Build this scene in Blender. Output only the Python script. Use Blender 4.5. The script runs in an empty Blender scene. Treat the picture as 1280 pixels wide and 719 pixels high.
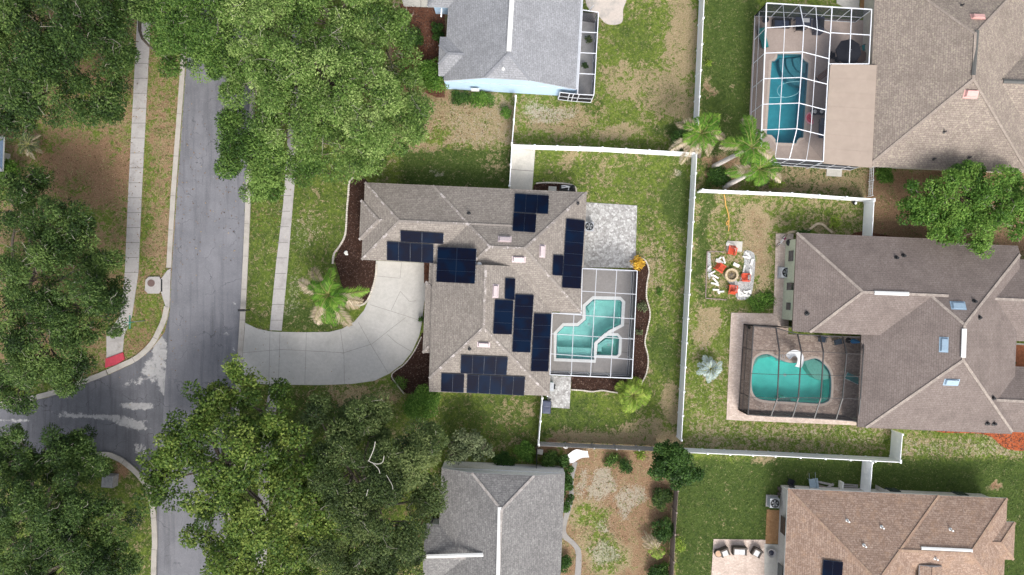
import bpy, bmesh, math, random
import numpy as np
from mathutils import Vector, Matrix
R = math.radians
rnd = random.Random(7)
scene = bpy.context.scene
COL = scene.collection

# ------------------------------------------------------------------ measures
H = 65.0            # flying height of the drone, metres
S = 12.8            # photo pixels per metre on the ground
CX, CY = 640.0, 359.5

def P(px, py, z=0.0):
    k = (1 - z / H) / S
    return ((px - CX) * k, (CY - py) * k, z)

def PP(pts, z=0.0):
    return [P(x, y, z) for x, y in pts]

def catmull(pts, n=6, closed=False):
    out = []
    m = len(pts)
    for i in range(m if closed else m - 1):
        if closed:
            p0, p1, p2, p3 = pts[i - 1], pts[i], pts[(i + 1) % m], pts[(i + 2) % m]
        else:
            p0, p1, p2, p3 = pts[max(i - 1, 0)], pts[i], pts[i + 1], pts[min(i + 2, m - 1)]
        for k in range(n):
            t = k / n
            out.append(tuple(0.5 * ((2 * b) + (c - a) * t + (2 * a - 5 * b + 4 * c - d) * t * t + (3 * b - a - 3 * c + d) * t ** 3)
                             for a, b, c, d in zip(p0, p1, p2, p3)))
    if not closed:
        out.append(tuple(pts[-1]))
    return out

# ------------------------------------------------------------------ objects
WLOC = {}

def thing(name, label, cat, loc, group=None):
    o = bpy.data.objects.new(name, None)
    o.empty_display_size = 0.3
    COL.objects.link(o)
    o.location = loc
    WLOC[o] = Vector(loc)
    o['label'] = label
    o['category'] = cat
    if group:
        o['group'] = group
    return o

def tag(o, label, cat, group=None):
    o['label'] = label
    o['category'] = cat
    if group:
        o['group'] = group
    return o

class MB:
    """collects geometry in world coordinates"""
    def __init__(self):
        self.v, self.f, self.m, self.uv = [], [], [], []

    def add(self, verts, faces, mat=0, uvs=None):
        b = len(self.v)
        self.v += [tuple(p) for p in verts]
        for i, f in enumerate(faces):
            self.f.append(tuple(b + k for k in f))
            self.m.append(mat)
            self.uv.append(uvs[i] if uvs else None)

    def box(self, c, size, rz=0.0, mat=0, rx=0.0, ry=0.0):
        hx, hy, hz = size[0] / 2, size[1] / 2, size[2] / 2
        M = Matrix.Rotation(rz, 3, 'Z') @ Matrix.Rotation(ry, 3, 'Y') @ Matrix.Rotation(rx, 3, 'X')
        vs = []
        for dx, dy, dz in ((-1, -1, -1), (1, -1, -1), (1, 1, -1), (-1, 1, -1), (-1, -1, 1), (1, -1, 1), (1, 1, 1), (-1, 1, 1)):
            p = M @ Vector((dx * hx, dy * hy, dz * hz))
            vs.append((c[0] + p.x, c[1] + p.y, c[2] + p.z))
        self.add(vs, [(3, 2, 1, 0), (4, 5, 6, 7), (0, 1, 5, 4), (1, 2, 6, 5), (2, 3, 7, 6), (3, 0, 4, 7)], mat)

    def bar(self, p, q, w, h=None, mat=0):
        """square bar from p to q"""
        h = h or w
        p, q = Vector(p), Vector(q)
        d = (q - p)
        if d.length < 1e-6:
            return
        d.normalize()
        up = Vector((0, 0, 1)) if abs(d.z) < 0.95 else Vector((1, 0, 0))
        s = d.cross(up).normalized()
        u = s.cross(d)
        vs = []
        for c in (p, q):
            for a, b in ((-1, -1), (1, -1), (1, 1), (-1, 1)):
                vs.append(c + s * (a * w / 2) + u * (b * h / 2))
        self.add(vs, [(3, 2, 1, 0), (4, 5, 6, 7), (0, 1, 5, 4), (1, 2, 6, 5), (2, 3, 7, 6), (3, 0, 4, 7)], mat)

    def tube(self, pts, rad, n=6, mat=0):
        pts = [Vector(p) for p in pts]
        if not isinstance(rad, (list, tuple)):
            rad = [rad] * len(pts)
        vs, fs = [], []
        for i, p in enumerate(pts):
            d = (pts[min(i + 1, len(pts) - 1)] - pts[max(i - 1, 0)])
            d = d.normalized() if d.length > 1e-9 else Vector((0, 0, 1))
            ref = Vector((0, 0, 1)) if abs(d.z) < 0.9 else Vector((1, 0, 0))
            s = d.cross(ref).normalized()
            u = s.cross(d)
            for k in range(n):
                a = 2 * math.pi * k / n
                vs.append(p + (s * math.cos(a) + u * math.sin(a)) * rad[i])
        for i in range(len(pts) - 1):
            for k in range(n):
                fs.append((i * n + k, i * n + (k + 1) % n, (i + 1) * n + (k + 1) % n, (i + 1) * n + k))
        fs.append(tuple(range(n))[::-1])
        fs.append(tuple((len(pts) - 1) * n + k for k in range(n)))
        self.add(vs, fs, mat)

    def prism(self, poly, z0, z1, mat=0):
        """closed prism over an xy polygon; z0, z1 may be callables"""
        a = sum(p[0] * q[1] - q[0] * p[1] for p, q in zip(poly, poly[1:] + poly[:1]))
        if a < 0:
            poly = poly[::-1]
        n = len(poly)
        zz0 = z0 if callable(z0) else (lambda x, y: z0)
        zz1 = z1 if callable(z1) else (lambda x, y: z1)
        vs = [(p[0], p[1], zz0(p[0], p[1])) for p in poly] + [(p[0], p[1], zz1(p[0], p[1])) for p in poly]
        fs = [tuple(range(n))[::-1], tuple(range(n, 2 * n))]
        fs += [(i, (i + 1) % n, n + (i + 1) % n, n + i) for i in range(n)]
        self.add(vs, fs, mat)

    def lathe(self, c, prof, n=16, mat=0):
        vs, fs = [], []
        for r, z in prof:
            for k in range(n):
                a = 2 * math.pi * k / n
                vs.append((c[0] + r * math.cos(a), c[1] + r * math.sin(a), c[2] + z))
        for i in range(len(prof) - 1):
            for k in range(n):
                fs.append((i * n + k, i * n + (k + 1) % n, (i + 1) * n + (k + 1) % n, (i + 1) * n + k))
        fs.append(tuple(range(n))[::-1])
        fs.append(tuple((len(prof) - 1) * n + k for k in range(n)))
        self.add(vs, fs, mat)

    def strip(self, pts, w, z0, z1, mat=0, closed=False):
        """rectangular section swept along an xy polyline (kerbs, copings)"""
        n = len(pts)
        L, Rr = [], []
        for i in range(n):
            if closed:
                a, b = pts[i - 1], pts[(i + 1) % n]
            else:
                a, b = pts[max(i - 1, 0)], pts[min(i + 1, n - 1)]
            dx, dy = b[0] - a[0], b[1] - a[1]
            l = math.hypot(dx, dy) or 1
            nx, ny = -dy / l, dx / l
            x, y = pts[i][0], pts[i][1]
            L.append((x + nx * w / 2, y + ny * w / 2))
            Rr.append((x - nx * w / 2, y - ny * w / 2))
        vs = []
        for i in range(n):
            vs += [(*L[i], z0), (*Rr[i], z0), (*Rr[i], z1), (*L[i], z1)]
        fs = []
        for i in range(n if closed else n - 1):
            j = (i + 1) % n
            a, b = i * 4, j * 4
            for k in range(4):
                fs.append((a + k, a + (k + 1) % 4, b + (k + 1) % 4, b + k))
        if not closed:
            fs += [(0, 3, 2, 1), tuple((n - 1) * 4 + k for k in (0, 1, 2, 3))]
        self.add(vs, fs, mat)

    def build(self, name, mats, parent=None, smooth=False, origin=None):
        if not isinstance(mats, (list, tuple)):
            mats = [mats]
        base = WLOC[parent] if parent is not None else Vector(origin or (0, 0, 0))
        me = bpy.data.meshes.new(name)
        vs = np.array(self.v, dtype=np.float64).reshape(-1, 3) - np.array(base)
        me.from_pydata(vs.tolist(), [], self.f)
        for m in mats:
            me.materials.append(m)
        if len(mats) > 1:
            me.polygons.foreach_set('material_index', self.m)
        if any(u is not None for u in self.uv):
            lay = me.uv_layers.new(name='UVMap')
            flat = []
            for f, u in zip(self.f, self.uv):
                flat += list(u) if u is not None else [(0, 0)] * len(f)
            lay.data.foreach_set('uv', [c for p in flat for c in p])
        if smooth:
            me.polygons.foreach_set('use_smooth', [True] * len(me.polygons))
        me.validate()
        me.update()
        o = bpy.data.objects.new(name, me)
        COL.objects.link(o)
        WLOC[o] = Vector(base)
        if parent is not None:
            o.parent = parent
        else:
            o.location = base
        return o

def structure(o):
    o['kind'] = 'structure'
    return o

def copy_tree(o, parent=None):
    c = o.copy()
    COL.objects.link(c)
    if parent is not None:
        c.parent = parent
    for ch in list(o.children):
        copy_tree(ch, c)
    return c

# ------------------------------------------------------------------ materials
class NT:
    def __init__(self, name):
        self.mat = bpy.data.materials.new(name)
        self.mat.use_nodes = True
        self.t = self.mat.node_tree
        self.b = self.t.nodes['Principled BSDF']
        self.out = self.t.nodes['Material Output']
        self._pos = None

    def n(self, typ, **kw):
        nd = self.t.nodes.new(typ)
        for k, v in kw.items():
            setattr(nd, k, v)
        return nd

    def link(self, a, b):
        self.t.links.new(a, b)

    def put(self, sock, val):
        if isinstance(val, bpy.types.NodeSocket):
            self.link(val, sock)
        elif isinstance(val, (tuple, list)) and len(val) == 3 and sock.type == 'RGBA':
            sock.default_value = (*val, 1)
        else:
            sock.default_value = val

    @property
    def pos(self):
        if self._pos is None:
            self._pos = self.n('ShaderNodeNewGeometry').outputs['Position']
        return self._pos

    def noise(self, scale, detail=4, rough=0.6, vec=None, dist=0.0):
        nd = self.n('ShaderNodeTexNoise')
        nd.inputs['Scale'].default_value = scale
        nd.inputs['Detail'].default_value = detail
        nd.inputs['Roughness'].default_value = rough
        nd.inputs['Distortion'].default_value = dist
        self.link(vec if vec is not None else self.pos, nd.inputs['Vector'])
        return nd.outputs['Fac']

    def scaled(self, vec, s):
        nd = self.n('ShaderNodeMapping')
        nd.inputs['Scale'].default_value = s
        self.link(vec, nd.inputs['Vector'])
        return nd.outputs['Vector']

    def ramp(self, fac, stops, interp='LINEAR'):
        nd = self.n('ShaderNodeValToRGB')
        cr = nd.color_ramp
        cr.interpolation = interp
        while len(cr.elements) < len(stops):
            cr.elements.new(0.5)
        for e, (p, c) in zip(cr.elements, stops):
            e.position = p
            e.color = (*c, 1) if len(c) == 3 else c
        self.link(fac, nd.inputs['Fac'])
        return nd.outputs['Color']

    def mix(self, fac, a, b, mode='MIX'):
        nd = self.n('ShaderNodeMix', data_type='RGBA', blend_type=mode)
        self.put(nd.inputs[0], fac)
        self.put(nd.inputs[6], a)
        self.put(nd.inputs[7], b)
        return nd.outputs[2]

    def math(self, op, a, b=0.0, clamp=False):
        nd = self.n('ShaderNodeMath', operation=op, use_clamp=clamp)
        self.put(nd.inputs[0], a)
        self.put(nd.inputs[1], b)
        return nd.outputs[0]

    def step(self, v, lo, hi):
        nd = self.n('ShaderNodeMapRange', interpolation_type='SMOOTHSTEP')
        self.put(nd.inputs['Value'], v)
        nd.inputs['From Min'].default_value = lo
        nd.inputs['From Max'].default_value = hi
        return nd.outputs['Result']

    def attr(self, name):
        return self.n('ShaderNodeAttribute', attribute_name=name)

    def bump(self, h, strength=0.3, dist=0.05):
        nd = self.n('ShaderNodeBump')
        nd.inputs['Strength'].default_value = strength
        nd.inputs['Distance'].default_value = dist
        self.link(h, nd.inputs['Height'])
        self.link(nd.outputs['Normal'], self.b.inputs['Normal'])

    def done(self, col, rough=0.9, spec=0.2, metal=0.0):
        self.put(self.b.inputs['Base Color'], col)
        self.put(self.b.inputs['Roughness'], rough)
        self.b.inputs['Specular IOR Level'].default_value = spec
        self.b.inputs['Metallic'].default_value = metal
        return self.mat

def plain(name, col, rough=0.7, spec=0.3, var=0.12, scale=6.0, metal=0.0, big=0.0):
    """one colour with small real wear"""
    t = NT(name)
    f = t.noise(scale, 4)
    lo = tuple(c * (1 - var) for c in col)
    hi = tuple(min(1, c * (1 + var)) for c in col)
    c = t.ramp(f, [(0.3, lo), (0.7, hi)])
    if big:
        g = t.noise(0.6, 5, 0.65)
        c = t.mix(t.math('MULTIPLY', t.step(g, 0.42, 0.68), big), c, tuple(x * 0.55 for x in col))
    t.bump(f, 0.12, 0.02)
    return t.done(c, rough, spec, metal)

def shingle(name, c1, c2, pale, streak=0.35, row=0.19, warm=None):
    t = NT(name)
    uv = t.n('ShaderNodeUVMap').outputs['UV']
    br = t.n('ShaderNodeTexBrick')
    br.offset = 0.37
    br.inputs['Scale'].default_value = 1.0
    br.inputs['Brick Width'].default_value = 0.34
    br.inputs['Row Height'].default_value = row
    br.inputs['Mortar Size'].default_value = 0.012
    br.inputs['Bias'].default_value = -0.1
    t.put(br.inputs['Color1'], c1)
    t.put(br.inputs['Color2'], c2)
    t.put(br.inputs['Mortar'], tuple(c * 0.6 for c in c1))
    t.link(uv, br.inputs['Vector'])
    n1 = t.noise(0.55, 5, 0.65)
    n2 = t.noise(1.0, 3, 0.6, vec=t.scaled(uv, (2.2, 0.35, 1)))
    n3 = t.noise(5.5, 3, 0.7)
    c = t.mix(t.math('MULTIPLY', t.step(n3, 0.50, 0.66), 0.55), br.outputs['Color'], pale)
    c = t.mix(t.math('MULTIPLY', t.step(n1, 0.40, 0.70), streak), c, tuple(x * 0.62 for x in c1))
    c = t.mix(t.math('MULTIPLY', t.step(n2, 0.50, 0.75), streak), c, tuple(x * 0.66 for x in c2))
    if warm:
        c = t.mix(t.math('MULTIPLY', t.step(t.noise(0.9, 4, 0.7), 0.5, 0.7), 0.5), c, warm)
    fine = t.noise(16, 2, 0.7)
    c = t.mix(0.52, c, t.ramp(fine, [(0.25, (0.25, 0.25, 0.25)), (0.75, (0.78, 0.77, 0.75))]), 'OVERLAY')
    t.bump(t.math('ADD', br.outputs['Fac'], t.math('MULTIPLY', fine, 0.6)), 0.35, 0.02)
    return t.done(c, 0.95, 0.1)

def concrete(name, base, dirt, amount=0.45, scale=1.0):
    t = NT(name)
    n1 = t.noise(0.45 * scale, 6, 0.68)
    n2 = t.noise(3.5 * scale, 5, 0.65, dist=0.4)
    n3 = t.noise(24, 2, 0.6)
    c = t.ramp(n2, [(0.25, tuple(x * 0.86 for x in base)), (0.6, base), (0.85, tuple(min(1, x * 1.1) for x in base))])
    c = t.mix(t.math('MULTIPLY', t.step(n1, 0.45, 0.72), amount), c, dirt)
    c = t.mix(0.3, c, t.ramp(n3, [(0.3, (0.35, 0.35, 0.35)), (0.7, (0.65, 0.65, 0.65))]), 'OVERLAY')
    t.bump(n3, 0.2, 0.01)
    return t.done(c, 0.9, 0.2)

def pavers(name, cols, size=0.22, joint=(0.2, 0.18, 0.16), stretch=1.0):
    t = NT(name)
    v = t.n('ShaderNodeTexVoronoi', feature='F1')
    v.inputs['Scale'].default_value = 1 / size
    vec = t.scaled(t.pos, (1, stretch, 1))
    t.link(vec, v.inputs['Vector'])
    e = t.n('ShaderNodeTexVoronoi', feature='DISTANCE_TO_EDGE')
    e.inputs['Scale'].default_value = 1 / size
    t.link(vec, e.inputs['Vector'])
    sep = t.n('ShaderNodeSeparateColor')
    t.link(v.outputs['Color'], sep.inputs['Color'])
    k = len(cols) - 1
    c = t.ramp(sep.outputs['Red'], [(i / k, col) for i, col in enumerate(cols)], 'LINEAR')
    c = t.mix(t.step(e.outputs['Distance'], 0.07, 0.0), c, joint)
    n1 = t.noise(0.7, 5)
    c = t.mix(t.math('MULTIPLY', t.step(n1, 0.45, 0.7), 0.3), c, tuple(x * 0.6 for x in cols[0]))
    t.bump(t.step(e.outputs['Distance'], 0.0, 0.1), 0.3, 0.02)
    return t.done(c, 0.9, 0.15)

def mulch(name, a, b, fleck):
    t = NT(name)
    n1 = t.noise(5, 6, 0.8, dist=1.0)
    n2 = t.noise(1.2, 4)
    n3 = t.noise(20, 3, 0.7, dist=1.5)
    c = t.ramp(n1, [(0.3, a), (0.7, b)])
    c = t.mix(t.step(n3, 0.62, 0.7), c, fleck)
    c = t.mix(t.math('MULTIPLY', t.step(n2, 0.45, 0.7), 0.4), c, a)
    t.bump(t.math('ADD', n1, n3), 1.0, 0.08)
    return t.done(c, 1.0, 0.05)

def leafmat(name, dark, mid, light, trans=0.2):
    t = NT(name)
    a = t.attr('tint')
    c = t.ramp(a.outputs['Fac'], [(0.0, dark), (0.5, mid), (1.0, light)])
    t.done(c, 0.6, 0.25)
    tr = t.n('ShaderNodeBsdfTranslucent')
    t.link(t.mix(0.5, c, tuple(min(1, x * 1.3) for x in light)), tr.inputs['Color'])
    mx = t.n('ShaderNodeMixShader')
    mx.inputs[0].default_value = trans
    t.link(t.b.outputs[0], mx.inputs[1])
    t.link(tr.outputs[0], mx.inputs[2])
    t.link(mx.outputs[0], t.out.inputs['Surface'])
    return t.mat

def screenmat(name, col, base=0.10):
    """insect mesh: holes and dark threads, denser when seen along the sheet"""
    t = NT(name)
    t.done(col, 0.7, 0.2)
    lw = t.n('ShaderNodeLayerWeight')
    lw.inputs['Blend'].default_value = 0.5
    fac = t.math('ADD', t.math('MULTIPLY', t.math('POWER', lw.outputs['Facing'], 1.3), 1.05), base, clamp=True)
    tr = t.n('ShaderNodeBsdfTransparent')
    mx = t.n('ShaderNodeMixShader')
    t.link(fac, mx.inputs[0])
    t.link(tr.outputs[0], mx.inputs[1])
    t.link(t.b.outputs[0], mx.inputs[2])
    t.link(mx.outputs[0], t.out.inputs['Surface'])
    return t.mat

def watermat(name, tint):
    t = NT(name)
    tr = t.n('ShaderNodeBsdfTransparent')
    t.put(tr.inputs['Color'], tint)
    gl = t.n('ShaderNodeBsdfGlossy')
    gl.inputs['Roughness'].default_value = 0.04
    bp = t.n('ShaderNodeBump')
    bp.inputs['Strength'].default_value = 0.07
    bp.inputs['Distance'].default_value = 0.05
    t.link(t.noise(2.2, 3, 0.6), bp.inputs['Height'])
    t.link(bp.outputs['Normal'], gl.inputs['Normal'])
    fr = t.n('ShaderNodeFresnel')
    fr.inputs['IOR'].default_value = 1.33
    t.link(bp.outputs['Normal'], fr.inputs['Normal'])
    mx = t.n('ShaderNodeMixShader')
    t.link(fr.outputs[0], mx.inputs[0])
    t.link(tr.outputs[0], mx.inputs[1])
    t.link(gl.outputs[0], mx.inputs[2])
    t.link(mx.outputs[0], t.out.inputs['Surface'])
    return t.mat

M = {}
M['roof_main'] = shingle('main_house_shingles', (0.215, 0.190, 0.170), (0.285, 0.255, 0.228), (0.36, 0.33, 0.29), 0.22)
M['roof_blue'] = shingle('slate_grey_shingles', (0.250, 0.256, 0.274), (0.305, 0.312, 0.333), (0.36, 0.37, 0.39), 0.35)
M['roof_big'] = shingle('weathered_tan_shingles', (0.235, 0.195, 0.170), (0.315, 0.265, 0.228), (0.42, 0.38, 0.29), 0.35)
M['roof_brown'] = shingle('faded_brown_shingles', (0.188, 0.155, 0.142), (0.220, 0.184, 0.169), (0.25, 0.215, 0.195), 0.45)
M['roof_tan'] = shingle('reddish_tan_shingles', (0.255, 0.175, 0.135), (0.36, 0.262, 0.205), (0.45, 0.355, 0.295), 0.22, warm=(0.37, 0.245, 0.165))
M['roof_grey'] = shingle('mid_grey_shingles', (0.170, 0.165, 0.165), (0.235, 0.230, 0.225), (0.34, 0.335, 0.325), 0.3)
M['cap_main'] = None
def capmat(name, base, pale, thr):
    t = NT(name)
    c = t.mix(t.step(t.noise(2.0, 3, 0.8), thr, thr + 0.05), base, pale)
    c = t.mix(0.5, c, t.ramp(t.noise(14, 2), [(0.3, (0.3, 0.3, 0.3)), (0.7, (0.7, 0.7, 0.7))]), 'OVERLAY')
    return t.done(c, 0.95, 0.1)
M['cap_main'] = capmat('worn_ridge_caps', (0.250, 0.223, 0.20), (0.44, 0.40, 0.38), 0.55)
M['cap_blue'] = capmat('slate_ridge_caps', (0.225, 0.232, 0.25), (0.30, 0.30, 0.32), 0.6)
M['cap_big'] = capmat('tan_ridge_caps', (0.285, 0.24, 0.205), (0.34, 0.29, 0.25), 0.55)
M['cap_brown'] = capmat('pale_ridge_caps', (0.29, 0.25, 0.22), (0.36, 0.31, 0.27), 0.5)
M['cap_tan'] = capmat('orange_tan_ridge_caps', (0.305, 0.208, 0.155), (0.35, 0.25, 0.18), 0.5)
M['cap_grey'] = capmat('grey_ridge_caps', (0.30, 0.275, 0.255), (0.38, 0.35, 0.33), 0.5)
M['fascia'] = plain('fascia_paint', (0.52, 0.47, 0.42), 0.6)
M['fascia_white'] = plain('white_fascia', (0.74, 0.74, 0.73), 0.5)
M['fascia_dark'] = plain('brown_fascia', (0.17, 0.13, 0.11), 0.6)
M['wall_cream'] = plain('cream_stucco', (0.60, 0.56, 0.48), 0.9, big=0.3)
M['wall_blue'] = plain('pale_blue_stucco', (0.46, 0.62, 0.80), 0.85, big=0.15, var=0.06)
M['wall_white'] = plain('offwhite_stucco', (0.68, 0.67, 0.64), 0.9, big=0.25)
M['wall_green'] = plain('sage_stucco', (0.50, 0.54, 0.42), 0.9, big=0.3)
M['wall_grey'] = plain('light_grey_stucco', (0.52, 0.50, 0.47), 0.9, big=0.25)
M['white'] = plain('white_vinyl', (0.89, 0.90, 0.91), 0.45, 0.4, var=0.03, scale=2)
M['vent_white'] = plain('white_ridge_vent', (0.70, 0.70, 0.68), 0.5, 0.4, var=0.05)
M['grey_wood'] = plain('weathered_fence_board', (0.36, 0.34, 0.325), 0.95, 0.1, var=0.3, scale=9, big=0.35)
M['brown_wood'] = plain('brown_fence_board', (0.27, 0.215, 0.19), 0.95, 0.1, var=0.35, scale=9, big=0.4)
M['black_metal'] = plain('black_metal', (0.018, 0.018, 0.02), 0.45, 0.5, var=0.2)
M['dark_bronze'] = plain('dark_bronze_aluminium', (0.045, 0.042, 0.042), 0.45, 0.5, var=0.1)
M['white_metal'] = plain('white_aluminium', (0.74, 0.76, 0.80), 0.4, 0.5, var=0.03)
M['cream_metal'] = plain('tan_roof_panel', (0.345, 0.28, 0.23), 0.6, 0.3, var=0.05, scale=1.5, big=0.12)
M['galv'] = plain('galvanised_steel', (0.42, 0.44, 0.46), 0.4, 0.5, var=0.15, metal=0.4)
M['pink_vent'] = plain('faded_pink_vent', (0.62, 0.36, 0.33), 0.7, var=0.1)
M['lilac_vent'] = plain('faded_lilac_vent', (0.50, 0.425, 0.43), 0.7, var=0.08)
M['blue_vent'] = plain('blue_grey_vent', (0.27, 0.37, 0.46), 0.5, 0.4, var=0.1)
M['dark_vent'] = plain('dark_ridge_vent', (0.10, 0.10, 0.095), 0.6)
M['black'] = plain('black_plastic', (0.014, 0.015, 0.017), 0.5, 0.4)
M['navy'] = plain('navy_plastic', (0.022, 0.026, 0.048), 0.4, 0.5)
M['window'] = plain('dark_window_glass', (0.03, 0.04, 0.05), 0.08, 0.6, var=0.1)
M['concrete'] = concrete('driveway_concrete', (0.47, 0.455, 0.425), (0.35, 0.335, 0.31), 0.6)
M['walk'] = concrete('sidewalk_concrete', (0.40, 0.38, 0.365), (0.24, 0.225, 0.215), 0.65, 1.6)
M['kerb'] = concrete('kerb_concrete', (0.42, 0.39, 0.35), (0.25, 0.23, 0.20), 0.6, 2)
M['slab'] = concrete('pale_slab_concrete', (0.52, 0.50, 0.45), (0.33, 0.32, 0.29), 0.6, 1.5)
M['joint'] = plain('dark_joint', (0.17, 0.165, 0.155), 0.95, 0.05)
M['deck_grey'] = concrete('grey_pool_deck', (0.335, 0.315, 0.30), (0.235, 0.22, 0.21), 0.45, 1.2)
M['deck_tan'] = concrete('tan_pool_deck', (0.46, 0.375, 0.325), (0.36, 0.29, 0.25), 0.4)
M['paver_pale'] = pavers('pale_patio_pavers', [(0.27, 0.26, 0.25), (0.38, 0.37, 0.355), (0.46, 0.455, 0.44), (0.58, 0.575, 0.56)], 0.20, (0.25, 0.24, 0.23))
M['paver_pink'] = pavers('pink_pool_pavers', [(0.31, 0.235, 0.195), (0.41, 0.32, 0.27), (0.50, 0.41, 0.35)], 0.24, (0.24, 0.19, 0.16), 1.7)
M['paver_peach'] = pavers('peach_border_pavers', [(0.50, 0.40, 0.335), (0.58, 0.47, 0.40), (0.64, 0.54, 0.47)], 0.24, (0.42, 0.33, 0.28), 1.7)
M['mulch'] = mulch('dark_bark_mulch', (0.030, 0.017, 0.013), (0.085, 0.046, 0.034), (0.15, 0.10, 0.08))
M['mulch_red'] = mulch('red_bark_mulch', (0.10, 0.045, 0.028), (0.22, 0.10, 0.065), (0.30, 0.19, 0.14))
M['mulch_orange'] = mulch('orange_bark_mulch', (0.36, 0.085, 0.035), (0.60, 0.17, 0.075), (0.60, 0.28, 0.17))
M['straw'] = mulch('pine_straw', (0.32, 0.17, 0.08), (0.54, 0.33, 0.17), (0.62, 0.44, 0.26))
M['edging'] = plain('pale_edging_block', (0.56, 0.51, 0.44), 0.9, var=0.25, scale=3)
M['red_chair'] = plain('faded_red_plastic', (0.55, 0.075, 0.035), 0.5, 0.4, var=0.15)
M['log'] = plain('bleached_white_block', (0.72, 0.71, 0.66), 0.9, var=0.1)
M['stone_ring'] = plain('sandstone_block', (0.52, 0.42, 0.28), 0.9, var=0.2)
M['gravel'] = pavers('grey_gravel', [(0.25, 0.25, 0.25), (0.40, 0.40, 0.39), (0.55, 0.55, 0.54)], 0.08, (0.2, 0.2, 0.19))
M['ash'] = plain('fire_pit_ash', (0.25, 0.20, 0.12), 1.0, 0.05, var=0.35, scale=12)
M['bark'] = plain('oak_bark', (0.16, 0.135, 0.11), 0.95, 0.1, var=0.3, scale=12)
M['twig'] = plain('pale_twig', (0.36, 0.33, 0.28), 0.95, 0.1, var=0.25, scale=5)
M['teal_fabric'] = plain('teal_fabric', (0.02, 0.24, 0.24), 0.8)
M['blue_fabric'] = plain('blue_fabric', (0.015, 0.16, 0.42), 0.8)
M['black_fabric'] = plain('black_canvas', (0.020, 0.021, 0.026), 0.85, 0.1)
M['cushion'] = plain('pale_cushion', (0.62, 0.62, 0.62), 0.9, 0.1, var=0.06)
M['wicker'] = plain('brown_wicker', (0.085, 0.07, 0.06), 0.8, var=0.3, scale=20)
M['hose'] = plain('yellow_hose_rubber', (0.60, 0.34, 0.10), 0.5)
M['coping_white'] = plain('white_coping', (0.70, 0.71, 0.70), 0.7, var=0.06)
M['coping_tan'] = plain('tan_coping', (0.50, 0.42, 0.36), 0.8, var=0.08)
M['basin_teal'] = plain('teal_plaster', (0.56, 0.80, 0.76), 0.8, var=0.12, scale=1.2)
M['basin_blue'] = plain('deep_blue_plaster', (0.09, 0.40, 0.50), 0.8, var=0.12, scale=1.2)
M['basin_green'] = plain('green_plaster', (0.20, 0.74, 0.67), 0.8, var=0.1, scale=1.2)
M['water'] = watermat('pool_water', (0.72, 0.93, 0.92))
M['screen_w'] = screenmat('charcoal_screen', (0.035, 0.04, 0.055), 0.07)
M['screen_d'] = screenmat('dense_dark_screen', (0.028, 0.026, 0.03), 0.12)

M['drive_joint'] = plain('driveway_joint', (0.29, 0.28, 0.26), 0.95, 0.05)
# ------------------------------------------------------------------ ground
POOL_MAIN = [(695.8, 417), (705, 407.5), (722.5, 407.5), (731.7, 399.5), (731.7, 383), (741.7, 374), (774.5, 374.7), (777.7, 378), (776.2, 405.5),
             (761, 413.5), (743.5, 427.5), (742, 449.8), (695.2, 448)]
SPA = [(745.5, 430.2), (757, 419.5), (771, 419.5), (774.3, 423), (773.2, 442), (770.5, 445), (744.6, 444)]
def _scoop():
    c = []
    c += [(972, 67.5), (1001.5, 67.5)]
    c += [(1003.0, 72), (1006, 76), (1010.8, 79)]
    c += [(1004.2, 172)]
    c += [(999.5, 173), (996.5, 176), (995, 180)]
    c += [(969.5, 179)]
    c += [(968.5, 174.5), (964, 169.5), (957.5, 167.7)]
    c += [(963.7, 77)]
    c += [(968, 76), (970.5, 72.5)]
    return c
POOL_BLUE = _scoop()
POOL_KIDNEY = catmull([(941.7, 453), (948, 444.6), (960, 442.3), (972, 448), (987.5, 453), (1003, 451.5), (1018.5, 447.5), (1028, 452.5), (1038.3, 467),
                       (1038.3, 496), (1031.5, 503.8), (1020, 505), (991.7, 503), (954, 500.5), (941.5, 493), (938.5, 476)], 4, True)

def grow(poly, d):
    """offset a closed xy polygon outward by d"""
    a = sum(p[0] * q[1] - q[0] * p[1] for p, q in zip(poly, poly[1:] + poly[:1]))
    sg = 1 if a > 0 else -1
    n = len(poly)
    out = []
    for i in range(n):
        p0, p1, p2 = poly[i - 1], poly[i], poly[(i + 1) % n]
        d1 = Vector((p1[0] - p0[0], p1[1] - p0[1])).normalized()
        d2 = Vector((p2[0] - p1[0], p2[1] - p1[1])).normalized()
        n1, n2 = Vector((d1.y, -d1.x)) * sg, Vector((d2.y, -d2.x)) * sg
        m = (n1 + n2)
        l = max(m.length_squared, 0.4)
        m = m * (2 / l)
        out.append((p1[0] + m.x * d, p1[1] + m.y * d))
    return out

def inside(poly, x, y):
    """vectorised point in polygon"""
    r = np.zeros(x.shape, bool)
    n = len(poly)
    for i in range(n):
        x1, y1 = poly[i][:2]
        x2, y2 = poly[(i + 1) % n][:2]
        if y1 == y2:
            continue
        c = ((y1 > y) != (y2 > y)) & (x < (x2 - x1) * (y - y1) / (y2 - y1) + x1)
        r ^= c
    return r

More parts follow.
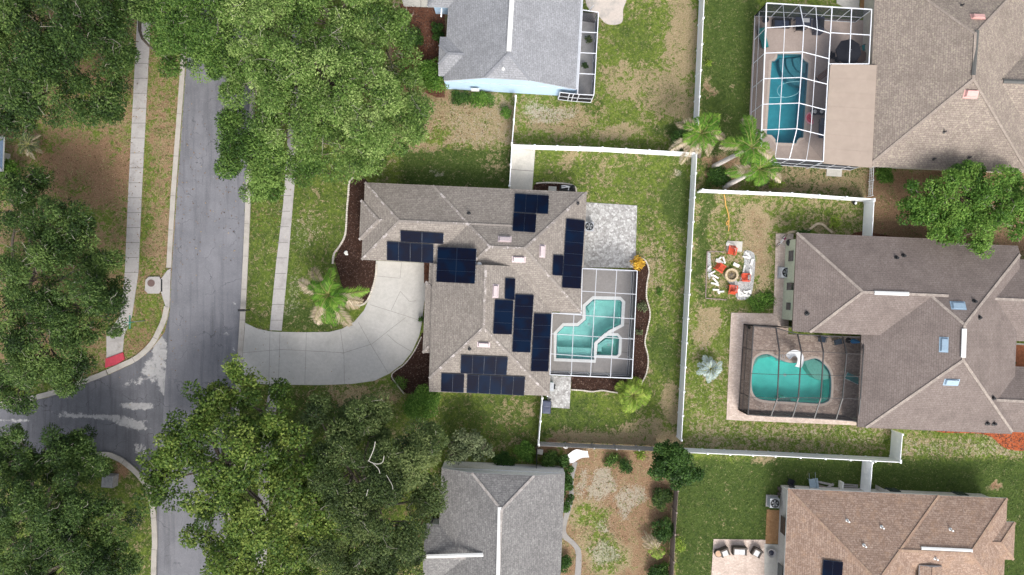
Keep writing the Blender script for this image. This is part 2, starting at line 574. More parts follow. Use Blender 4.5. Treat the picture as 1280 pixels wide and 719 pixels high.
xs = np.concatenate([[-1500, -400, -150, -80], np.arange(-56, 56.01, 0.4), [80, 150, 400, 1500]])
ys = np.concatenate([[-1500, -400, -150, -60], np.arange(-33, 33.01, 0.4), [60, 150, 400, 1500]])
GX, GY = np.meshgrid(xs, ys)
nx_, ny_ = len(xs), len(ys)
vx, vy = GX.ravel(), GY.ravel()
PXg, PYg = vx * S + CX, CY - vy * S      # photo pixel over each ground point
def _vnoise(sc, seed):
    g = np.random.default_rng(seed).normal(size=(int(130 / sc) + 4, int(130 / sc) + 4))
    u, v = np.clip((vx + 62) / sc, 0, 128 / sc), np.clip((vy + 62) / sc, 0, 128 / sc)
    i, j = v.astype(int), u.astype(int)
    fu, fv = u - j, v - i
    fu, fv = fu * fu * (3 - 2 * fu), fv * fv * (3 - 2 * fv)
    return (g[i, j] * (1 - fu) + g[i, j + 1] * fu) * (1 - fv) + (g[i + 1, j] * (1 - fu) + g[i + 1, j + 1] * fu) * fv
# ragged outlines for every patch of grass, straw and soil
PXg0, PYg0 = PXg, PYg
WX = 5.5 * _vnoise(2.2, 1) + 4.0 * _vnoise(.9, 2)
WY = 5.5 * _vnoise(2.2, 3) + 4.0 * _vnoise(.9, 4)
PXg, PYg = PXg + WX, PYg + WY
dry = np.full(vx.shape, 0.40)
lush = np.full(vx.shape, 0.30)
pale = np.full(vx.shape, 0.18)
soil = np.zeros(vx.shape)                # reddish bare soil / leaf litter

def rect(ch, x0, y0, x1, y1, val, soft=6.0):
    PXg, PYg = PXg0 + WX * .25, PYg0 + WY * .25
    w = np.clip((np.minimum(np.minimum(PXg - x0, x1 - PXg), np.minimum(PYg - y0, y1 - PYg)) + soft) / (2 * soft), 0, 1)
    ch[:] = ch * (1 - w) + val * w

def blob(ch, cx, cy, rx, ry, val, hard=0.5, rot=0.0):
    c, s = math.cos(R(rot)), math.sin(R(rot))
    dx, dy = PXg - cx, PYg - cy
    d = np.sqrt(((dx * c + dy * s) / rx) ** 2 + ((-dx * s + dy * c) / ry) ** 2)
    w = np.clip((1 - d) / (1 - hard + 1e-6), 0, 1)
    w = w * w * (3 - 2 * w)
    ch[:] = ch * (1 - w) + val * w

# front verge and left side
rect(dry, -20, -20, 228, 480, 0.60); rect(soil, -20, -20, 228, 480, 0.6)
blob(dry, 110, 215, 70, 55, 0.95); blob(soil, 110, 215, 75, 60, 0.95)
blob(soil, 70, 190, 40, 30, 1.0); blob(dry, 90, 240, 30, 20, 0.6)
blob(dry, 185, 210, 12, 70, 0.35); blob(dry, 207, 170, 12, 70, 0.7); blob(soil, 207, 180, 14, 80, 0.6); blob(dry, 100, 280, 60, 20, 0.35); blob(dry, 60, 225, 20, 16, 0.5); blob(dry, 140, 190, 16, 20, 0.6)
blob(dry, 205, 300, 14, 40, 0.75); blob(dry, 183, 300, 10, 60, 0.35); blob(dry, 185, 390, 30, 30, 0.45); blob(soil, 185, 425, 25, 16, 0.7)
blob(dry, 190, 430, 20, 20, 0.65)
rect(dry, -20, 560, 200, 760, 0.35); rect(lush, -20, 560, 200, 760, 0.5); blob(soil, 152, 585, 14, 20, 1.0, 0.6); blob(dry, 152, 585, 14, 20, 0.8)
# front lawn
rect(dry, 300, 200, 440, 420, 0.27); rect(lush, 300, 200, 440, 420, 0.5); rect(pale, 300, 200, 440, 420, 0.30)
blob(dry, 395, 275, 30, 25, 0.45); blob(pale, 385, 290, 30, 30, 0.5); blob(pale, 372, 365, 22, 40, 0.55)
blob(dry, 325, 380, 25, 30, 0.35); blob(lush, 390, 395, 45, 22, 0.8)
# south of the drive
rect(dry, 300, 480, 500, 720, 0.30); rect(lush, 300, 480, 500, 720, 0.55)
blob(dry, 450, 495, 60, 14, 0.75); blob(soil, 470, 500, 50, 16, 0.5); blob(lush, 400, 520, 50, 26, 0.9); blob(dry, 400, 520, 50, 26, 0.15)
rect(dry, 545, 495, 672, 560, 0.22); rect(lush, 545, 495, 672, 560, 0.6); blob(dry, 640, 520, 30, 14, 0.45); blob(dry, 655, 510, 16, 12, 0.6)
blob(dry, 645, 550, 30, 12, 0.55)
# north of the main house
rect(dry, 490, 120, 645, 186, 0.78); rect(soil, 490, 120, 645, 186, 0.35); rect(pale, 560, 120, 645, 186, 0.5)
blob(dry, 545, 165, 35, 18, 0.45)
rect(dry, 500, 185, 642, 236, 0.20); rect(lush, 500, 185, 642, 236, 0.75); blob(dry, 620, 200, 24, 30, 0.5); blob(pale, 544, 213, 16, 8, 0.85, 0.2)
blob(soil, 520, 182, 30, 8, 0.5); blob(dry, 522, 182, 32, 9, 0.8)
# neighbour lawn to the north
rect(dry, 645, -20, 872, 185, 0.45); rect(lush, 645, -20, 872, 185, 0.35)
blob(lush, 795, 50, 46, 70, 0.5, 0.0); blob(dry, 795, 50, 50, 75, 0.22, 0.0); blob(dry, 790, 20, 30, 20, 0.4)
blob(dry, 855, 45, 24, 70, 0.8); blob(dry, 840, 120, 40, 40, 0.72); blob(dry, 800, 110, 36, 34, 0.66); blob(dry, 765, 90, 20, 30, 0.65)
blob(dry, 700, 150, 55, 24, 0.72); blob(pale, 690, 140, 45, 18, 0.75); blob(soil, 700, 155, 50, 20, 0.4); blob(dry, 755, 55, 10, 30, 0.7)
blob(dry, 775, 140, 22, 12, 0.15); blob(dry, 780, 168, 40, 14, 0.75); blob(dry, 840, 170, 30, 18, 0.3); blob(lush, 840, 165, 30, 18, 0.8)
blob(dry, 760, 60, 25, 30, 0.25); blob(lush, 740, 130, 20, 14, 0.6)
# side lawn right of the long fence
rect(dry, 875, -20, 950, 210, 0.14); rect(lush, 875, -20, 950, 210, 0.72); blob(dry, 887, 115, 10, 18, 0.75); blob(soil, 885, 120, 10, 18, 0.6)
rect(dry, 875, 190, 925, 240, 0.75); rect(soil, 875, 190, 925, 240, 0.75)
rect(dry, 945, 206, 1085, 244, 0.66); rect(soil, 945, 206, 1085, 244, 0.42); rect(lush, 945, 206, 1085, 244, 0.7); blob(dry, 965, 216, 30, 10, 0.3)
rect(dry, 1085, 212, 1290, 320, 0.85); rect(soil, 1085, 212, 1290, 320, 0.85)
# main back lawn
rect(dry, 645, 190, 866, 250, 0.33); rect(lush, 645, 190, 866, 250, 0.45); blob(dry, 722, 205, 20, 14, 0.65); blob(dry, 700, 222, 40, 8, 0.25)
blob(dry, 760, 220, 30, 18, 0.5); blob(dry, 840, 222, 10, 8, 0.8); blob(pale, 840, 222, 10, 8, 0.8)
rect(dry, 795, 240, 862, 545, 0.40); rect(lush, 795, 240, 862, 545, 0.45); rect(pale, 795, 240, 862, 545, 0.28)
blob(dry, 845, 250, 18, 45, 0.18); blob(lush, 845, 250, 18, 45, 0.75); blob(dry, 820, 340, 20, 50, 0.62); blob(pale, 825, 340, 18, 50, 0.45)
blob(dry, 830, 440, 22, 50, 0.24); blob(lush, 830, 440, 22, 40, 0.65); blob(dry, 840, 510, 16, 35, 0.8); blob(dry, 850, 320, 8, 20, 0.55)
rect(dry, 676, 496, 795, 545, 0.18); rect(lush, 676, 496, 795, 545, 0.6); rect(pale, 676, 496, 795, 545, 0.3)
rect(dry, 690, 540, 850, 556, 0.85); rect(soil, 690, 540, 850, 556, 0.45); blob(dry, 800, 535, 45, 14, 0.7)
blob(lush, 760, 510, 40, 18, 0.4)
# middle right yard with the fire pit
rect(dry, 868, 246, 1080, 400, 0.55); rect(lush, 868, 246, 1080, 400, 0.45); rect(pale, 868, 246, 1080, 400, 0.35)
blob(dry, 880, 290, 12, 110, 0.22); blob(lush, 880, 290, 12, 110, 0.75)
blob(dry, 945, 285, 22, 36, 0.95); blob(soil, 945, 290, 22, 40, 0.5); blob(dry, 952, 335, 10, 40, 0.95); blob(soil, 950, 335, 10, 35, 0.5)
blob(dry, 958, 375, 12, 14, 0.05); blob(lush, 952, 378, 26, 14, 0.9); blob(dry, 940, 382, 26, 9, 0.1); blob(dry, 1000, 270, 40, 14, 0.45)
blob(dry, 905, 385, 30, 12, 0.3)
rect(dry, 860, 395, 916, 545, 0.50); rect(pale, 860, 395, 916, 545, 0.45); blob(dry, 885, 405, 16, 16, 0.85); blob(dry, 880, 500, 14, 14, 0.2); blob(dry, 905, 420, 10, 30, 0.25)
blob(dry, 870, 470, 10, 30, 0.3)
rect(dry, 860, 528, 1112, 566, 0.56); rect(pale, 860, 528, 1112, 566, 0.5); rect(lush, 860, 528, 1112, 566, 0.4)
rect(dry, 1126, 545, 1290, 578, 0.55); rect(pale, 1126, 545, 1290, 578, 0.55); rect(soil, 1126, 545, 1290, 578, 0.3)
# bottom right lawn
rect(dry, 842, 574, 1290, 760, 0.10); rect(lush, 842, 574, 1290, 760, 0.78); rect(pale, 842, 574, 1290, 760, 0.12)
blob(dry, 960, 572, 20, 8, 0.7); blob(dry, 1025, 574, 16, 6, 0.55); blob(dry, 920, 610, 30, 20, 0.2); blob(lush, 900, 650, 40, 70, 0.8); blob(dry, 885, 690, 26, 40, 0.26)
blob(soil, 1243, 615, 16, 10, 0.9); blob(dry, 1243, 615, 16, 9, 0.9)
# bare yard at the bottom
rect(dry, 700, 556, 842, 760, 0.88); rect(soil, 700, 556, 842, 760, 0.72); rect(pale, 700, 556, 842, 760, 0.35); rect(lush, 700, 556, 842, 760, 0.3)
blob(dry, 745, 645, 38, 34, 0.36, 0.1); blob(soil, 740, 640, 34, 30, 0.2); blob(dry, 755, 690, 44, 44, 0.34, 0.0); blob(soil, 755, 690, 40, 40, 0.2)
blob(pale, 762, 605, 22, 22, 0.85); blob(pale, 790, 625, 14, 26, 0.8); blob(pale, 750, 690, 22, 18, 0.85); blob(pale, 755, 655, 18, 12, 0.7); blob(pale, 730, 605, 14, 16, 0.7)
blob(dry, 815, 640, 20, 60, 0.85); blob(soil, 815, 620, 24, 40, 0.85); blob(dry, 828, 690, 12, 40, 0.5); blob(soil, 695, 560, 22, 10, 1.0)
rect(dry, 560, 555, 706, 600, 0.45); rect(soil, 560, 555, 706, 600, 0.5); blob(soil, 692, 560, 20, 9, 1.0); blob(dry, 692, 560, 20, 9, 0.9)
rect(soil, 490, 8, 562, 122, 0.95); rect(dry, 490, 8, 562, 122, 0.95)
# under the big trees
blob(soil, 60, 80, 130, 100, 0.8); blob(soil, 60, 380, 90, 130, 0.7)
blob(soil, 510, 640, 60, 60, 0.7)

dry[:] = np.where(dry < .75, dry * (.78 + .22 * np.clip((dry - .45) / .3, 0, 1)), dry)
soil[:] = soil * .85
# lawn material
def lawnmat():
    t = NT('mixed_lawn')
    at = t.attr('paint')
    sep = t.n('ShaderNodeSeparateColor')
    t.link(at.outputs['Color'], sep.inputs['Color'])
    d, l, p = sep.outputs['Red'], sep.outputs['Green'], sep.outputs['Blue']
    so = t.attr('soil').outputs['Fac']
    n05 = t.noise(0.45, 5, 0.65)
    n1 = t.noise(1.3, 5, 0.7, dist=0.6)
    n2 = t.noise(3.6, 5, 0.72, dist=0.8)
    n3 = t.noise(11, 4, 0.7, dist=0.5)
    n4 = t.noise(24, 2, 0.7)
    g1 = t.ramp(n2, [(0.28, (0.074, 0.122, 0.020)), (0.52, (0.168, 0.228, 0.042)), (0.75, (0.31, 0.33, 0.09))])
    g2 = t.ramp(n2, [(0.28, (0.046, 0.076, 0.020)), (0.55, (0.086, 0.126, 0.032)), (0.8, (0.142, 0.180, 0.054))])
    green = t.mix(t.step(t.math('ADD', l, t.math('SUBTRACT', n1, 0.5)), 0.3, 0.7), g1, g2)
    straw = t.ramp(n3, [(0.25, (0.185, 0.140, 0.076)), (0.5, (0.36, 0.285, 0.165)), (0.78, (0.54, 0.45, 0.29))])
    earth = t.ramp(n3, [(0.25, (0.125, 0.074, 0.044)), (0.5, (0.300, 0.188, 0.112)), (0.78, (0.46, 0.315, 0.21))])
    drycol = t.mix(t.step(t.math('ADD', so, t.math('MULTIPLY', t.math('SUBTRACT', n1, 0.5), 0.9)), 0.25, 0.75), straw, earth)
    # weeds at three sizes break the bare patches up
    v = t.math('ADD', d, t.math('MULTIPLY', t.math('SUBTRACT', n1, 0.5), 1.7))
    v = t.math('ADD', v, t.math('MULTIPLY', t.math('SUBTRACT', n2, 0.5), 1.8))
    v = t.math('ADD', v, t.math('MULTIPLY', t.math('SUBTRACT', n05, 0.5), 0.6))
    v = t.math('ADD', v, t.math('MULTIPLY', t.math('SUBTRACT', n3, 0.5), 0.9))
    c = t.mix(t.step(v, 0.36, 0.62), green, drycol)
    pv = t.math('ADD', p, t.math('MULTIPLY', t.math('SUBTRACT', n2, 0.5), 1.5))
    pv = t.math('ADD', pv, t.math('MULTIPLY', t.math('SUBTRACT', n3, 0.5), 0.9))
    c = t.mix(t.math('MULTIPLY', t.step(pv, 0.52, 0.80), 0.75), c, t.ramp(n3, [(0.3, (0.30, 0.27, 0.20)), (0.7, (0.56, 0.52, 0.42))]))
    c = t.mix(0.32, c, t.ramp(n4, [(0.25, (0.22, 0.22, 0.22)), (0.75, (0.78, 0.78, 0.78))]), 'OVERLAY')
    t.bump(t.math('ADD', t.math('MULTIPLY', n3, 0.7), t.math('ADD', n4, n2)), 0.9, 0.10)
    return t.done(c, 1.0, 0.05)
M['lawn'] = lawnmat()

hole = np.zeros(GX[:-1, :-1].shape, bool)
fx = (GX[:-1, :-1] + GX[1:, 1:]) / 2
fy = (GY[:-1, :-1] + GY[1:, 1:]) / 2
for pl in (POOL_MAIN, SPA, POOL_BLUE, POOL_KIDNEY):
    hole |= inside(grow([p[:2] for p in PP(pl)], 0.30), fx, fy)
idx = np.arange(nx_ * ny_).reshape(ny_, nx_)
q = np.stack([idx[:-1, :-1], idx[:-1, 1:], idx[1:, 1:], idx[1:, :-1]], -1)[~hole]
co = np.stack([vx, vy, np.zeros_like(vx)], -1)

def fast_mesh(name, co, quads, mats, attrs=None, colors=None):
    me = bpy.data.meshes.new(name)
    me.vertices.add(len(co))
    me.vertices.foreach_set('co', np.ascontiguousarray(co, np.float32).ravel())
    k = quads.shape[1]
    me.loops.add(quads.size)
    me.loops.foreach_set('vertex_index', np.ascontiguousarray(quads, np.int32).ravel())
    me.polygons.add(len(quads))
    me.polygons.foreach_set('loop_start', np.arange(0, quads.size, k, dtype=np.int32))
    for m in mats:
        me.materials.append(m)
    for an, av in (attrs or {}).items():
        a = me.attributes.new(an, 'FLOAT', 'POINT')
        a.data.foreach_set('value', np.ascontiguousarray(av, np.float32))
    for an, av in (colors or {}).items():
        a = me.attributes.new(an, 'FLOAT_COLOR', 'POINT')
        a.data.foreach_set('color', np.ascontiguousarray(av, np.float32).ravel())
    me.update(calc_edges=True)
    me.validate()
    o = bpy.data.objects.new(name, me)
    COL.objects.link(o)
    WLOC[o] = Vector((0, 0, 0))
    return o

structure(fast_mesh('ground', co, q, [M['lawn']], {'soil': soil}, {'paint': np.stack([dry, lush, pale, np.ones_like(dry)], -1)}))

# ------------------------------------------------------------------ sheets
def sheet(name, poly, z, mat, holes=(), cell=None, paint=None, lines=None, line_mat=None, px=True, line_w=0.05, thick=None):
    """flat paved sheet; poly in photo pixels at height z; optional holes, subdivision, joints"""
    pts = PP(poly, z) if px else [(x, y, z) for x, y in poly]
    bm = bmesh.new()
    edges = []
    loops = [pts] + [(PP(h, z) if px else [(x, y, z) for x, y in h]) for h in holes]
    for lp in loops:
        vs = [bm.verts.new(p) for p in lp]
        for a, b in zip(vs, vs[1:] + vs[:1]):
            edges.append(bm.edges.new((a, b)))
    bmesh.ops.triangle_fill(bm, use_beauty=True, edges=edges, normal=(0, 0, 1))
    if cell:
        xs_ = [p[0] for p in pts]
        ys_ = [p[1] for p in pts]
        for lo, hi, no in ((min(xs_), max(xs_), (1, 0, 0)), (min(ys_), max(ys_), (0, 1, 0))):
            c = lo + cell
            while c < hi:
                g = bm.verts[:] + bm.edges[:] + bm.faces[:]
                bmesh.ops.bisect_plane(bm, geom=g, dist=1e-5, plane_co=tuple(c * k for k in no), plane_no=no)
                c += cell
    if thick:
        ring = pts
    for f in bm.faces:
        if f.normal.z < 0:
            f.normal_flip()
    me = bpy.data.meshes.new(name)
    bm.to_mesh(me)
    bm.free()
    me.materials.append(mat)
    if paint:
        cov = np.zeros(len(me.vertices) * 3, np.float32)
        me.vertices.foreach_get('co', cov)
        cov = cov.reshape(-1, 3)
        gx, gy = cov[:, 0] / (1 - z / H) * S + CX, CY - cov[:, 1] / (1 - z / H) * S
        val = np.zeros(len(cov), np.float32)
        for cx, cy, rx, ry, v, rot in paint:
            c_, s_ = math.cos(R(rot)), math.sin(R(rot))
            dx, dy = gx - cx, gy - cy
            dd = np.sqrt(((dx * c_ + dy * s_) / rx) ** 2 + ((-dx * s_ + dy * c_) / ry) ** 2)
            w = np.clip((1 - dd) * 2, 0, 1)
            val = np.maximum(val, w * v)
        a = me.attributes.new('patch', 'FLOAT', 'POINT')
        a.data.foreach_set('value', val)
    o = bpy.data.objects.new(name, me)
    COL.objects.link(o)
    WLOC[o] = Vector((0, 0, 0))
    structure(o)
    if lines or thick:
        b = MB()
        for ln in lines or ():
            lp = PP(ln, z + 0.004)
            for i in range(len(lp) - 1):
                p, q_ = Vector(lp[i]), Vector(lp[i + 1])
                d = (q_ - p).normalized()
                n_ = Vector((-d.y, d.x, 0)) * (line_w / 2)
                up = Vector((0, 0, 0.0005 * (i % 2)))
                b.add([p - n_ + up, q_ - n_ + up, q_ + n_ + up, p + n_ + up], [(0, 1, 2, 3)], 0)
        if thick:
            for lp in loops[:1]:
                for p, q_ in zip(lp, lp[1:] + lp[:1]):
                    b.add([(p[0], p[1], z - thick), (q_[0], q_[1], z - thick), q_, p], [(0, 1, 2, 3)], 1)
        k = b.build(name + '_edges' if not lines else name + '_joints', [line_mat or M['joint'], mat], o)
    return o

def roadmat(name, base, dark, patch_scale=2.5):
    t = NT(name)
    pa = t.attr('patch').outputs['Fac']
    n1 = t.noise(0.5, 5, 0.65)
    n2 = t.noise(patch_scale, 5, 0.7, dist=0.8)
    n3 = t.noise(28, 2, 0.7)
    st = t.noise(1.0, 4, 0.6, vec=t.scaled(t.pos, (1.6, 0.10, 1)))
    c = t.ramp(n1, [(0.3, dark), (0.7, base)])
    c = t.mix(t.math('MULTIPLY', t.step(st, 0.45, 0.7), 0.65), c, tuple(x * 0.72 for x in dark))
    c = t.mix(0.35, c, t.ramp(n3, [(0.3, (0.3, 0.3, 0.3)), (0.7, (0.7, 0.7, 0.7))]), 'OVERLAY')
    pv = t.math('ADD', pa, t.math('MULTIPLY', t.math('SUBTRACT', n2, 0.5), 1.5))
    pv = t.math('ADD', pv, t.math('MULTIPLY', t.math('SUBTRACT', t.noise(9, 4, 0.7), 0.5), 0.7))
    wear = t.noise(7, 4, 0.7)
    c = t.mix(t.math('MULTIPLY', t.step(wear, 0.5, 0.75), 0.35), c, tuple(x * 1.5 for x in base))
    ck = t.n('ShaderNodeTexVoronoi', feature='DISTANCE_TO_EDGE')
    ck.inputs['Scale'].default_value = 0.28
    dis = t.n('ShaderNodeMix', data_type='VECTOR')
    dis.inputs[0].default_value = 0.06
    t.link(t.pos, dis.inputs[4])
    nv = t.n('ShaderNodeTexNoise'); nv.inputs['Scale'].default_value = 1.2; nv.inputs['Detail'].default_value = 6
    t.link(t.pos, nv.inputs['Vector'])
    ad = t.n('ShaderNodeVectorMath', operation='ADD')
    sc = t.n('ShaderNodeVectorMath', operation='SCALE'); sc.inputs['Scale'].default_value = 1.3
    t.link(nv.outputs['Color'], sc.inputs[0]); t.link(t.pos, ad.inputs[0]); t.link(sc.outputs[0], ad.inputs[1])
    t.link(ad.outputs[0], ck.inputs['Vector'])
    c = t.mix(t.math('MULTIPLY', t.step(ck.outputs['Distance'], 0.012, 0.0), t.math('MULTIPLY', t.step(n1, 0.42, 0.6), 0.8)), c, tuple(x * 0.45 for x in dark))
    c = t.mix(t.math('MULTIPLY', t.step(pv, 0.50, 0.78), 0.85), c, t.ramp(n2, [(0.3, (0.30, 0.295, 0.29)), (0.7, (0.45, 0.44, 0.43))]))
    t.bump(n3, 0.3, 0.015)
    return t.done(c, 0.9, 0.2)
M['asphalt'] = roadmat('street_asphalt', (0.205, 0.205, 0.222), (0.150, 0.152, 0.167))
M['asphalt_dark'] = roadmat('side_street_asphalt', (0.155, 0.155, 0.17), (0.105, 0.107, 0.118), 2.0)

# side street first (lower sheet), the main street lies over it
sheet('side_street', [(-120, 520), (-20, 512), (60, 497), (110, 478), (137, 468), (165, 455), (190, 436), (206, 415), (214, 380), (230, 380), (222, 660), (199, 720),
                      (190, 720), (196, 640), (186, 606), (172, 585), (146, 570), (110, 566), (40, 572), (-20, 578), (-120, 590)], 0.006, M['asphalt_dark'], cell=0.4,
      paint=[(200, 440, 14, 30, 0.95, 0), (194, 462, 24, 22, 0.85, -30), (172, 476, 28, 9, 0.64, -18), (206, 478, 12, 24, 0.95, 0), (172, 507, 32, 7, 0.95, 2), (120, 521, 82, 5.5, 0.98, 4), (165, 531, 34, 8, 0.9, 14),
             (20, 525, 40, 4, 0.8, -4), (175, 562, 14, 12, 0.72, 30), (30, 548, 8, 5, 0.8, 0)])
sheet('street', [(255, -220), (236, 40), (230, 120), (221, 245), (214.5, 340), (212, 400), (206, 480), (202, 560), (199, 640), (196, 800), (190, 1000), (265, 1000), (279, 720), (289, 600), (295, 480),
                 (300, 400), (305, 300), (309, 200), (314, 100), (322, -40), (330, -220)], 0.010, M['asphalt'], cell=0.5,
      paint=[(252, 415, 1.6, 38, 0.85, 2), (256, 330, 1.4, 30, 0.55, 2), (283, 417, 6, 5, 0.7, 0), (291, 379, 5, 2.5, 0.9, 0), (280, 432, 9, 2.5, 0.75, 0), (290, 432, 4, 16, 0.75, 0),
             (268, 222, 8, 4, 0.5, 0), (248, 600, 1.3, 80, 0.8, 3)])

# kerbs
def kerb(pts, w=0.46, h=0.13, seg=5):
    b = MB()
    pl = [p[:2] for p in PP(pts)]
    pl = catmull(pl, seg)
    b.strip(pl, w, -0.05, h, 0)
    # gutter pan
    o = structure(b.build('kerb', M['kerb']))
    j = MB()
    acc = 0
    for a, c in zip(pl, pl[1:]):
        acc += math.dist(a, c)
        if acc > 3.0:
            acc = 0
            d = Vector((c[0] - a[0], c[1] - a[1], 0)).normalized()
            n_ = Vector((-d.y, d.x, 0)) * (w / 2)
            e = d * 0.02
            p = Vector((c[0], c[1], h + 0.004))
            j.add([p - n_ - e, p + n_ - e, p + n_ + e, p - n_ + e], [(0, 1, 2, 3)])
    if j.f:
        j.build('kerb_joints', M['joint'], o)
    return o
kerb([(252, -220), (232, 40), (226.5, 120), (217, 245), (211.5, 335)])
kerb([(209, 383), (206, 398), (200, 412), (190, 430), (172, 447), (150, 458), (135, 465)], 0.5)
kerb([(134, 465.5), (110, 475), (60, 493), (-20, 508), (-120, 516)], 0.5)
kerb([(-120, 595), (-20, 582), (60, 576), (125, 568), (146, 572), (160, 581), (176, 596), (187, 614), (192, 640), (194, 680), (192.5, 720), (188, 1000)], 0.5)
kerb([(333, -220), (325, -40), (317.5, 100), (312.5, 200), (308.5, 300), (303.5, 400), (298, 480), (292, 600), (282.5, 720), (268, 1000)], 0.5)

def bands(a0, a1, b0, b1, n):
    """joints across a strip between two edge lines"""
    return [[(a0[0] + (a1[0] - a0[0]) * (i + .5) / n, a0[1] + (a1[1] - a0[1]) * (i + .5) / n), (b0[0] + (b1[0] - b0[0]) * (i + .5) / n, b0[1] + (b1[1] - b0[1]) * (i + .5) / n)] for i in range(n)]
sheet('sidewalk', [(182, -220), (171, 30), (169, 70), (160, 245), (156, 340), (150, 395), (133, 420), (133, 453), (153, 444), (155, 420), (165, 395), (173, 340), (177, 245), (186, 70), (188, 30), (199, -220)],
      0.05, M['walk'], lines=bands((169, 70), (155, 350), (186, 70), (172, 350), 15), thick=0.05)
sheet('kerb_ramp', [(132, 448.5), (153.5, 440.5), (155.5, 449), (146, 455.5), (131, 460)], 0.14, plain('red_tactile_paint', (0.42, 0.05, 0.075), 0.8, var=0.15), thick=0.14)
sheet('sidewalk', [(378, -220), (364, 60), (358, 200), (354, 255), (345, 330), (337, 413), (352, 413.5), (360, 330), (366, 255), (371, 200), (376, 60), (390, -220)],
      0.05, M['walk'], lines=bands((364, 60), (338, 410), (376, 60), (353, 410), 18), thick=0.05)
sheet('sidewalk', [(337, 481), (325, 560), (318, 720), (304, 1000), (318, 1000), (332, 720), (339, 560), (349, 481)], 0.05, M['walk'], lines=bands((337, 481), (318, 720), (349, 481), (332, 720), 12), thick=0.05)

DRIVE = [(303.5, 402), (311, 406), (322, 411), (337, 414.3), (352, 415), (380, 415.5), (412, 415), (428, 411), (443, 402), (455, 388), (463, 370), (468.5, 348), (470, 326), (537, 329), (535, 352), (530, 380),
         (527, 405), (524, 420), (515, 440), (503, 455), (487, 467), (468, 476), (440, 480), (400, 481.5), (352, 481), (325, 480), (298, 477)]
sheet('driveway', DRIVE, 0.055, M['concrete'], thick=0.055, line_w=0.05, line_mat=M['drive_joint'], lines=[
    [(350, 415), (348, 481)], [(337.5, 415), (336, 481)], [(383, 415.5), (381, 480)], [(425.5, 412), (430, 445), (430.5, 480)], [(448, 403), (463, 430), (485, 466)], [(463, 381), (495, 391), (529, 402)],
    [(470, 345), (500, 348), (502, 327)], [(427, 442), (465, 430), (490, 410), (507, 397)], [(303, 441), (352, 437), (430, 441)], [(500, 364), (512, 377), (520, 376)], [(500, 365), (489, 388)], [(484, 418), (495, 428), (515, 440)]])
# storm drain
d0 = P(192, 357)
t_ = thing('storm_drain', 'pale concrete storm drain slab with round iron lid beside the left kerb', 'storm drain', d0)
b = MB(); b.prism([p[:2] for p in PP([(183, 350), (187, 346), (200, 346), (202, 350), (202, 363), (199, 367), (186, 367), (182, 363)])], 0, 0.16); b.build('slab', M['walk'], t_)
b = MB(); b.lathe(P(190, 354), [(0.36, 0.15), (0.36, 0.175), (0.30, 0.18)], 20); b.build('manhole_lid', plain('rusty_iron', (0.14, 0.095, 0.085), 0.8), t_)
b = MB(); b.prism([p[:2] for p in PP([(202, 349), (210, 338), (214, 336), (212.5, 384), (208, 384), (202, 365)])], 0, 0.13); b.build('throat', M['walk'], t_)
b = MB(); b.box((*P(203, 357)[:2], 0.12), (0.12, 1.2, 0.10)); b.build('inlet', M['black'], t_)

# paved areas of the houses
sheet('patio', [(732, 253), (796.5, 257), (794, 335), (727, 334)], 0.05, M['paver_pale'], thick=0.05)
sheet('paver_walk', [(686, 470), (714, 471), (712, 511), (684, 509)], 0.05, M['paver_pale'], thick=0.05)
sheet('slab_walk', [(640, 186), (669, 188), (665, 240), (637, 240)], 0.05, M['slab'], thick=0.05, lines=[[(639.5, 212), (667, 214)]])
sheet('pool_deck', [(727, 334), (794, 338), (788.5, 472), (685, 468), (687, 391), (700, 391), (700, 370), (727, 370)], 0.06, M['deck_grey'], holes=[POOL_MAIN, SPA], thick=0.06,
      lines=[[(742, 451), (740, 469)], [(777, 405), (790, 405)], [(776, 440), (789, 441)]])
sheet('pool_deck', [(943, 19), (1091, 26), (1091, 200), (934, 204)], 0.06, M['deck_tan'], holes=[POOL_BLUE], thick=0.06)
DECK3 = [(914, 391), (967, 392), (970, 292), (992, 292), (985, 418), (1082, 421), (1075, 532), (908, 525)]
INNER3 = [(930, 406), (985, 408), (985, 418), (1082, 421), (1073, 526), (924, 517)]
sheet('patio', DECK3, 0.05, M['paver_peach'], holes=[INNER3], thick=0.05)
sheet('pool_deck', INNER3, 0.055, M['paver_pink'], holes=[POOL_KIDNEY])
sheet('patio', [(892, 674), (957, 675), (957, 740), (888, 740)], 0.05, M['paver_peach'], thick=0.05)
sheet('slab_walk', [(955.5, 680), (974, 681), (970, 740), (955.5, 740)], 0.055, M['slab'], thick=0.05)
sheet('straw_bed', [(958.5, 637), (976, 638), (973, 680), (956.5, 680)], 0.012, M['straw'])
sheet('patio', catmull([(735, -30), (732, 0), (737, 12), (748, 20), (757, 29), (768, 31), (778, 27), (779, 12), (783, 0), (790, -30)], 4), 0.05, concrete('blotched_stamped_concrete', (0.50, 0.44, 0.39), (0.30, 0.29, 0.27), 0.8, 2.2), thick=0.05)
sheet('slab_walk', [(1034, 206), (1053, 207), (1052, 221), (1033, 220)], 0.06, M['slab'], thick=0.06)
sheet('driveway', [(490, -40), (562, -40), (558, 10), (505, 8)], 0.04, M['slab'], lines=[[(527, -40), (526, 9)]], thick=0.04)
sheet('slab_walk', [(1045, -10), (1075, -10), (1074, 10), (1055, 9), (1046, 4)], 0.05, M['slab'], thick=0.05)
sheet('patio', [(1076, -10), (1095, -10), (1094, 12), (1075, 10)], 0.05, M['straw'])
sheet('courtyard', [(1252, 428), (1290, 430), (1290, 462), (1252, 460)], 0.05, M['slab'], thick=0.05)
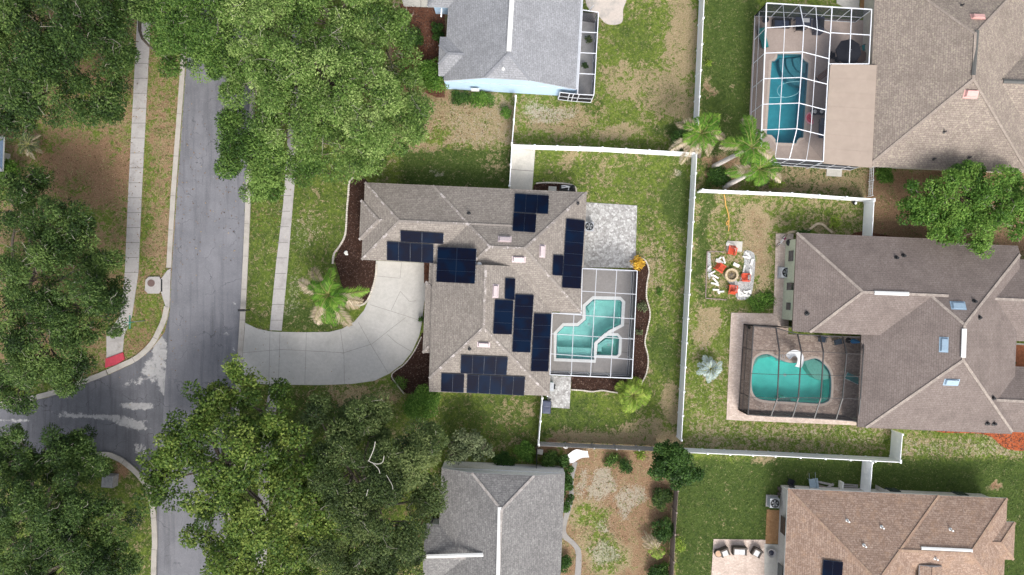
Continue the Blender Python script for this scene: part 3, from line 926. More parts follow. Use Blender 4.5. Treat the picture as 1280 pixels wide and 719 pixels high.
sheet('courtyard', [(1268, 431), (1290, 432), (1290, 461), (1269, 460)], 0.056, plain('red_brick_paving', (0.42, 0.15, 0.08), 0.9, var=0.3, scale=5))
sheet('path', catmull([(716, 577), (712, 600), (711, 620), (706, 640), (702, 660), (702, 672), (714, 681), (720, 695), (717, 740), (724, 740), (727, 694), (721, 680), (709, 668), (708, 658), (712, 643), (717, 622), (717, 600), (722, 578)], 3),
      0.04, concrete('path_concrete', (0.30, 0.285, 0.27), (0.21, 0.20, 0.19), 0.6, 2), thick=0.04)
# planted beds
sheet('flower_bed', catmull([(437, 222), (455, 222)], 2) + [(470, 240), (470, 328), (468, 350), (463, 368), (457, 378), (447, 382), (437, 377), (431, 372), (424, 345), (418, 325), (424, 311), (431, 296), (433, 275), (434, 245)], 0.03, M['mulch'])
sheet('flower_bed', [(528, 416), (545, 420), (545, 492), (507, 492), (488, 474), (489, 468), (504, 456), (517, 440), (525, 421)], 0.03, M['mulch'])
sheet('flower_bed', [(789, 337), (797, 322), (806, 324), (811, 337), (808.5, 355), (808, 372), (812.5, 392), (809, 412), (806, 428), (810, 447), (808, 466), (800, 482), (770, 491), (740, 488.5), (714, 487), (714, 470), (789, 474)], 0.03, M['mulch'])
sheet('flower_bed', [(667, 232), (672, 228.5), (698, 229), (712, 230.5), (720, 235), (721, 244), (666, 241)], 0.03, M['mulch'])
sheet('flower_bed', [(530, 326), (548, 328), (545, 356), (530, 354)], 0.06, M['mulch_red'])
sheet('flower_bed', catmull([(1080, 533), (1160, 538), (1180, 541), (1222, 542), (1240, 547), (1250, 556), (1262, 562), (1285, 562), (1300, 540), (1260, 530)], 3), 0.02, M['mulch_orange'])
sheet('flower_bed', [(1060, 296), (1068, 291), (1078, 289), (1120, 296), (1180, 300), (1180, 306), (1060, 300)], 0.02, M['mulch_red'])
sheet('flower_bed', [(500, 5), (556, 8), (556, 122), (545, 122), (500, 100)], 0.02, M['mulch_red'])
sheet('gravel_pad', catmull([(930, 314), (942, 316), (944, 330), (941, 360), (936, 373), (922, 374), (918, 362), (908, 350), (905, 345), (918, 348), (924, 352), (930, 330)], 3, True), 0.012, M['gravel'])
sheet('gravel_pad', [(884, 314), (888, 316), (890, 345), (886, 350), (884, 340)], 0.010, M['gravel'])
# ------------------------------------------------------------------ roofs
def rrect(tl, br, rot):
    """corners (TL, TR, BR, BL) of a rectangle turned by rot degrees clockwise in the photo"""
    c, s = math.cos(R(rot)), math.sin(R(rot))
    dx, dy = br[0] - tl[0], br[1] - tl[1]
    u = dx * c + dy * s
    v = -dx * s + dy * c
    return [tl, (tl[0] + u * c, tl[1] + u * s), br, (tl[0] - v * s, tl[1] + v * c)]

def clip(poly, f):
    out = []
    n = len(poly)
    for i in range(n):
        a, b = poly[i], poly[(i + 1) % n]
        fa, fb = f(a), f(b)
        if fa <= 1e-9:
            out.append(a)
        if (fa < -1e-9 and fb > 1e-9) or (fa > 1e-9 and fb < -1e-9):
            t = fa / (fa - fb)
            out.append((a[0] + (b[0] - a[0]) * t, a[1] + (b[1] - a[1]) * t))
    return out

class Roof:
    def __init__(self):
        self.comps = []      # (foot, planes)
        self.roof, self.cap, self.fas, self.wall = MB(), MB(), MB(), MB()

    def part(self, quad, ze, pitch, edges=(0, 0, 0, 0), dz=0.0, walls=True, gable_wall=False, inset=0.45, capw=0.24):
        """quad = TL, TR, BR, BL pixels at eave height; edges N, E, S, W: None = gable, number = eave moved out by metres"""
        foot = [P(x, y, ze)[:2] for x, y in quad]
        planes = []
        for i in range(4):
            a, b = foot[i], foot[(i + 1) % 4]
            d = Vector((b[0] - a[0], b[1] - a[1])).normalized()
            n = Vector((d.y, -d.x))            # inward, corners run clockwise
            if edges[i] is None:
                planes.append(None)
                continue
            off = edges[i]
            planes.append((Vector(a), d, n, off, pitch))
        def hgt(i, p):
            a, d, n, off, pt = planes[i]
            return ze + dz + pt * ((p[0] - a.x) * n.x + (p[1] - a.y) * n.y + off)
        act = [i for i in range(4) if planes[i]]
        edgeset = {}
        for i in act:
            poly = list(foot)
            for j in act:
                if j != i and len(poly) > 2:
                    poly = clip(poly, lambda p: hgt(i, p) - hgt(j, p))
            if len(poly) < 3:
                continue
            a, d, n, off, pt = planes[i]
            k = math.sqrt(1 + pt * pt)
            vs = [(p[0], p[1], hgt(i, p)) for p in poly]
            uv = [(((p[0] - a.x) * d.x + (p[1] - a.y) * d.y) + 3.7 * i, (((p[0] - a.x) * n.x + (p[1] - a.y) * n.y) + off) * k) for p in poly]
            order = list(range(len(poly)))[::-1]
            self.roof.add([vs[o] for o in order], [tuple(range(len(vs)))], 0, [[uv[o] for o in order]])
            for u, v in zip(vs, vs[1:] + vs[:1]):
                if math.dist(u, v) < 0.05:
                    continue
                onb = None
                for e in range(4):
                    A, B = foot[e], foot[(e + 1) % 4]
                    dd = Vector((B[0] - A[0], B[1] - A[1])).normalized()
                    nn = Vector((dd.y, -dd.x))
                    if all(abs((p[0] - A[0]) * nn.x + (p[1] - A[1]) * nn.y) < 1e-4 for p in (u, v)):
                        onb = (e, nn)
                if onb is None:
                    key = tuple(sorted([tuple(round(c, 2) for c in u), tuple(round(c, 2) for c in v)]))
                    edgeset[key] = (u, v)
                else:
                    e, nn = onb
                    low = ze - 0.17
                    if planes[e] and planes[e][3] == 0:
                        self.fas.add([(u[0], u[1], low), (v[0], v[1], low), v, u], [(0, 1, 2, 3)])
                    else:
                        o_ = Vector((-nn.x, -nn.y, 0)) * 0.0
                        self.fas.add([(u[0], u[1], u[2] - 0.18), (v[0], v[1], v[2] - 0.18), v, u], [(0, 1, 2, 3)])
                        ins = 0.06 if gable_wall else 0.35
                        w0, w1 = (u[0] + nn.x * ins, u[1] + nn.y * ins), (v[0] + nn.x * ins, v[1] + nn.y * ins)
                        self.wall.add([(*w0, 0), (*w1, 0), (*w1, v[2] - 0.1), (*w0, u[2] - 0.1)], [(0, 1, 2, 3)])
        for u, v in edgeset.values():
            up = Vector((0, 0, 0.012))
            L = math.dist(u, v)
            m = max(1, int(L / 0.9))
            for s_ in range(m):
                a_ = Vector(u).lerp(Vector(v), s_ / m) + up
                b_ = Vector(u).lerp(Vector(v), (s_ + 0.985) / m) + up
                self.cap.bar(a_, b_, capw, 0.03)
        # soffit
        self.fas.add([(p[0], p[1], ze - 0.168) for p in foot], [(0, 1, 2, 3)])
        if walls:
            ins = grow([tuple(p) for p in foot], -inset)
            self.wall.prism(ins, 0, ze - 0.16)
        self.comps.append((foot, [p for p in planes if p], ze + dz))
        return self

    def z(self, x, y):
        best = None
        for foot, planes, ze in self.comps:
            if inside(foot, np.array([x]), np.array([y]))[0]:
                h = min(ze + pt * ((x - a.x) * n.x + (y - a.y) * n.y + off) for a, d, n, off, pt in planes)
                best = h if best is None else max(best, h)
        return 2.8 if best is None else best

    def at(self, px, py, lift=0.0):
        z = 3.5
        for _ in range(30):
            x, y, _z = P(px, py, z)
            z = 0.5 * z + 0.5 * (self.z(x, y) + lift)
        return Vector(P(px, py, z))

    def normal(self, px, py):
        p = self.at(px, py)
        e = 0.05
        z = self.z(p.x, p.y)
        return Vector((-(self.z(p.x + e, p.y) - z) / e, -(self.z(p.x, p.y + e) - z) / e, 1)).normalized()

    def finish(self, name, label, loc_px, mats, wall_mat, fascia, cat='house'):
        t = thing(name, label, cat, P(*loc_px))
        self.roof.add(self.cap.v, self.cap.f, 1); r = self.roof.build('roof', mats, t)
        self.fas.build('eaves', fascia, t)
        self.wall.build('wall', wall_mat, t)
        self.root, self.rt = t, r
        return t

    # things fixed on the roof (sub-parts)
    def vent(self, px, py, w, l, mat, rot=0.0, h=0.28, name='roof_vent'):
        p, n = self.at(px, py), self.normal(px, py)
        k = (1 - p.z / H) / S
        b = MB()
        W_, L_ = w * k / 2, l * k / 2
        c, s = math.cos(R(-rot)), math.sin(R(-rot))
        def pt(dx, dy, z):
            x, y = p.x + dx * c - dy * s, p.y + dx * s + dy * c
            zz = p.z - (n.x * (x - p.x) + n.y * (y - p.y)) / n.z
            return (x, y, zz + z)
        vs = [pt(-W_ - .08, -L_ - .08, .012), pt(W_ + .08, -L_ - .08, .012), pt(W_ + .08, L_ + .08, .012), pt(-W_ - .08, L_ + .08, .012),
              pt(-W_ - .08, -L_ - .08, .03), pt(W_ + .08, -L_ - .08, .03), pt(W_ + .08, L_ + .08, .03), pt(-W_ - .08, L_ + .08, .03)]
        F = [(3, 2, 1, 0), (4, 5, 6, 7), (0, 1, 5, 4), (1, 2, 6, 5), (2, 3, 7, 6), (3, 0, 4, 7)]
        b.add(vs, F)
        q_ = 0.84
        vs = [pt(-W_, -L_, .03), pt(W_, -L_, .03), pt(W_, L_, .03), pt(-W_, L_, .03), pt(-W_ * q_, -L_ * q_, h), pt(W_ * q_, -L_ * q_, h), pt(W_ * q_, L_ * q_, h), pt(-W_ * q_, L_ * q_, h)]
        b.add(vs, F)
        b.build(name, mat, self.rt)

    def pipe(self, px, py, mat, r=0.09, h=0.35):
        p = self.at(px, py)
        b = MB()
        b.lathe(p, [(r * 2.2, -0.05), (r * 1.9, 0.03), (r, 0.06), (r, h), (r * .7, h)], 10)
        b.build('plumbing_vent', mat, self.rt)

    def ridge(self, a, c, mat, w=0.30, name='ridge_vent', lift=0.05):
        def snap(u):
            px_, py_ = -(c[1] - a[1]), (c[0] - a[0])
            l_ = math.hypot(px_, py_)
            best = max((self.at(u[0] + px_ / l_ * k_, u[1] + py_ / l_ * k_).z - .004 * abs(k_), k_) for k_ in np.arange(-9, 9.1, .5))
            return self.at(u[0] + px_ / l_ * best[1], u[1] + py_ / l_ * best[1], lift)
        p, q_ = snap(a), snap(c)
        b = MB()
        d = (q_ - p).normalized()
        s = Vector((-d.y, d.x, 0)).normalized()
        def sec(c_):
            return [c_ - s * w / 2 + Vector((0, 0, -.05)), c_ - s * w / 2 + Vector((0, 0, .02)), c_ + Vector((0, 0, .09)), c_ + s * w / 2 + Vector((0, 0, .02)), c_ + s * w / 2 + Vector((0, 0, -.05))]
        b.add(sec(p) + sec(q_), [(0, 1, 6, 5), (1, 2, 7, 6), (2, 3, 8, 7), (3, 4, 9, 8), (4, 3, 2, 1, 0), (5, 6, 7, 8, 9)])
        b.build(name, mat, self.rt)

def cellmat():
    t = NT('solar_cells')
    uv = t.n('ShaderNodeUVMap').outputs['UV']
    br = t.n('ShaderNodeTexBrick')
    br.offset = 0.0
    br.inputs['Scale'].default_value = 1.0
    br.inputs['Brick Width'].default_value = 1 / 6
    br.inputs['Row Height'].default_value = 1 / 10
    br.inputs['Mortar Size'].default_value = 0.004
    t.put(br.inputs['Color1'], (0.003, 0.005, 0.016))
    t.put(br.inputs['Color2'], (0.005, 0.005, 0.011))
    t.put(br.inputs['Mortar'], (0.006, 0.010, 0.024))
    t.link(uv, br.inputs['Vector'])
    n = t.noise(0.45, 2)
    c = t.mix(t.step(n, 0.42, 0.6), br.outputs['Color'], (0.0025, 0.009, 0.026))
    return t.done(c, 0.4, 0.05)
M['cells'] = cellmat()
M['panel_frame'] = plain('panel_frame', (0.009, 0.018, 0.038), 0.4, 0.2, var=0.1)
M['rail'] = plain('rail_aluminium', (0.42, 0.46, 0.50), 0.35, 0.5, var=0.1)

def solar(roof, label, blocks, group='solar arrays on the roofs'):
    """blocks: (TL, TR, BR, BL, columns, rows) in photo pixels"""
    c0 = blocks[0]
    p0 = roof.at((c0[0][0] + c0[2][0]) / 2, (c0[0][1] + c0[2][1]) / 2)
    t = thing('solar_array', label, 'solar panels', tuple(p0), group)
    for TL, TR, BR, BL, nc, nr in blocks:
        nrm = roof.normal((TL[0] + BR[0]) / 2, (TL[1] + BR[1]) / 2)
        def lerp2(u, v):
            a = (TL[0] + (TR[0] - TL[0]) * u, TL[1] + (TR[1] - TL[1]) * u)
            b = (BL[0] + (BR[0] - BL[0]) * u, BL[1] + (BR[1] - BL[1]) * u)
            return (a[0] + (b[0] - a[0]) * v, a[1] + (b[1] - a[1]) * v)
        cen = roof.at(*lerp2(.5, .5), 0.0)
        def on(u, v, lift):
            px, py = lerp2(u, v)
            z = cen.z
            for _ in range(20):
                x, y, _z = P(px, py, z)
                z = cen.z + lift - (nrm.x * (x - cen.x) + nrm.y * (y - cen.y)) / nrm.z
            return Vector(P(px, py, z))
        for i in range(nc):
            for j in range(nr):
                g = 0.005
                u0, u1, v0, v1 = (i + g * nc / 2) / nc, (i + 1 - g * nc / 2) / nc, (j + g) / nr, (j + 1 - g) / nr
                q_ = [on(u0, v1, .11), on(u1, v1, .11), on(u1, v0, .11), on(u0, v0, .11)]
                b = MB()
                up = nrm * 0.04
                vs = q_ + [p + up for p in q_]
                b.add(vs, [(3, 2, 1, 0), (0, 1, 5, 4), (1, 2, 6, 5), (2, 3, 7, 6), (3, 0, 4, 7)], 1)
                m_ = sum((p for p in q_), Vector()) / 4
                inn = [p + (m_ - p) * 0.032 + up * 0.93 for p in q_]
                out = [p + up for p in q_]
                for k in range(4):
                    b.add([out[k], out[(k + 1) % 4], inn[(k + 1) % 4], inn[k]], [(0, 1, 2, 3)], 1)
                land = math.dist(q_[0], q_[1]) > math.dist(q_[1], q_[2])
                uvs = [(0, 0), (0, 1), (1, 1), (1, 0)] if land else [(0, 0), (1, 0), (1, 1), (0, 1)]
                b.add(inn, [(0, 1, 2, 3)], 0, [uvs])
                b.build('solar_panel', [M['cells'], M['panel_frame']], t)
        rail = MB()
        for j in range(nr):
            for f in (0.22, 0.78):
                v = (j + f) / nr
                rail.bar(on(-0.01, v, .075), on(1.01, v, .075), 0.05, 0.05)
        if nr == 1:
            rail.bar(on(.5, .22, .03), on(.5, .78, .03), 0.05, 0.04)
        else:
            rail.bar(on(.5, .22 / nr, .03), on(.5, (nr - .22) / nr, .03), 0.05, 0.04)
        rail.build('mounting_rail', M['rail'], t)
    return t

# ================================================================== the main house
A = Roof()
pt = 0.40
A.part(rrect((456, 228), (640, 333), 2.5), 2.8, pt, (0, None, 0, 0), -0.012)
A.part(rrect((451, 250.5), (520, 303), 2.5), 2.8, pt, (0, None, 0, 0), 0.006)
A.part(rrect((541, 232), (727, 391), 2.5), 2.8, pt, (0, 0, 0, 0), 0.0)
A.part(rrect((532, 352), (640, 446), 2.5), 2.8, pt, (0, None, 0, 0), 0.009)
A.part(rrect((542, 330), (687, 495), 2.0), 2.8, pt, (None, 0, 0, 1.3), 0.004, walls=True)
A.finish('house', 'large brown shingle roofed house with many solar arrays at the end of the curved driveway', (615, 365), (M['roof_main'], M['cap_main']), M['wall_cream'], M['fascia'])
for a in ((631, 299, 15, 5.5), (648.5, 324.5, 15, 5.5), (678, 314, 5.5, 14), (619.5, 364, 5.5, 15), (604.5, 431, 14, 4.5)):
    A.vent(*a, M['lilac_vent'], 2.5)
for a in ((586, 267), (587, 436), (722, 254)):
    A.pipe(*a, M['black'])
# white dome vent
p = A.at(599, 331)
b = MB(); b.lathe(p, [(0.26, -0.08), (0.26, 0.18), (0.24, 0.28), (0.15, 0.36), (0.03, 0.39)], 16); b.build('dome_vent', M['vent_white'], A.rt, smooth=True)

solar(A, 'six panel solar array in two offset rows on the west wing above the driveway', [
    ((500.3, 288.3), (554.7, 291.7), (554, 305), (500.8, 302), 2, 1), ((483.7, 301.8), (542, 305.5), (541.7, 329), (483.5, 325.3), 4, 1)])
solar(A, 'square six panel solar array two wide and three deep beside the white dome vent', [((547.5, 308.7), (595.8, 310.8), (593.5, 354.9), (545.3, 352.5), 2, 3)])
solar(A, 'five panel L-shaped solar array at the north edge of the brown roof', [
    ((643.7, 242), (686.3, 244.7), (685.3, 267.7), (642.3, 265), 3, 1), ((642, 266), (670.7, 268), (669, 290.9), (640.4, 288.9), 2, 1)])
solar(A, 'tall single column solar array with one side panel next to the pale patio', [
    ((708, 273.3), (731, 275.8), (725.8, 361), (702.3, 359.7), 1, 6), ((691.7, 318.7), (704.2, 319.2), (702.8, 345), (690.6, 344.2), 1, 1)])
solar(A, 'largest stepped solar array of fourteen panels running down toward the screened pool', [
    ((631.7, 347.5), (644.0, 348.3), (643.0, 375.2), (630.8, 373.6), 1, 1), ((618.7, 374.4), (641.9, 375.8), (639.6, 418.3), (616.2, 417.5), 1, 3),
    ((644.2, 368), (667.2, 368.9), (662.8, 440.8), (640.2, 440), 1, 5), ((667.7, 392), (689.3, 392.6), (685.3, 464.6), (663.5, 464.2), 1, 5)])
solar(A, 'eleven panel solar array in two rows along the south eave', [
    ((576.3, 443.7), (635, 446.2), (633.2, 469), (575.6, 466.7), 4, 1), ((551.7, 466.6), (580.5, 467.6), (579.7, 490.8), (551.2, 489.4), 2, 1), ((583.9, 468), (656.7, 471.0), (655, 494.6), (583.2, 491), 5, 1)])

# ================================================================== the pale blue house to the north
B2 = Roof()
B2.part(rrect((569, -140), (722.5, 111), 3.4), 2.8, 0.42, (0, -0.6, 3.95, 0), 0.0, gable_wall=True)
B2.part(rrect((550, 46), (610, 97), 2.3), 2.8, 0.42, (0, None, 0, 0.9), 0.008)
B2.part(rrect((536, -36), (612, 11), 2.3), 2.8, 0.42, (0, None, 0, 0), 0.008)
B2.finish('house', 'pale blue house with slate grey shingle roof and white ridge line', (640, 20), (M['roof_blue'], M['cap_blue']), M['wall_blue'], plain('grey_fascia', (.42, .44, .47), .6))
B2.ridge((640.5, -20), (636, 64), M['vent_white'], 0.42)
B2.pipe(629, 86, M['vent_white'], 0.07)
b = MB(); b.bar(P(552, 11, 2.6), P(551.5, 21, 2.6), 0.12, 0.1); b.bar(P(551.5, 21, 2.6), P(551.5, 21, 0.1), 0.08); b.build('downspout', M['white'], B2.root)
b = MB(); b.box(P(594, 112.5, 1.5), (0.75, 0.14, 0.5), R(-2.3)); b.build('window', M['wall_white'], B2.root)

# ================================================================== big tan roofed house, top right
C3 = Roof()
C3.part(rrect((1095, -46), (1285, 216), 2.3), 2.8, 0.40, (0, 0, 0, 0), 0.0)
C3.part(rrect((1225, 53), (1360, 168), 2.3), 2.8, 0.40, (0, None, 0, None), 0.01)
C3.finish('house', 'large house with weathered tan shingle roof and two pink vents in the top right corner', (1190, 90), (M['roof_big'], M['cap_big']), M['wall_cream'], M['fascia'])
C3.ridge((1221.5, 38), (1218.5, 94), M['dark_vent'], 0.36)
C3.ridge((1254, 107.5), (1292, 109.5), M['dark_vent'], 0.36)
C3.vent(1222, 21, 16, 5.5, M['pink_vent'], 2)
C3.vent(1213.5, 118, 16, 7.5, M['pink_vent'], 2)
for a in ((1180, 165), (1202, 7), (1211, 197), (1167, 199)):
    C3.pipe(*a, M['dark_bronze'], 0.07)
b = MB()
qd = [P(1039, 80.5, 3.05), P(1096, 82.5, 3.05), P(1090, 208.5, 3.05), P(1029.5, 203, 3.05)]
b.prism([p[:2] for p in qd], 2.93, 3.05)
for i in range(1, 7):                      # standing seams of the insulated panels
    a_, c_ = Vector(qd[0]).lerp(Vector(qd[3]), i / 7), Vector(qd[1]).lerp(Vector(qd[2]), i / 7)
    b.bar(a_ + Vector((0, 0, .004)), c_ + Vector((0, 0, .004)), 0.035, 0.012)
for f, g in ((0, 1), (3, 2), (0, 3)):
    b.bar(Vector(qd[f]) + Vector((0, 0, -.09)), Vector(qd[g]) + Vector((0, 0, -.09)), 0.14, 0.2)
b.build('porch_roof', M['cream_metal'], C3.root)

# ================================================================== brown roofed house, right
D4 = Roof()
D4.part(rrect((996, 291), (1165, 422), 2.5), 2.8, 0.40, (0, None, 1.38, 0), -0.006, walls=False)
D4.part(rrect((1082, 299), (1262, 542), 2.5), 2.8, 0.40, (0.02, 0.85, 0.65, 0), 0.004, walls=False)
D4.part(rrect((1225, 322), (1400, 432), 2.5), 2.8, 0.40, (0, 0, 0, None), -0.004)
D4.part(rrect((1222, 456), (1400, 546), 2.5), 2.8, 0.40, (0, 0, 0, None), -0.01)
D4.wall.prism([P(x, y)[:2] for x, y in [(982, 301), (1150, 308), (1150, 400), (977, 399)]], 0, 2.64)
D4.wall.prism([P(x, y)[:2] for x, y in [(1085, 318), (1225, 324), (1215, 525), (1085, 519)]], 0, 2.64)
D4.finish('house', 'large house with streaky brown shingle roof beside the dark framed pool cage', (1120, 400), (M['roof_brown'], M['cap_brown']), M['wall_green'], M['fascia_dark'])
D4.ridge((1093, 366.5), (1136, 369.5), M['vent_white'], 0.34)
D4.ridge((1204.5, 411), (1202.7, 447), M['vent_white'], 0.42)
D4.vent(1197.5, 382, 17, 8, M['blue_vent'], 2, name='skylight', h=0.2)
D4.vent(1179.5, 431, 7, 17, M['blue_vent'], 2, name='skylight', h=0.2)
D4.vent(1189, 478, 17, 6.5, M['blue_vent'], 2, name='skylight', h=0.2)
for a in ((1120.5, 322.5), (1129.5, 320), (1218, 377), (1224, 397), (1009, 392), (1241, 497.5), (1234, 529), (1242.5, 529.5)):
    D4.pipe(*a, M['black'], 0.11, 0.3)
for (a, z, w, h) in (((988.9, 320), 1.5, 1.0, 1.0), ((988.0, 358), 1.7, 0.7, 1.5), ((985.8, 383), 1.5, 0.7, 0.9)):
    b = MB(); b.box(P(*a, z), (0.1, w, h), R(-2.5)); b.build('window', M['window'], D4.root)

# ================================================================== reddish tan house, bottom right
E5 = Roof()
E5.part(rrect((985, 611), (1165, 830), 2.5), 2.8, 0.42, (0, 0, 0, 0), 0.0)
E5.part(rrect((1110, 616.5), (1254, 746), 2.5), 2.8, 0.42, (0, 0, 0, None), -0.006)
E5.part(rrect((1225, 651), (1267, 700), 2.5), 2.8, 0.42, (0, 0, 0, None), 0.01)
E5.part(rrect((1150, 707), (1176, 760), 2.5), 4.3, 0.30, (None, 0, 0, 0), 0.0, walls=False)
E5.finish('house', 'house with reddish tan shingle roof and one small solar array in the bottom right corner', (1120, 690), (M['roof_tan'], M['cap_tan']), M['wall_grey'], M['fascia_white'])
E5.ridge((1152, 676.5), (1216, 680), M['vent_white'], 0.30)
for a in ((1059, 651), (1102, 659), (1188, 662), (1080, 682), (1169, 698)):
    E5.pipe(*a, M['vent_white'], 0.08, 0.4)
for (a, z, s_) in (((979.2, 657), 1.6, (0.1, 1.6, 1.1)), ((975.5, 714), 1.6, (0.1, 1.2, 1.1)), ((1116, 612.3), 1.6, (1.0, .1, 1.0)), ((1200, 617), 1.6, (1.0, .1, 1.0))):
    b = MB(); b.box(P(*a, z), s_, R(-2.5)); b.build('window', M['window'], E5.root)
solar(E5, 'small two panel solar array on the reddish tan roof at the bottom edge', [((1029, 699.5), (1054, 702.5), (1052, 730), (1027, 727), 2, 1)])

# ================================================================== grey house, bottom centre
F6 = Roof()
F6.part(rrect((552, 585), (695, 850), 2.5), 2.8, 0.42, (2.9, 0, 0, 0), 0.0, gable_wall=True)
F6.part(rrect((532, 655), (640, 729), 2.5), 2.8, 0.42, (0, None, 0, None), 0.01)
F6.finish('house', 'house with mid grey shingle roof and crossing white ridge lines at the bottom centre', (620, 680), (M['roof_grey'], M['cap_grey']), M['wall_white'], M['fascia_white'])
F6.ridge((622, 634), (616, 760), M['vent_white'], 0.34)
F6.ridge((533.5, 690.5), (604, 693.5), M['vent_white'], 0.34)
# ------------------------------------------------------------------ fences
def fence(name, label, pts, mat, height=1.83, gap=2.4, thick=0.06, post=0.15, cap=True, group=None, boards=False, rails=False):
    pl = [Vector(P(x, y)) for x, y in pts]
    t = thing(name, label, 'fence', tuple(pl[0]), group)
    posts = []
    for a, c in zip(pl, pl[1:]):
        L = (c - a).length
        n = max(1, round(L / gap))
        d = (c - a).normalized()
        rz = math.atan2(d.y, d.x)
        for i in range(n):
            p, q_ = a.lerp(c, i / n), a.lerp(c, (i + 1) / n)
            posts.append((p, rz))
            p, q_ = p + d * (post / 2 + .002), q_ - d * (post / 2 + .002)
            m_ = (p + q_) / 2
            w = (q_ - p).length
            b = MB()
            if rails:
                for z in (.2, .5, .82):
                    b.box((m_.x, m_.y, z), (w, .04, .07), rz)
                for s_ in range(5):
                    c_ = p.lerp(q_, (s_ + .5) / 5)
                    b.box((c_.x, c_.y, height / 2), (.03, .03, height - .1), rz)
            elif boards:
                k = max(1, int(w / 0.15))
                for s_ in range(k):
                    f = (s_ + .5) / k
                    c_ = p.lerp(q_, f)
                    hh = height + rnd.uniform(-.03, .02)
                    b.box((c_.x, c_.y, hh / 2 + .03), (w / k - .012, .022, hh - .06), rz + rnd.uniform(-.02, .02))
                nn = Vector((-d.y, d.x, 0))
                for z in (0.4, height - .35):
                    b.box((m_.x + nn.x * .035, m_.y + nn.y * .035, z), (w, .045, .09), rz)
            else:
                k = max(1, int(w / 0.28))
                for s_ in range(k):
                    c_ = p.lerp(q_, (s_ + .5) / k)
                    b.box((c_.x, c_.y, height / 2), (w / k - .006, .03, height - .3), rz)
                b.box((m_.x, m_.y, height - .08), (w, thick, .14), rz)
                b.box((m_.x, m_.y, .12), (w, thick, .14), rz)
            b.build('panel', mat, t)
    posts.append((pl[-1], rz))
    for p, r in posts:
        b = MB()
        b.box((p.x, p.y, (height + .04) / 2), (post, post, height + .04), r)
        if cap:
            h0 = height + .04
            s = post * .62
            c, sn = math.cos(r), math.sin(r)
            cs = [(p.x + (u * c - v * sn) * s, p.y + (u * sn + v * c) * s, h0) for u, v in ((-1, -1), (1, -1), (1, 1), (-1, 1))]
            b.add(cs + [(x, y, z + .025) for x, y, z in cs] + [(p.x, p.y, h0 + .09)],
                  [(3, 2, 1, 0), (0, 1, 5, 4), (1, 2, 6, 5), (2, 3, 7, 6), (3, 0, 4, 7), (4, 5, 8), (5, 6, 8), (6, 7, 8), (7, 4, 8)])
        b.build('post', mat, t)
    return t
W = M['white']
fence('vinyl_fence', 'long white vinyl fence running from the top edge down past the fire pit yard', [(878, -60), (874, 0), (865, 191), (846, 545)], W)
fence('vinyl_fence', 'white vinyl fence across the north side of the main back lawn', [(640, 186), (750, 189.5), (864, 196)], W)
fence('vinyl_fence', 'white vinyl fence between the brown fire pit yard and the blue pool cage', [(872, 240.5), (980, 245), (1080, 252)], W)
fence('vinyl_fence', 'short white vinyl fence run from the ball corner down to the brown roof', [(1080, 254), (1077.5, 299)], W)
fence('vinyl_fence', 'white vinyl fence dividing the dark green bottom right lawn from the kidney pool yard', [(850, 560), (960, 564.5), (1112, 572)], W)
fence('vinyl_fence', 'short white vinyl fence run down from the brown roofed house to the fence corner', [(1114.5, 538), (1112, 569.5)], W)
fence('vinyl_fence', 'short white vinyl fence run up from the reddish tan house to the cross fence', [(1078, 572.5), (1075, 611)], W)
fence('vinyl_fence', 'thin white vinyl fence along the concrete slab walk below the pale blue house', [(644.5, 127), (640, 184), (637, 236)], W)
fence('vinyl_fence', 'thin white vinyl fence below the two navy bins', [(677, 494), (672.5, 550)], W)
fence('picket_gate', 'low open white gate fence between the round bush and the tan porch roof', [(1086.5, 208), (1084.5, 246)], W, height=0.9, gap=1.2, post=.08, rails=True)
fence('board_fence', 'weathered grey board fence along the bottom of the main back lawn', [(673, 552), (740, 555), (822, 558.5)], M['grey_wood'], boards=True, cap=False)
fence('board_fence', 'weathered brown board fence below the round dark green tree', [(842, 607), (838.5, 660), (834, 760)], M['brown_wood'], boards=True, cap=False)
fence('metal_fence', 'thin black fence between the hedge and the tan soil corner above the grey house', [(671, 554), (670, 587)], M['black_metal'], height=1.4, cap=False, post=.06, thick=.03)

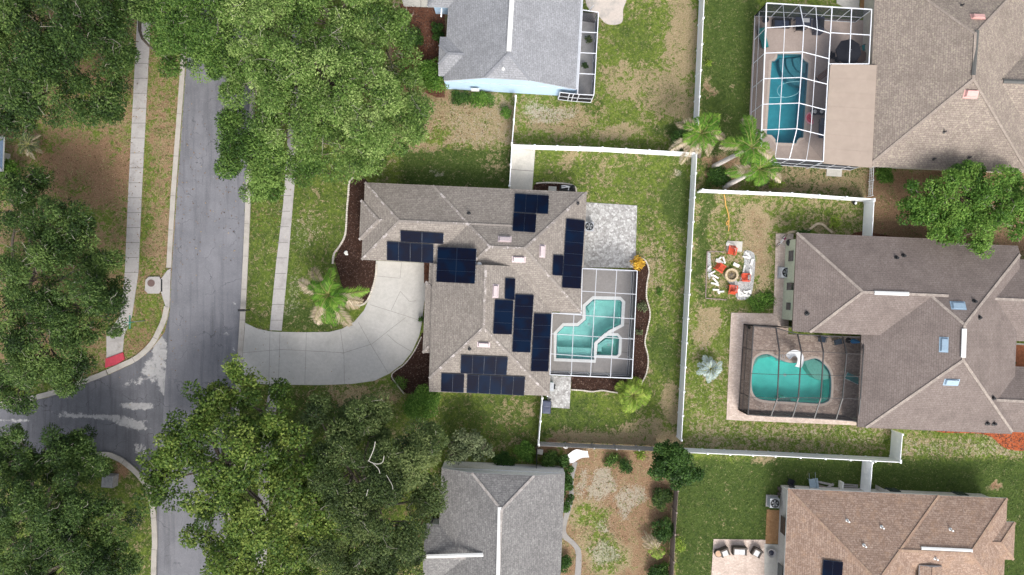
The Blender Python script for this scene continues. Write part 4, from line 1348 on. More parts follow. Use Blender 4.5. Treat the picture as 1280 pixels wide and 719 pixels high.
# ------------------------------------------------------------------ pools
M['tile'] = plain('waterline_tile', (0.10, 0.22, 0.26), 0.3, 0.5, var=.2, scale=8)
def pool(label, outline, wz, depth, mat, coping_mat, cop=0.28, zdeck=0.06, extra=None, at=None, rim=True):
    pl = [p[:2] for p in PP(outline)]
    c = (sum(p[0] for p in pl) / len(pl), sum(p[1] for p in pl) / len(pl), 0)
    t = thing('swimming_pool', label, 'pool', c)
    a = sum(p[0] * q_[1] - q_[0] * p[1] for p, q_ in zip(pl, pl[1:] + pl[:1]))
    if a < 0:
        pl = pl[::-1]
    n = len(pl)
    b = MB()
    fl = grow(pl, -0.18)
    top = [(x, y, zdeck - .004) for x, y in pl]
    bot = [(x, y, -depth) for x, y in fl]
    b.add(top + bot, [(i, n + i, n + (i + 1) % n, (i + 1) % n) for i in range(n)])
    bm = bmesh.new()
    es = []
    vs = [bm.verts.new(p) for p in bot]
    for u, v in zip(vs, vs[1:] + vs[:1]):
        es.append(bm.edges.new((u, v)))
    bmesh.ops.triangle_fill(bm, use_beauty=True, edges=es, normal=(0, 0, 1))
    bm.verts.index_update()
    b.add([tuple(v.co) for v in bm.verts], [tuple(v.index for v in f.verts) for f in bm.faces])
    bm.free()
    b.build('basin', mat, t)
    if rim:
        b = MB()
        b.strip(grow(pl, cop / 2 - .03), cop, zdeck - .01, zdeck + .025, closed=True)
        b.build('coping', coping_mat, t)
    b = MB()
    b.strip(grow(pl, -.045), .06, wz - .25, zdeck - .012, closed=True)
    b.build('tile_band', M['tile'], t)
    b = MB()
    b.lathe((c[0], c[1], -depth), [(.16, .005), (.16, .03), (.12, .035)], 12)
    b.build('drain', M['cushion'], t)
    b = MB()
    bm = bmesh.new()
    vs = [bm.verts.new((x, y, wz)) for x, y in pl]
    es = [bm.edges.new((u, v)) for u, v in zip(vs, vs[1:] + vs[:1])]
    bmesh.ops.triangle_fill(bm, use_beauty=True, edges=es, normal=(0, 0, 1))
    bm.verts.index_update()
    b.add([tuple(v.co) for v in bm.verts], [tuple(v.index for v in f.verts) if f.normal.z > 0 else tuple(v.index for v in f.verts)[::-1] for f in bm.faces])
    bm.free()
    b.build('water', M['water'], t)
    return t
p1 = pool('angular teal swimming pool with thick white coping inside the white flat cage', POOL_MAIN, -0.05, 1.35, M['basin_teal'], M['coping_white'], 0.33)
sp = pool('small five sided spa with white coping in the corner of the angular teal pool', SPA, 0.0, 0.8, plain('spa_plaster', (0.42, 0.68, 0.61), 0.8, var=0.12, scale=2), M['coping_white'], 0.28, 0.072)
sp['category'] = 'spa'; sp.name = 'spa'
b = MB(); b.strip([p[:2] for p in PP([(750, 440), (750, 433), (758, 427), (768, 427.5)])], 0.42, -0.7, -0.25); b.build('bench', M['basin_teal'], sp)
b = MB()      # entry step in the corner and floor step
b.prism([p[:2] for p in PP([(697, 434), (741, 436), (741, 449), (697, 447.4)])], -1.3, -0.55); b.build('step', M['basin_teal'], p1)
b = MB(); b.prism([p[:2] for p in PP([(734, 384), (741, 376.5), (746, 378), (737, 391)])], -1.3, -0.25); b.build('step', M['basin_teal'], p1)
p2 = pool('deep blue swimming pool with scooped corners inside the tall white cage', POOL_BLUE, -0.06, 1.7, M['basin_blue'], M['coping_tan'], 0.25)
for k, (r_, z) in enumerate(((1.9, -0.9), (1.45, -0.6), (1.0, -0.32))):       # round steps in the top corner
    b = MB()
    cx_, cy_, _ = P(1009, 74)
    arc = [(cx_ + r_ * 1.25 * math.cos(R(a)), cy_ + r_ * 1.25 * math.sin(R(a))) for a in range(172, 284, 8)]
    poly = [q_ for q_ in arc] + [P(1009, 80)[:2], P(1002, 70)[:2]]
    poly = [p for p in poly]
    b.prism(poly, -1.6, z)
    b.build('step', plain('step_plaster', (0.10, 0.27, 0.34), 0.8) if k == 0 else bpy.data.materials['step_plaster'], p2)
b = MB(); b.tube(catmull(PP([(1000, 102), (985, 103), (974, 108), (972, 116), (980, 122), (995, 118), (1000, 112)], -0.03), 5), 0.03); b.build('cleaner_hose', plain('pale_blue_hose', (0.25, 0.50, 0.55), 0.5), p2)
b = MB(); b.tube(catmull(PP([(958, 122), (968, 122), (980, 121)], -0.03), 5), 0.03); b.build('cleaner_hose', bpy.data.materials['pale_blue_hose'], p2)
p3 = pool('bright green kidney shaped pool inside the dark framed cage', POOL_KIDNEY, -0.05, 1.4, M['basin_green'], M['coping_tan'], 0.22, 0.055)
pale = plain('pale_shelf_plaster', (0.29, 0.50, 0.43), 0.8)
b = MB(); b.prism([p[:2] for p in PP([(1006, 452.5), (1018.5, 449), (1026.5, 453.5), (1037, 467), (1037, 474), (1026, 476), (1019, 473), (1012, 464)])], -1.38, -0.22); b.build('shelf', pale, p3)
b = MB(); b.prism([p[:2] for p in PP(catmull([(973, 501.5), (976, 498), (982, 496.5), (988, 499), (991, 502)], 4))], -1.38, -0.3); b.build('step', pale, p3)
b = MB(); b.prism([p[:2] for p in PP([(943, 453), (949, 446), (960, 444), (966, 446), (950, 449), (944, 458)])], -1.38, -0.35); b.build('step', pale, p3)

# ------------------------------------------------------------------ screened cages
def cage(name, label, loc, frame_bars, skins, fmat, smat, group='screened pool cages'):
    t = thing(name, label, 'pool cage', loc, group)
    b = MB()
    for p, q_, w in frame_bars:
        b.bar(p, q_, w * (.66 if fmat is M['white_metal'] else .9))
    b.build('frame', fmat, t)
    b = MB()
    for sk in skins:
        b.add(sk, [tuple(range(len(sk)))])
    b.build('screen', smat, t)
    return t
def V(px, py, z):
    return Vector(P(px, py, z))
# flat white cage at the main house
Z = 2.82
bars, skins = [], []
outer = [(728, 335.5), (796.5, 338.7), (790, 473), (687.5, 468.5), (690.3, 391.5), (726.5, 393)]
for a, c in zip(outer, outer[1:] + outer[:1]):
    bars.append((V(*a, Z), V(*c, Z), 0.115))
def li(a, c, f):
    return (a[0] + (c[0] - a[0]) * f, a[1] + (c[1] - a[1]) * f)
vert = [((745.8, 336.2), (738, 470.7)), ((771, 337.4), (763, 471.8)), ((717.5, 392.6), (714, 469.6))]
hori = [((727.4, 364), (795, 368)), ((690.2, 391.5), (793.8, 398.8)), ((689.2, 417.4), (792, 424)), ((688.4, 442.4), (791, 449.5))]
for a, c in vert + hori:
    bars.append((V(*a, Z), V(*c, Z), 0.095))
def foot(p):        # post down to the deck
    g = V(*p, Z)
    return Vector((g.x, g.y, 0.06))
east = [outer[1]] + [h[1] for h in hori] + [outer[2]]
south = [outer[2]] + [vert[1][1], vert[0][1], vert[2][1], outer[3]]
north = [outer[0], vert[0][0], vert[1][0], outer[1]]
for side in (east, south, north):
    for p in side:
        bars.append((V(*p, Z), foot(p), 0.07))
    for a, c in zip(side, side[1:]):
        up0, up1, lo0, lo1 = V(*a, Z), V(*c, Z), foot(a), foot(c)
        bars.append((lo0 + Vector((0, 0, .04)), lo1 + Vector((0, 0, .04)), 0.06))
        bars.append((lo0.lerp(up0, .36), lo1.lerp(up1, .36), 0.05))
        skins.append([lo0, lo1, up1, up0])
skins.append([V(*p, Z + .055) for p in (outer[0], outer[1], outer[2], outer[3], outer[4], outer[5])])
cage('pool_cage', 'white framed flat screen cage over the angular teal pool', P(740, 400), bars, skins, M['white_metal'], M['screen_w'])
b = MB(); b.bar(P(689.5, 393, 2.75), P(684.5, 496, 2.75), 0.14, 0.12); o = b.build('gutter', M['white_metal'], A.root)

# tall white cage, top right: hipped screen roof
bars, skins = [], []
ZE, ZR = 3.05, 3.95
g0 = V(958, 4, ZE); g1 = V(1089.5, 12, ZE); g2 = V(951, 197, ZE); g3 = V(1029, 202, ZE)
def uvp(px, py, z):
    return V(px, py, z)
ys_ = [33.5, 65, 97, 129, 161]
W_e = [g0] + [V(957.5 - (y - 33) * 0.045, y + 1.5, ZE) for y in ys_] + [g2]
ridge_px = [(1004.8, 32), (1003, 65), (1001, 97), (998.7, 129), (996, 161)]
Rdg = [V(x, y, ZR) for x, y in ridge_px]
E_e = [V(1040, 8.5, ZE)] + [V(1038 - i * 1.9, y + 8.5, ZE) for i, y in enumerate(ys_)] + [g3]
nmid = V(999.5, 6, ZE); smid = V(986.7, 199, ZE)
for a, c in ((g0, g1), (g0, g2), (g2, g3)):
    bars.append((a, c, 0.13))
for i in range(7):
    if i < 6:
        bars.append((W_e[i], W_e[i + 1], .12))
        bars.append((E_e[i], E_e[i + 1], .12))
for i in range(5):
    bars.append((W_e[i + 1], Rdg[i], .10)); bars.append((Rdg[i], E_e[i + 1], .10))
    if i:
        bars.append((Rdg[i - 1], Rdg[i], .10))
bars += [(nmid, Rdg[0], .10), (Rdg[-1], smid, .10)]
def mids(a, r, f):
    return [p.lerp(q_, f) for p, q_ in zip(a, r)]
for side in (W_e, E_e):
    m_ = mids(side[1:6], Rdg, 0.5)
    top = side[0].lerp(nmid, .5); bot = side[6].lerp(smid, .5)
    ch = [top] + m_ + [bot]
    for a, c in zip(ch, ch[1:]):
        bars.append((a, c, .065))
for i in range(4):
    skins.append([W_e[i + 1], W_e[i + 2], Rdg[i + 1], Rdg[i]]); skins.append([Rdg[i], Rdg[i + 1], E_e[i + 2], E_e[i + 1]])
skins += [[W_e[0], W_e[1], Rdg[0], nmid], [nmid, Rdg[0], E_e[1], E_e[0]], [W_e[5], W_e[6], smid, Rdg[4]], [Rdg[4], smid, E_e[6], E_e[5]]]
# flat bay by the house
fx0, fx1 = V(1040, 9, ZE), V(1036.5, 80, ZE)
fe0, fe1 = V(1089.5, 12, ZE), V(1086, 80, ZE)
bars += [(fe0, fe1, .12), (V(1064.5, 10.5, ZE), V(1061.5, 80, ZE), .10), (V(1038, 41, ZE), V(1088, 44, ZE), .10), (fx1, fe1, .10)]
skins.append([fx0, fe0, fe1, fx1])
def down(p):
    return Vector((p.x, p.y, 0.06))
nrow = [g0, V(979, 5, ZE), nmid, V(1020, 7.3, ZE), V(1040, 9, ZE), V(1064.5, 10.5, ZE), g1]
srow = [g2, V(969, 198, ZE), smid, V(1008, 200.5, ZE), g3, V(1050, 203.5, ZE), V(1070, 204.6, ZE), V(1083, 205.5, ZE)]
for row in (W_e, nrow, srow):
    for p in row:
        bars.append((p, down(p), .085))
    for a, c in zip(row, row[1:]):
        bars.append((down(a) + Vector((0, 0, .05)), down(c) + Vector((0, 0, .05)), .08))
        bars.append((down(a).lerp(a, .40), down(c).lerp(c, .40), .06))
        skins.append([down(a), down(c), c, a])
bars.append((V(1029, 203.2, 2.7), V(1008, 211, 0.1), .09))     # downpipe brace
cage('pool_cage', 'tall white framed cage with folded screen roof over the deep blue pool', P(1000, 110), bars, skins, M['white_metal'], M['screen_w'])

# dark bronze cage over the kidney pool
bars, skins = [], []
ZE, ZR = 2.65, 3.55
nw, sw = V(942, 407.5, ZE), V(935, 518.5, ZE)
beams = [((942, 407.5), None, None, (935, 518.5)), ((970, 410), (974.3, 439), (971.7, 498), (963.5, 520.5)), ((997, 418), (1001.7, 439.3), (998, 497), (990.6, 521.5)),
         ((1025, 419.5), (1029.3, 440), (1026, 497.5), (1017.7, 523)), ((1053.5, 421), (1058.3, 442), (1053.2, 498), (1044.8, 524.5)), ((1080, 421.5), (1079, 443), (1075.5, 499), (1073, 527))]
B_ = []
for k, (a, r1, r2, c) in enumerate(beams):
    pa, pc = V(*a, ZE), V(*c, ZE)
    if r1 is None:
        p1_, p2_ = pa.lerp(pc, .27), pa.lerp(pc, .80)
    else:
        zz = ZR if k < 5 else ZR - .4
        p1_, p2_ = V(*r1, zz), V(*r2, zz)
    B_.append((pa, p1_, p2_, pc))
    w = .11 if 0 < k < 5 else .10
    bars += [(pa, p1_, w), (p1_, p2_, w), (p2_, pc, w)]
for k in range(5):
    a, c = B_[k], B_[k + 1]
    for i in range(4):
        bars.append((a[i], c[i], .05 if i in (1, 2) else .09))
    bars.append((a[1].lerp(a[2], .5), c[1].lerp(c[2], .5), .05))
    for i in range(3):
        skins.append([a[i], a[i + 1], c[i + 1], c[i]])
wrow = list(B_[0])
srow = [b_[3] for b_ in B_]
nrow = [B_[0][0], V(970, 409, ZE), V(985.5, 410, ZE)]
for row in (wrow, srow, nrow):
    for p in row:
        bars.append((p, down(p), .085))
    for a, c in zip(row, row[1:]):
        bars.append((down(a) + Vector((0, 0, .05)), down(c) + Vector((0, 0, .05)), .07))
        bars.append((down(a).lerp(a, .40), down(c).lerp(c, .40), .05))
        skins.append([down(a), down(c), c, a])
cage('pool_cage', 'dark bronze framed cage with bowed roof beams over the green kidney pool', P(1000, 465), bars, skins, M['dark_bronze'], M['screen_d'])

# screened porch of the pale blue house
bars, skins = [], []
ZE = 2.6
pw = [V(728, 12.5, ZE), V(726.5, 40, ZE), V(725, 66, ZE), V(723.5, 92, ZE), V(722, 118, ZE)]
pe = [V(748, 15.5, ZE), V(746.8, 41, ZE), V(745.3, 67, ZE), V(744, 93, ZE), V(742.3, 119, ZE)]
for i in range(5):
    bars += [(pw[i], pe[i], .09), (pe[i], down(pe[i]), .08)]
    if i < 4:
        bars += [(pw[i], pw[i + 1], .09), (pe[i], pe[i + 1], .11)]
        lo0, lo1 = down(pe[i]), down(pe[i + 1])
        bars += [(lo0.lerp(pe[i], .4), lo1.lerp(pe[i + 1], .4), .05), (lo0 + Vector((0, 0, .04)), lo1 + Vector((0, 0, .04)), .07)]
        skins += [[pw[i], pw[i + 1], pe[i + 1], pe[i]], [lo0, lo1, pe[i + 1], pe[i]]]
row = [V(700, 115.5, ZE - .1), V(712, 117, ZE - .1), V(717, 117.5, ZE - .1), V(724, 118, ZE - .05), pe[4]]
for p in row:
    bars.append((p, down(p), .09))
for a, c in zip(row, row[1:]):
    for f in (1.0, .5, .03):
        bars.append((down(a).lerp(a, f), down(c).lerp(c, f), .08))
    skins.append([down(a), down(c), c, a])
skins.append([down(pw[0]), down(pe[0]), pe[0], pw[0]])
for a, c in zip(row, row[1:]):
    for f0, f1 in ((.06, .47), (.53, .96)):
        b = MB()
        p, q_ = a.lerp(c, .1), a.lerp(c, .9)
        ins = Vector((0, .03, 0))
        b.add([down(p).lerp(p, f0) + ins, down(q_).lerp(q_, f0) + ins, down(q_).lerp(q_, f1) + ins, down(p).lerp(p, f1) + ins], [(0, 1, 2, 3)])
        b.build('window', M['window'], B2.root)
bars += [(V(735, 14, 2.3), V(742, 7, 1.0), .07)]
cage('screened_porch', 'narrow white framed screened porch on the side of the pale blue house', P(736, 70), bars, skins, M['white_metal'], M['screen_d'], None)['category'] = 'porch'
sheet('porch_floor', [(700, 14), (745, 17), (740, 126), (697, 124)], 0.05, M['walk'], thick=0.05)
# ------------------------------------------------------------------ plants
LEAF = {
 'oak_light': leafmat('light_oak_leaves', (0.014, 0.040, 0.008), (0.105, 0.190, 0.033), (0.330, 0.430, 0.140)),
 'oak_mid': leafmat('mid_oak_leaves', (0.010, 0.030, 0.005), (0.062, 0.132, 0.020), (0.200, 0.305, 0.070)),
 'oak_dark': leafmat('dark_oak_leaves', (0.006, 0.017, 0.005), (0.034, 0.074, 0.013), (0.135, 0.205, 0.050)),
 'oak_olive': leafmat('olive_oak_leaves', (0.012, 0.026, 0.007), (0.056, 0.092, 0.022), (0.165, 0.205, 0.068)),
 'maple': leafmat('yellow_green_leaves', (0.012, 0.034, 0.005), (0.072, 0.132, 0.017), (0.220, 0.275, 0.056)),
 'bright': leafmat('bright_green_leaves', (0.018, 0.060, 0.006), (0.080, 0.180, 0.022), (0.205, 0.335, 0.060)),
 'deep': leafmat('deep_green_leaves', (0.008, 0.026, 0.005), (0.032, 0.085, 0.012), (0.085, 0.160, 0.028)),
 'lime': leafmat('lime_fronds', (0.060, 0.120, 0.010), (0.190, 0.300, 0.030), (0.42, 0.48, 0.10)),
 'palm': leafmat('palm_fronds', (0.022, 0.066, 0.006), (0.090, 0.220, 0.018), (0.260, 0.385, 0.060)),
 'tan': leafmat('dry_fronds', (0.20, 0.16, 0.10), (0.42, 0.34, 0.23), (0.62, 0.53, 0.40), 0.15),
 'silver': leafmat('silver_fronds', (0.20, 0.27, 0.25), (0.38, 0.46, 0.44), (0.62, 0.68, 0.62), 0.1),
 'yellow': leafmat('yellow_croton', (0.25, 0.10, 0.01), (0.62, 0.36, 0.03), (0.80, 0.58, 0.10), 0.15),
 'grey': leafmat('grey_green_leaves', (0.030, 0.050, 0.020), (0.110, 0.140, 0.060), (0.230, 0.265, 0.140)),
}

def leaves(rng, centers, radii, per, size, flat=0.75, tint=None, up=0.8, spread=0.25):
    """clumps of small folded leaf sprays; returns verts, quads, tint"""
    n = len(centers) * per
    ci = np.repeat(np.arange(len(centers)), per)
    dirs = rng.normal(size=(n, 3))
    dirs[:, 2] = np.abs(dirs[:, 2]) * 0.9 - 0.25
    dirs /= np.linalg.norm(dirs, axis=1)[:, None]
    rad = radii[ci] * (0.35 + 0.75 * rng.random(n) ** 0.6)
    pos = centers[ci] + dirs * rad[:, None] * np.array([1, 1, flat])
    axis = dirs * np.array([1, 1, 0.5]) + rng.normal(size=(n, 3)) * 0.55 + np.array([0, 0, -0.1])
    axis /= np.linalg.norm(axis, axis=1)[:, None]
    nrm = dirs * 0.6 + np.array([0, 0, up]) + rng.normal(size=(n, 3)) * 0.45
    side = np.cross(nrm, axis)
    side /= np.linalg.norm(side, axis=1)[:, None] + 1e-9
    L = size[0] * (0.65 + 0.7 * rng.random(n))[:, None]
    Wd = size[1] * (0.65 + 0.7 * rng.random(n))[:, None]
    base = pos - axis * L * 0.5
    tip = pos + axis * L * 0.5 - np.array([0, 0, 1]) * L * 0.12
    m = pos - axis * L * 0.05
    v = np.stack([base, m + side * Wd * .5, tip, m - side * Wd * .5], 1).reshape(-1, 3)
    f = np.arange(n * 4).reshape(n, 4)
    ct = rng.normal(0.5, 0.16, len(centers)) if tint is None else tint
    t_ = np.clip(ct[ci] + rng.normal(0, 0.21, n), 0, 1)
    return v, f, np.repeat(t_, 4)

def leaf_mesh(name, parts, mat, parent):
    vs, fs, ts, k = [], [], [], 0
    for v, f, t_ in parts:
        vs.append(v); fs.append(f + k); ts.append(t_)
        k += len(v)
    o = fast_mesh(name, np.concatenate(vs) - np.array(WLOC[parent]), np.concatenate(fs), [mat], {'tint': np.concatenate(ts)})
    o.parent = parent
    WLOC[o] = WLOC[parent]
    return o

def broad_tree(label, trunk_px, lobes, leaf, seed, name='oak_tree', cat='tree', group=None, lai=3.3, size=(0.225, 0.09), clump=1.0, twigs=60, trunk_r=0.32, per=None, vert=0.45, gaps=()):
    """lobes: (px, py, radius px, centre height) - the crown is the union of uneven lobes"""
    rng = np.random.default_rng(seed)
    base = Vector(P(*trunk_px))
    t = thing(name, label, cat, tuple(base), group)
    wood = MB()
    L = []
    for px, py, r, z in lobes:
        c = np.array(P(px, py, z))
        L.append((c, r * (1 - z / H) / S))
    zt = max(l[0][2] for l in L)
    fork = base + Vector((rng.normal() * .2, rng.normal() * .2, min(2.6, zt * .35)))
    wood.tube([base - Vector((0, 0, .1)), base.lerp(fork, .15), base.lerp(fork, .6), fork], [trunk_r * 1.5, trunk_r * 1.05, trunk_r * .9, trunk_r * .85], 10)
    cen, rad, tin = [], [], []
    ph = rng.random(4) * 6.28
    tw = MB()
    for c, r in L:
        C = Vector(c)
        hub = C - Vector((0, 0, r * vert * 0.5))
        mid = fork.lerp(hub, .5) + Vector((rng.normal() * .4, rng.normal() * .4, .5))
        wood.tube(catmull([tuple(fork), tuple(mid), tuple(hub)], 4), [trunk_r * .6 * (1 - .75 * i / 8) for i in range(9)], 7)
        nc = max(5, int(r * r * math.pi * 1.05 / clump ** 2))
        d = rng.normal(size=(nc, 3))
        d[:, 2] = np.abs(d[:, 2]) - 0.35
        d /= np.linalg.norm(d, axis=1)[:, None]
        rr = r * (0.45 + 0.58 * rng.random(nc) ** 0.5)
        # uneven outline
        ang = np.arctan2(d[:, 1], d[:, 0])
        rr *= 1 + 0.16 * np.sin(3 * ang + rng.random() * 6) + 0.10 * np.sin(7 * ang + rng.random() * 6)
        rr = np.maximum(rr - clump * 0.55, 0.2)
        p = c + d * rr[:, None] * np.array([1, 1, vert])
        lt = rng.normal(0, .07)
        kp = []
        for k in range(nc):
            X, Y, Z_ = p[k]
            g_ = math.sin(X * .95 + ph[0]) * math.sin(Y * .95 + ph[1]) + .6 * math.sin(X * 1.9 + Y * 1.3 + ph[2]) * math.sin(Y * 1.7 - X + ph[3])
            q_ = 1 - Z_ / H
            sx, sy = CX + X * S / q_, CY - Y * S / q_
            if g_ < -.52 or any(math.hypot(sx - a_, sy - b_) < c_ for a_, b_, c_ in gaps):
                continue
            kp.append(k)
        if not kp:
            kp = [0]
        for k in kp:
            cr = clump * rng.uniform(.55, 1.25)
            cen.append(p[k] + np.array([0, 0, rng.normal() * .35])); rad.append(cr)
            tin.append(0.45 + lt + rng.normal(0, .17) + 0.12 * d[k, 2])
            if rng.random() < 0.55:
                a = hub.lerp(Vector(p[k]), .25)
                e = Vector(p[k])
                mm = a.lerp(e, .55) + Vector((rng.normal() * .25, rng.normal() * .25, .15))
                wood.tube([a, mm, e], [.07, .045, .015], 4)
        for k in range(int(twigs * r * r / 40)):
            a = Vector(p[kp[rng.integers(len(kp))]])
            e = a + Vector((rng.normal() * .5, rng.normal() * .5, abs(rng.normal()) * .35 + .45))
            g = e + Vector((rng.normal() * .3, rng.normal() * .3, .05))
            tw.tube([a, a.lerp(e, .5) + Vector((rng.normal() * .12, rng.normal() * .12, 0)), e, g], [.022, .018, .013, .005], 3)
    cen, rad, tin = np.array(cen), np.array(rad), np.array(tin)
    area = sum(math.pi * r * r for c, r in L)
    n_leaf = lai * area / (size[0] * size[1] * .5)
    per = max(8, int(n_leaf / len(cen)))
    wood.add(tw.v, tw.f, 1)
    wood.build('trunk', [M['bark'], M['twig']], t, smooth=True)
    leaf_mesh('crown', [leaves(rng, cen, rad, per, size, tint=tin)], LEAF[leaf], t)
    return t

TG = 'street oaks along the road'
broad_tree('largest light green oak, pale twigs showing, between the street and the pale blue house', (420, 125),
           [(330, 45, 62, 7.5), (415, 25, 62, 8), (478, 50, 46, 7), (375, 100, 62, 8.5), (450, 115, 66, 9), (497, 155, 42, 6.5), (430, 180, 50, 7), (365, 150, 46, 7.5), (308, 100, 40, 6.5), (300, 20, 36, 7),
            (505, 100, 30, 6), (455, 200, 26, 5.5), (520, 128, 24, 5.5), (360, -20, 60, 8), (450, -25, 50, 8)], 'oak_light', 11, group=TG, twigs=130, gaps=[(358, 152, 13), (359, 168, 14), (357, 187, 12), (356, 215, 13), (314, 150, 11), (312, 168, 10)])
broad_tree('mid green oak leaning over the top of the street', (195, 30), [(222, 35, 40, 7.5), (262, 60, 40, 7), (250, 10, 46, 8), (215, 80, 26, 6), (285, 75, 28, 6.5), (250, -25, 50, 8), (204, 12, 26, 7), (208, 55, 22, 6)], 'oak_mid', 12, group=TG, twigs=60)
broad_tree('smaller mid green oak over the right sidewalk, north of the driveway lawn', (333, 205), [(300, 195, 34, 5.5), (325, 225, 34, 5.5), (352, 185, 26, 6), (290, 165, 26, 6), (380, 205, 28, 5.5), (405, 215, 20, 5), (340, 150, 30, 6.5), (322, 180, 26, 6), (372, 165, 26, 6), (340, 205, 22, 6)], 'oak_mid', 13, group=TG, twigs=50, gaps=[(358, 152, 11), (359, 168, 12), (356, 187, 10), (356, 217, 12), (314, 150, 9), (312, 168, 9)])
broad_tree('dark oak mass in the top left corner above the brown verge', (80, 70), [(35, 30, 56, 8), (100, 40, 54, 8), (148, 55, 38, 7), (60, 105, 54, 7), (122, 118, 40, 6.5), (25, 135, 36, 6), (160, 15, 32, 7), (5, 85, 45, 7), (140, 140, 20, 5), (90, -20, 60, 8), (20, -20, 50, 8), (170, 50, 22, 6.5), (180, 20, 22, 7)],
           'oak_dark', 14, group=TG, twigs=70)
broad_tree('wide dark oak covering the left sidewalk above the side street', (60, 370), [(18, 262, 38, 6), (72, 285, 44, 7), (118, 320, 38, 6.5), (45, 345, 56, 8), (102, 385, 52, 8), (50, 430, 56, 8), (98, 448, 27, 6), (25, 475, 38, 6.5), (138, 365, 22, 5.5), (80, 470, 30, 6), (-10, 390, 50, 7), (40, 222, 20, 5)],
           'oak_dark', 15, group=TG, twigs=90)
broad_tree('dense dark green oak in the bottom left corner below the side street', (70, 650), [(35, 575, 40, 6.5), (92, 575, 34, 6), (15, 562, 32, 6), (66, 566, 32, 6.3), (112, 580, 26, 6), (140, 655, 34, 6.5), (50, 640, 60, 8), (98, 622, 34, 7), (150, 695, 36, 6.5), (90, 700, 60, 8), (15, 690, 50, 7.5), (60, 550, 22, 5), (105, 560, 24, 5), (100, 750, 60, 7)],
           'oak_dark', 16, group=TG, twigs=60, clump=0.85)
broad_tree('yellow green tree over the right kerb south of the driveway', (290, 570), [(292, 485, 34, 6), (255, 500, 24, 6), (345, 490, 14, 5.5), (196, 575, 22, 6), (330, 520, 36, 6.5), (235, 552, 40, 7), (300, 575, 52, 8), (365, 570, 40, 7), (212, 600, 34, 6), (330, 640, 56, 8), (265, 625, 34, 7), (395, 640, 42, 7), (300, 700, 50, 7.5), (375, 700, 40, 7), (262, 520, 24, 6), (300, 740, 50, 7), (250, 680, 22, 6)],
           'maple', 17, name='shade_tree', twigs=30, size=(0.25, 0.155), clump=0.95)
broad_tree('dark olive oak with pale bent branches beside the grey house', (470, 610), [(400, 530, 30, 6), (470, 525, 36, 6), (440, 590, 54, 7.5), (510, 570, 44, 7), (528, 625, 28, 6.5), (476, 655, 54, 8), (430, 700, 44, 7), (508, 690, 26, 6), (540, 555, 24, 6), (470, 730, 50, 7), (400, 600, 26, 6)],
           'oak_olive', 18, group=TG, twigs=60, lai=4.3)
broad_tree('pale grey green small tree at the north west corner of the grey house', (590, 560), [(585, 553, 18, 3.2), (602, 563, 14, 2.8), (570, 566, 14, 2.8)], 'grey', 19, name='small_tree', trunk_r=.12, clump=.5, size=(.24, .10), twigs=10)
broad_tree('bright green tree between the two brown roofs at the right edge', (1200, 258), [(1160, 252, 32, 4.5), (1200, 240, 36, 5), (1245, 250, 38, 5), (1180, 282, 32, 4.5), (1228, 285, 32, 4.8), (1272, 268, 28, 4.5), (1218, 216, 20, 4), (1150, 272, 20, 4), (1262, 225, 18, 4)],
           'bright', 20, name='shade_tree', twigs=50, clump=.8, size=(.22, .10))
broad_tree('round dark green tree growing over the meeting point of the fences', (843, 577), [(835, 568, 20, 3.4), (858, 572, 20, 3.4), (848, 592, 22, 3.6), (828, 588, 17, 3.2), (866, 590, 14, 3), (845, 572, 18, 4)], 'deep', 21, name='small_tree', trunk_r=.13, clump=.55, size=(.20, .12), twigs=0, lai=4)

# pale crooked bare branches in the olive oak
ol = [o for o in bpy.data.objects if o.get('label', '').startswith('dark olive oak')][0]
bb = plain('bleached_branch', (0.42, 0.40, 0.35), 0.9)
for pts, r in (([(461, 576), (467, 562), (469, 552)], .055), ([(460, 576), (470, 580), (478, 578), (480, 570)], .05), ([(466, 579), (473, 586), (475, 592)], .045), ([(460, 612), (458, 620)], .04), ([(483, 594), (490, 606), (491, 612)], .035)):
    b = MB()
    b.tube(catmull(PP(pts, 9.6), 4), r * .65, 5)
    b.build('bare_branch', bb, ol)

def shrub(label, px, r_px, z, leaf, seed, squash=1.0, name='shrub', cat='shrub', group=None, size=(.16, .085), lai=4.5, clump=None, xy=(1, 1)):
    rng = np.random.default_rng(seed)
    base = Vector(P(*px))
    t = thing(name, label, cat, tuple(base), group)
    r = r_px / S
    b = MB()
    for k in range(4):
        a = rng.random() * 6.28
        b.tube([base, base + Vector((math.cos(a) * r * .3, math.sin(a) * r * .3, z * .5))], [.03, .012], 4)
    b.build('stem', M['bark'], t)
    clump = clump or max(.18, r * .42)
    nc = max(6, int(3.2 * r * r / clump ** 2))
    d = rng.normal(size=(nc, 3)); d[:, 2] = np.abs(d[:, 2]) - .2
    d /= np.linalg.norm(d, axis=1)[:, None]
    rr = np.maximum(r * (.4 + .6 * rng.random(nc) ** .5) - clump * .5, .05)
    c = np.array([base.x, base.y, z * .55]) + d * rr[:, None] * np.array([xy[0], xy[1], z / r * .5])
    n_leaf = lai * math.pi * r * r * xy[0] * xy[1] / (size[0] * size[1] * .5)
    leaf_mesh('foliage', [leaves(rng, c, np.full(nc, clump), max(6, int(n_leaf / nc)), size, tint=rng.normal(.5, .13, nc))], LEAF[leaf], t)
    return t
shrub('large glossy green shrub at the south west corner of the solar house', (529, 500), 23, 1.9, 'bright', 31)
shrub('rounded green shrub overlapping the corner of the pale blue house', (541, 100), 23, 2.4, 'bright', 32)
shrub('dark shrub in the red mulch strip by the top driveway', (518, 52), 13, 1.3, 'deep', 33)
shrub('narrow dark shrub against the west wall of the pale blue house', (548, 45), 9, 1.4, 'deep', 34, xy=(.8, 2.2))
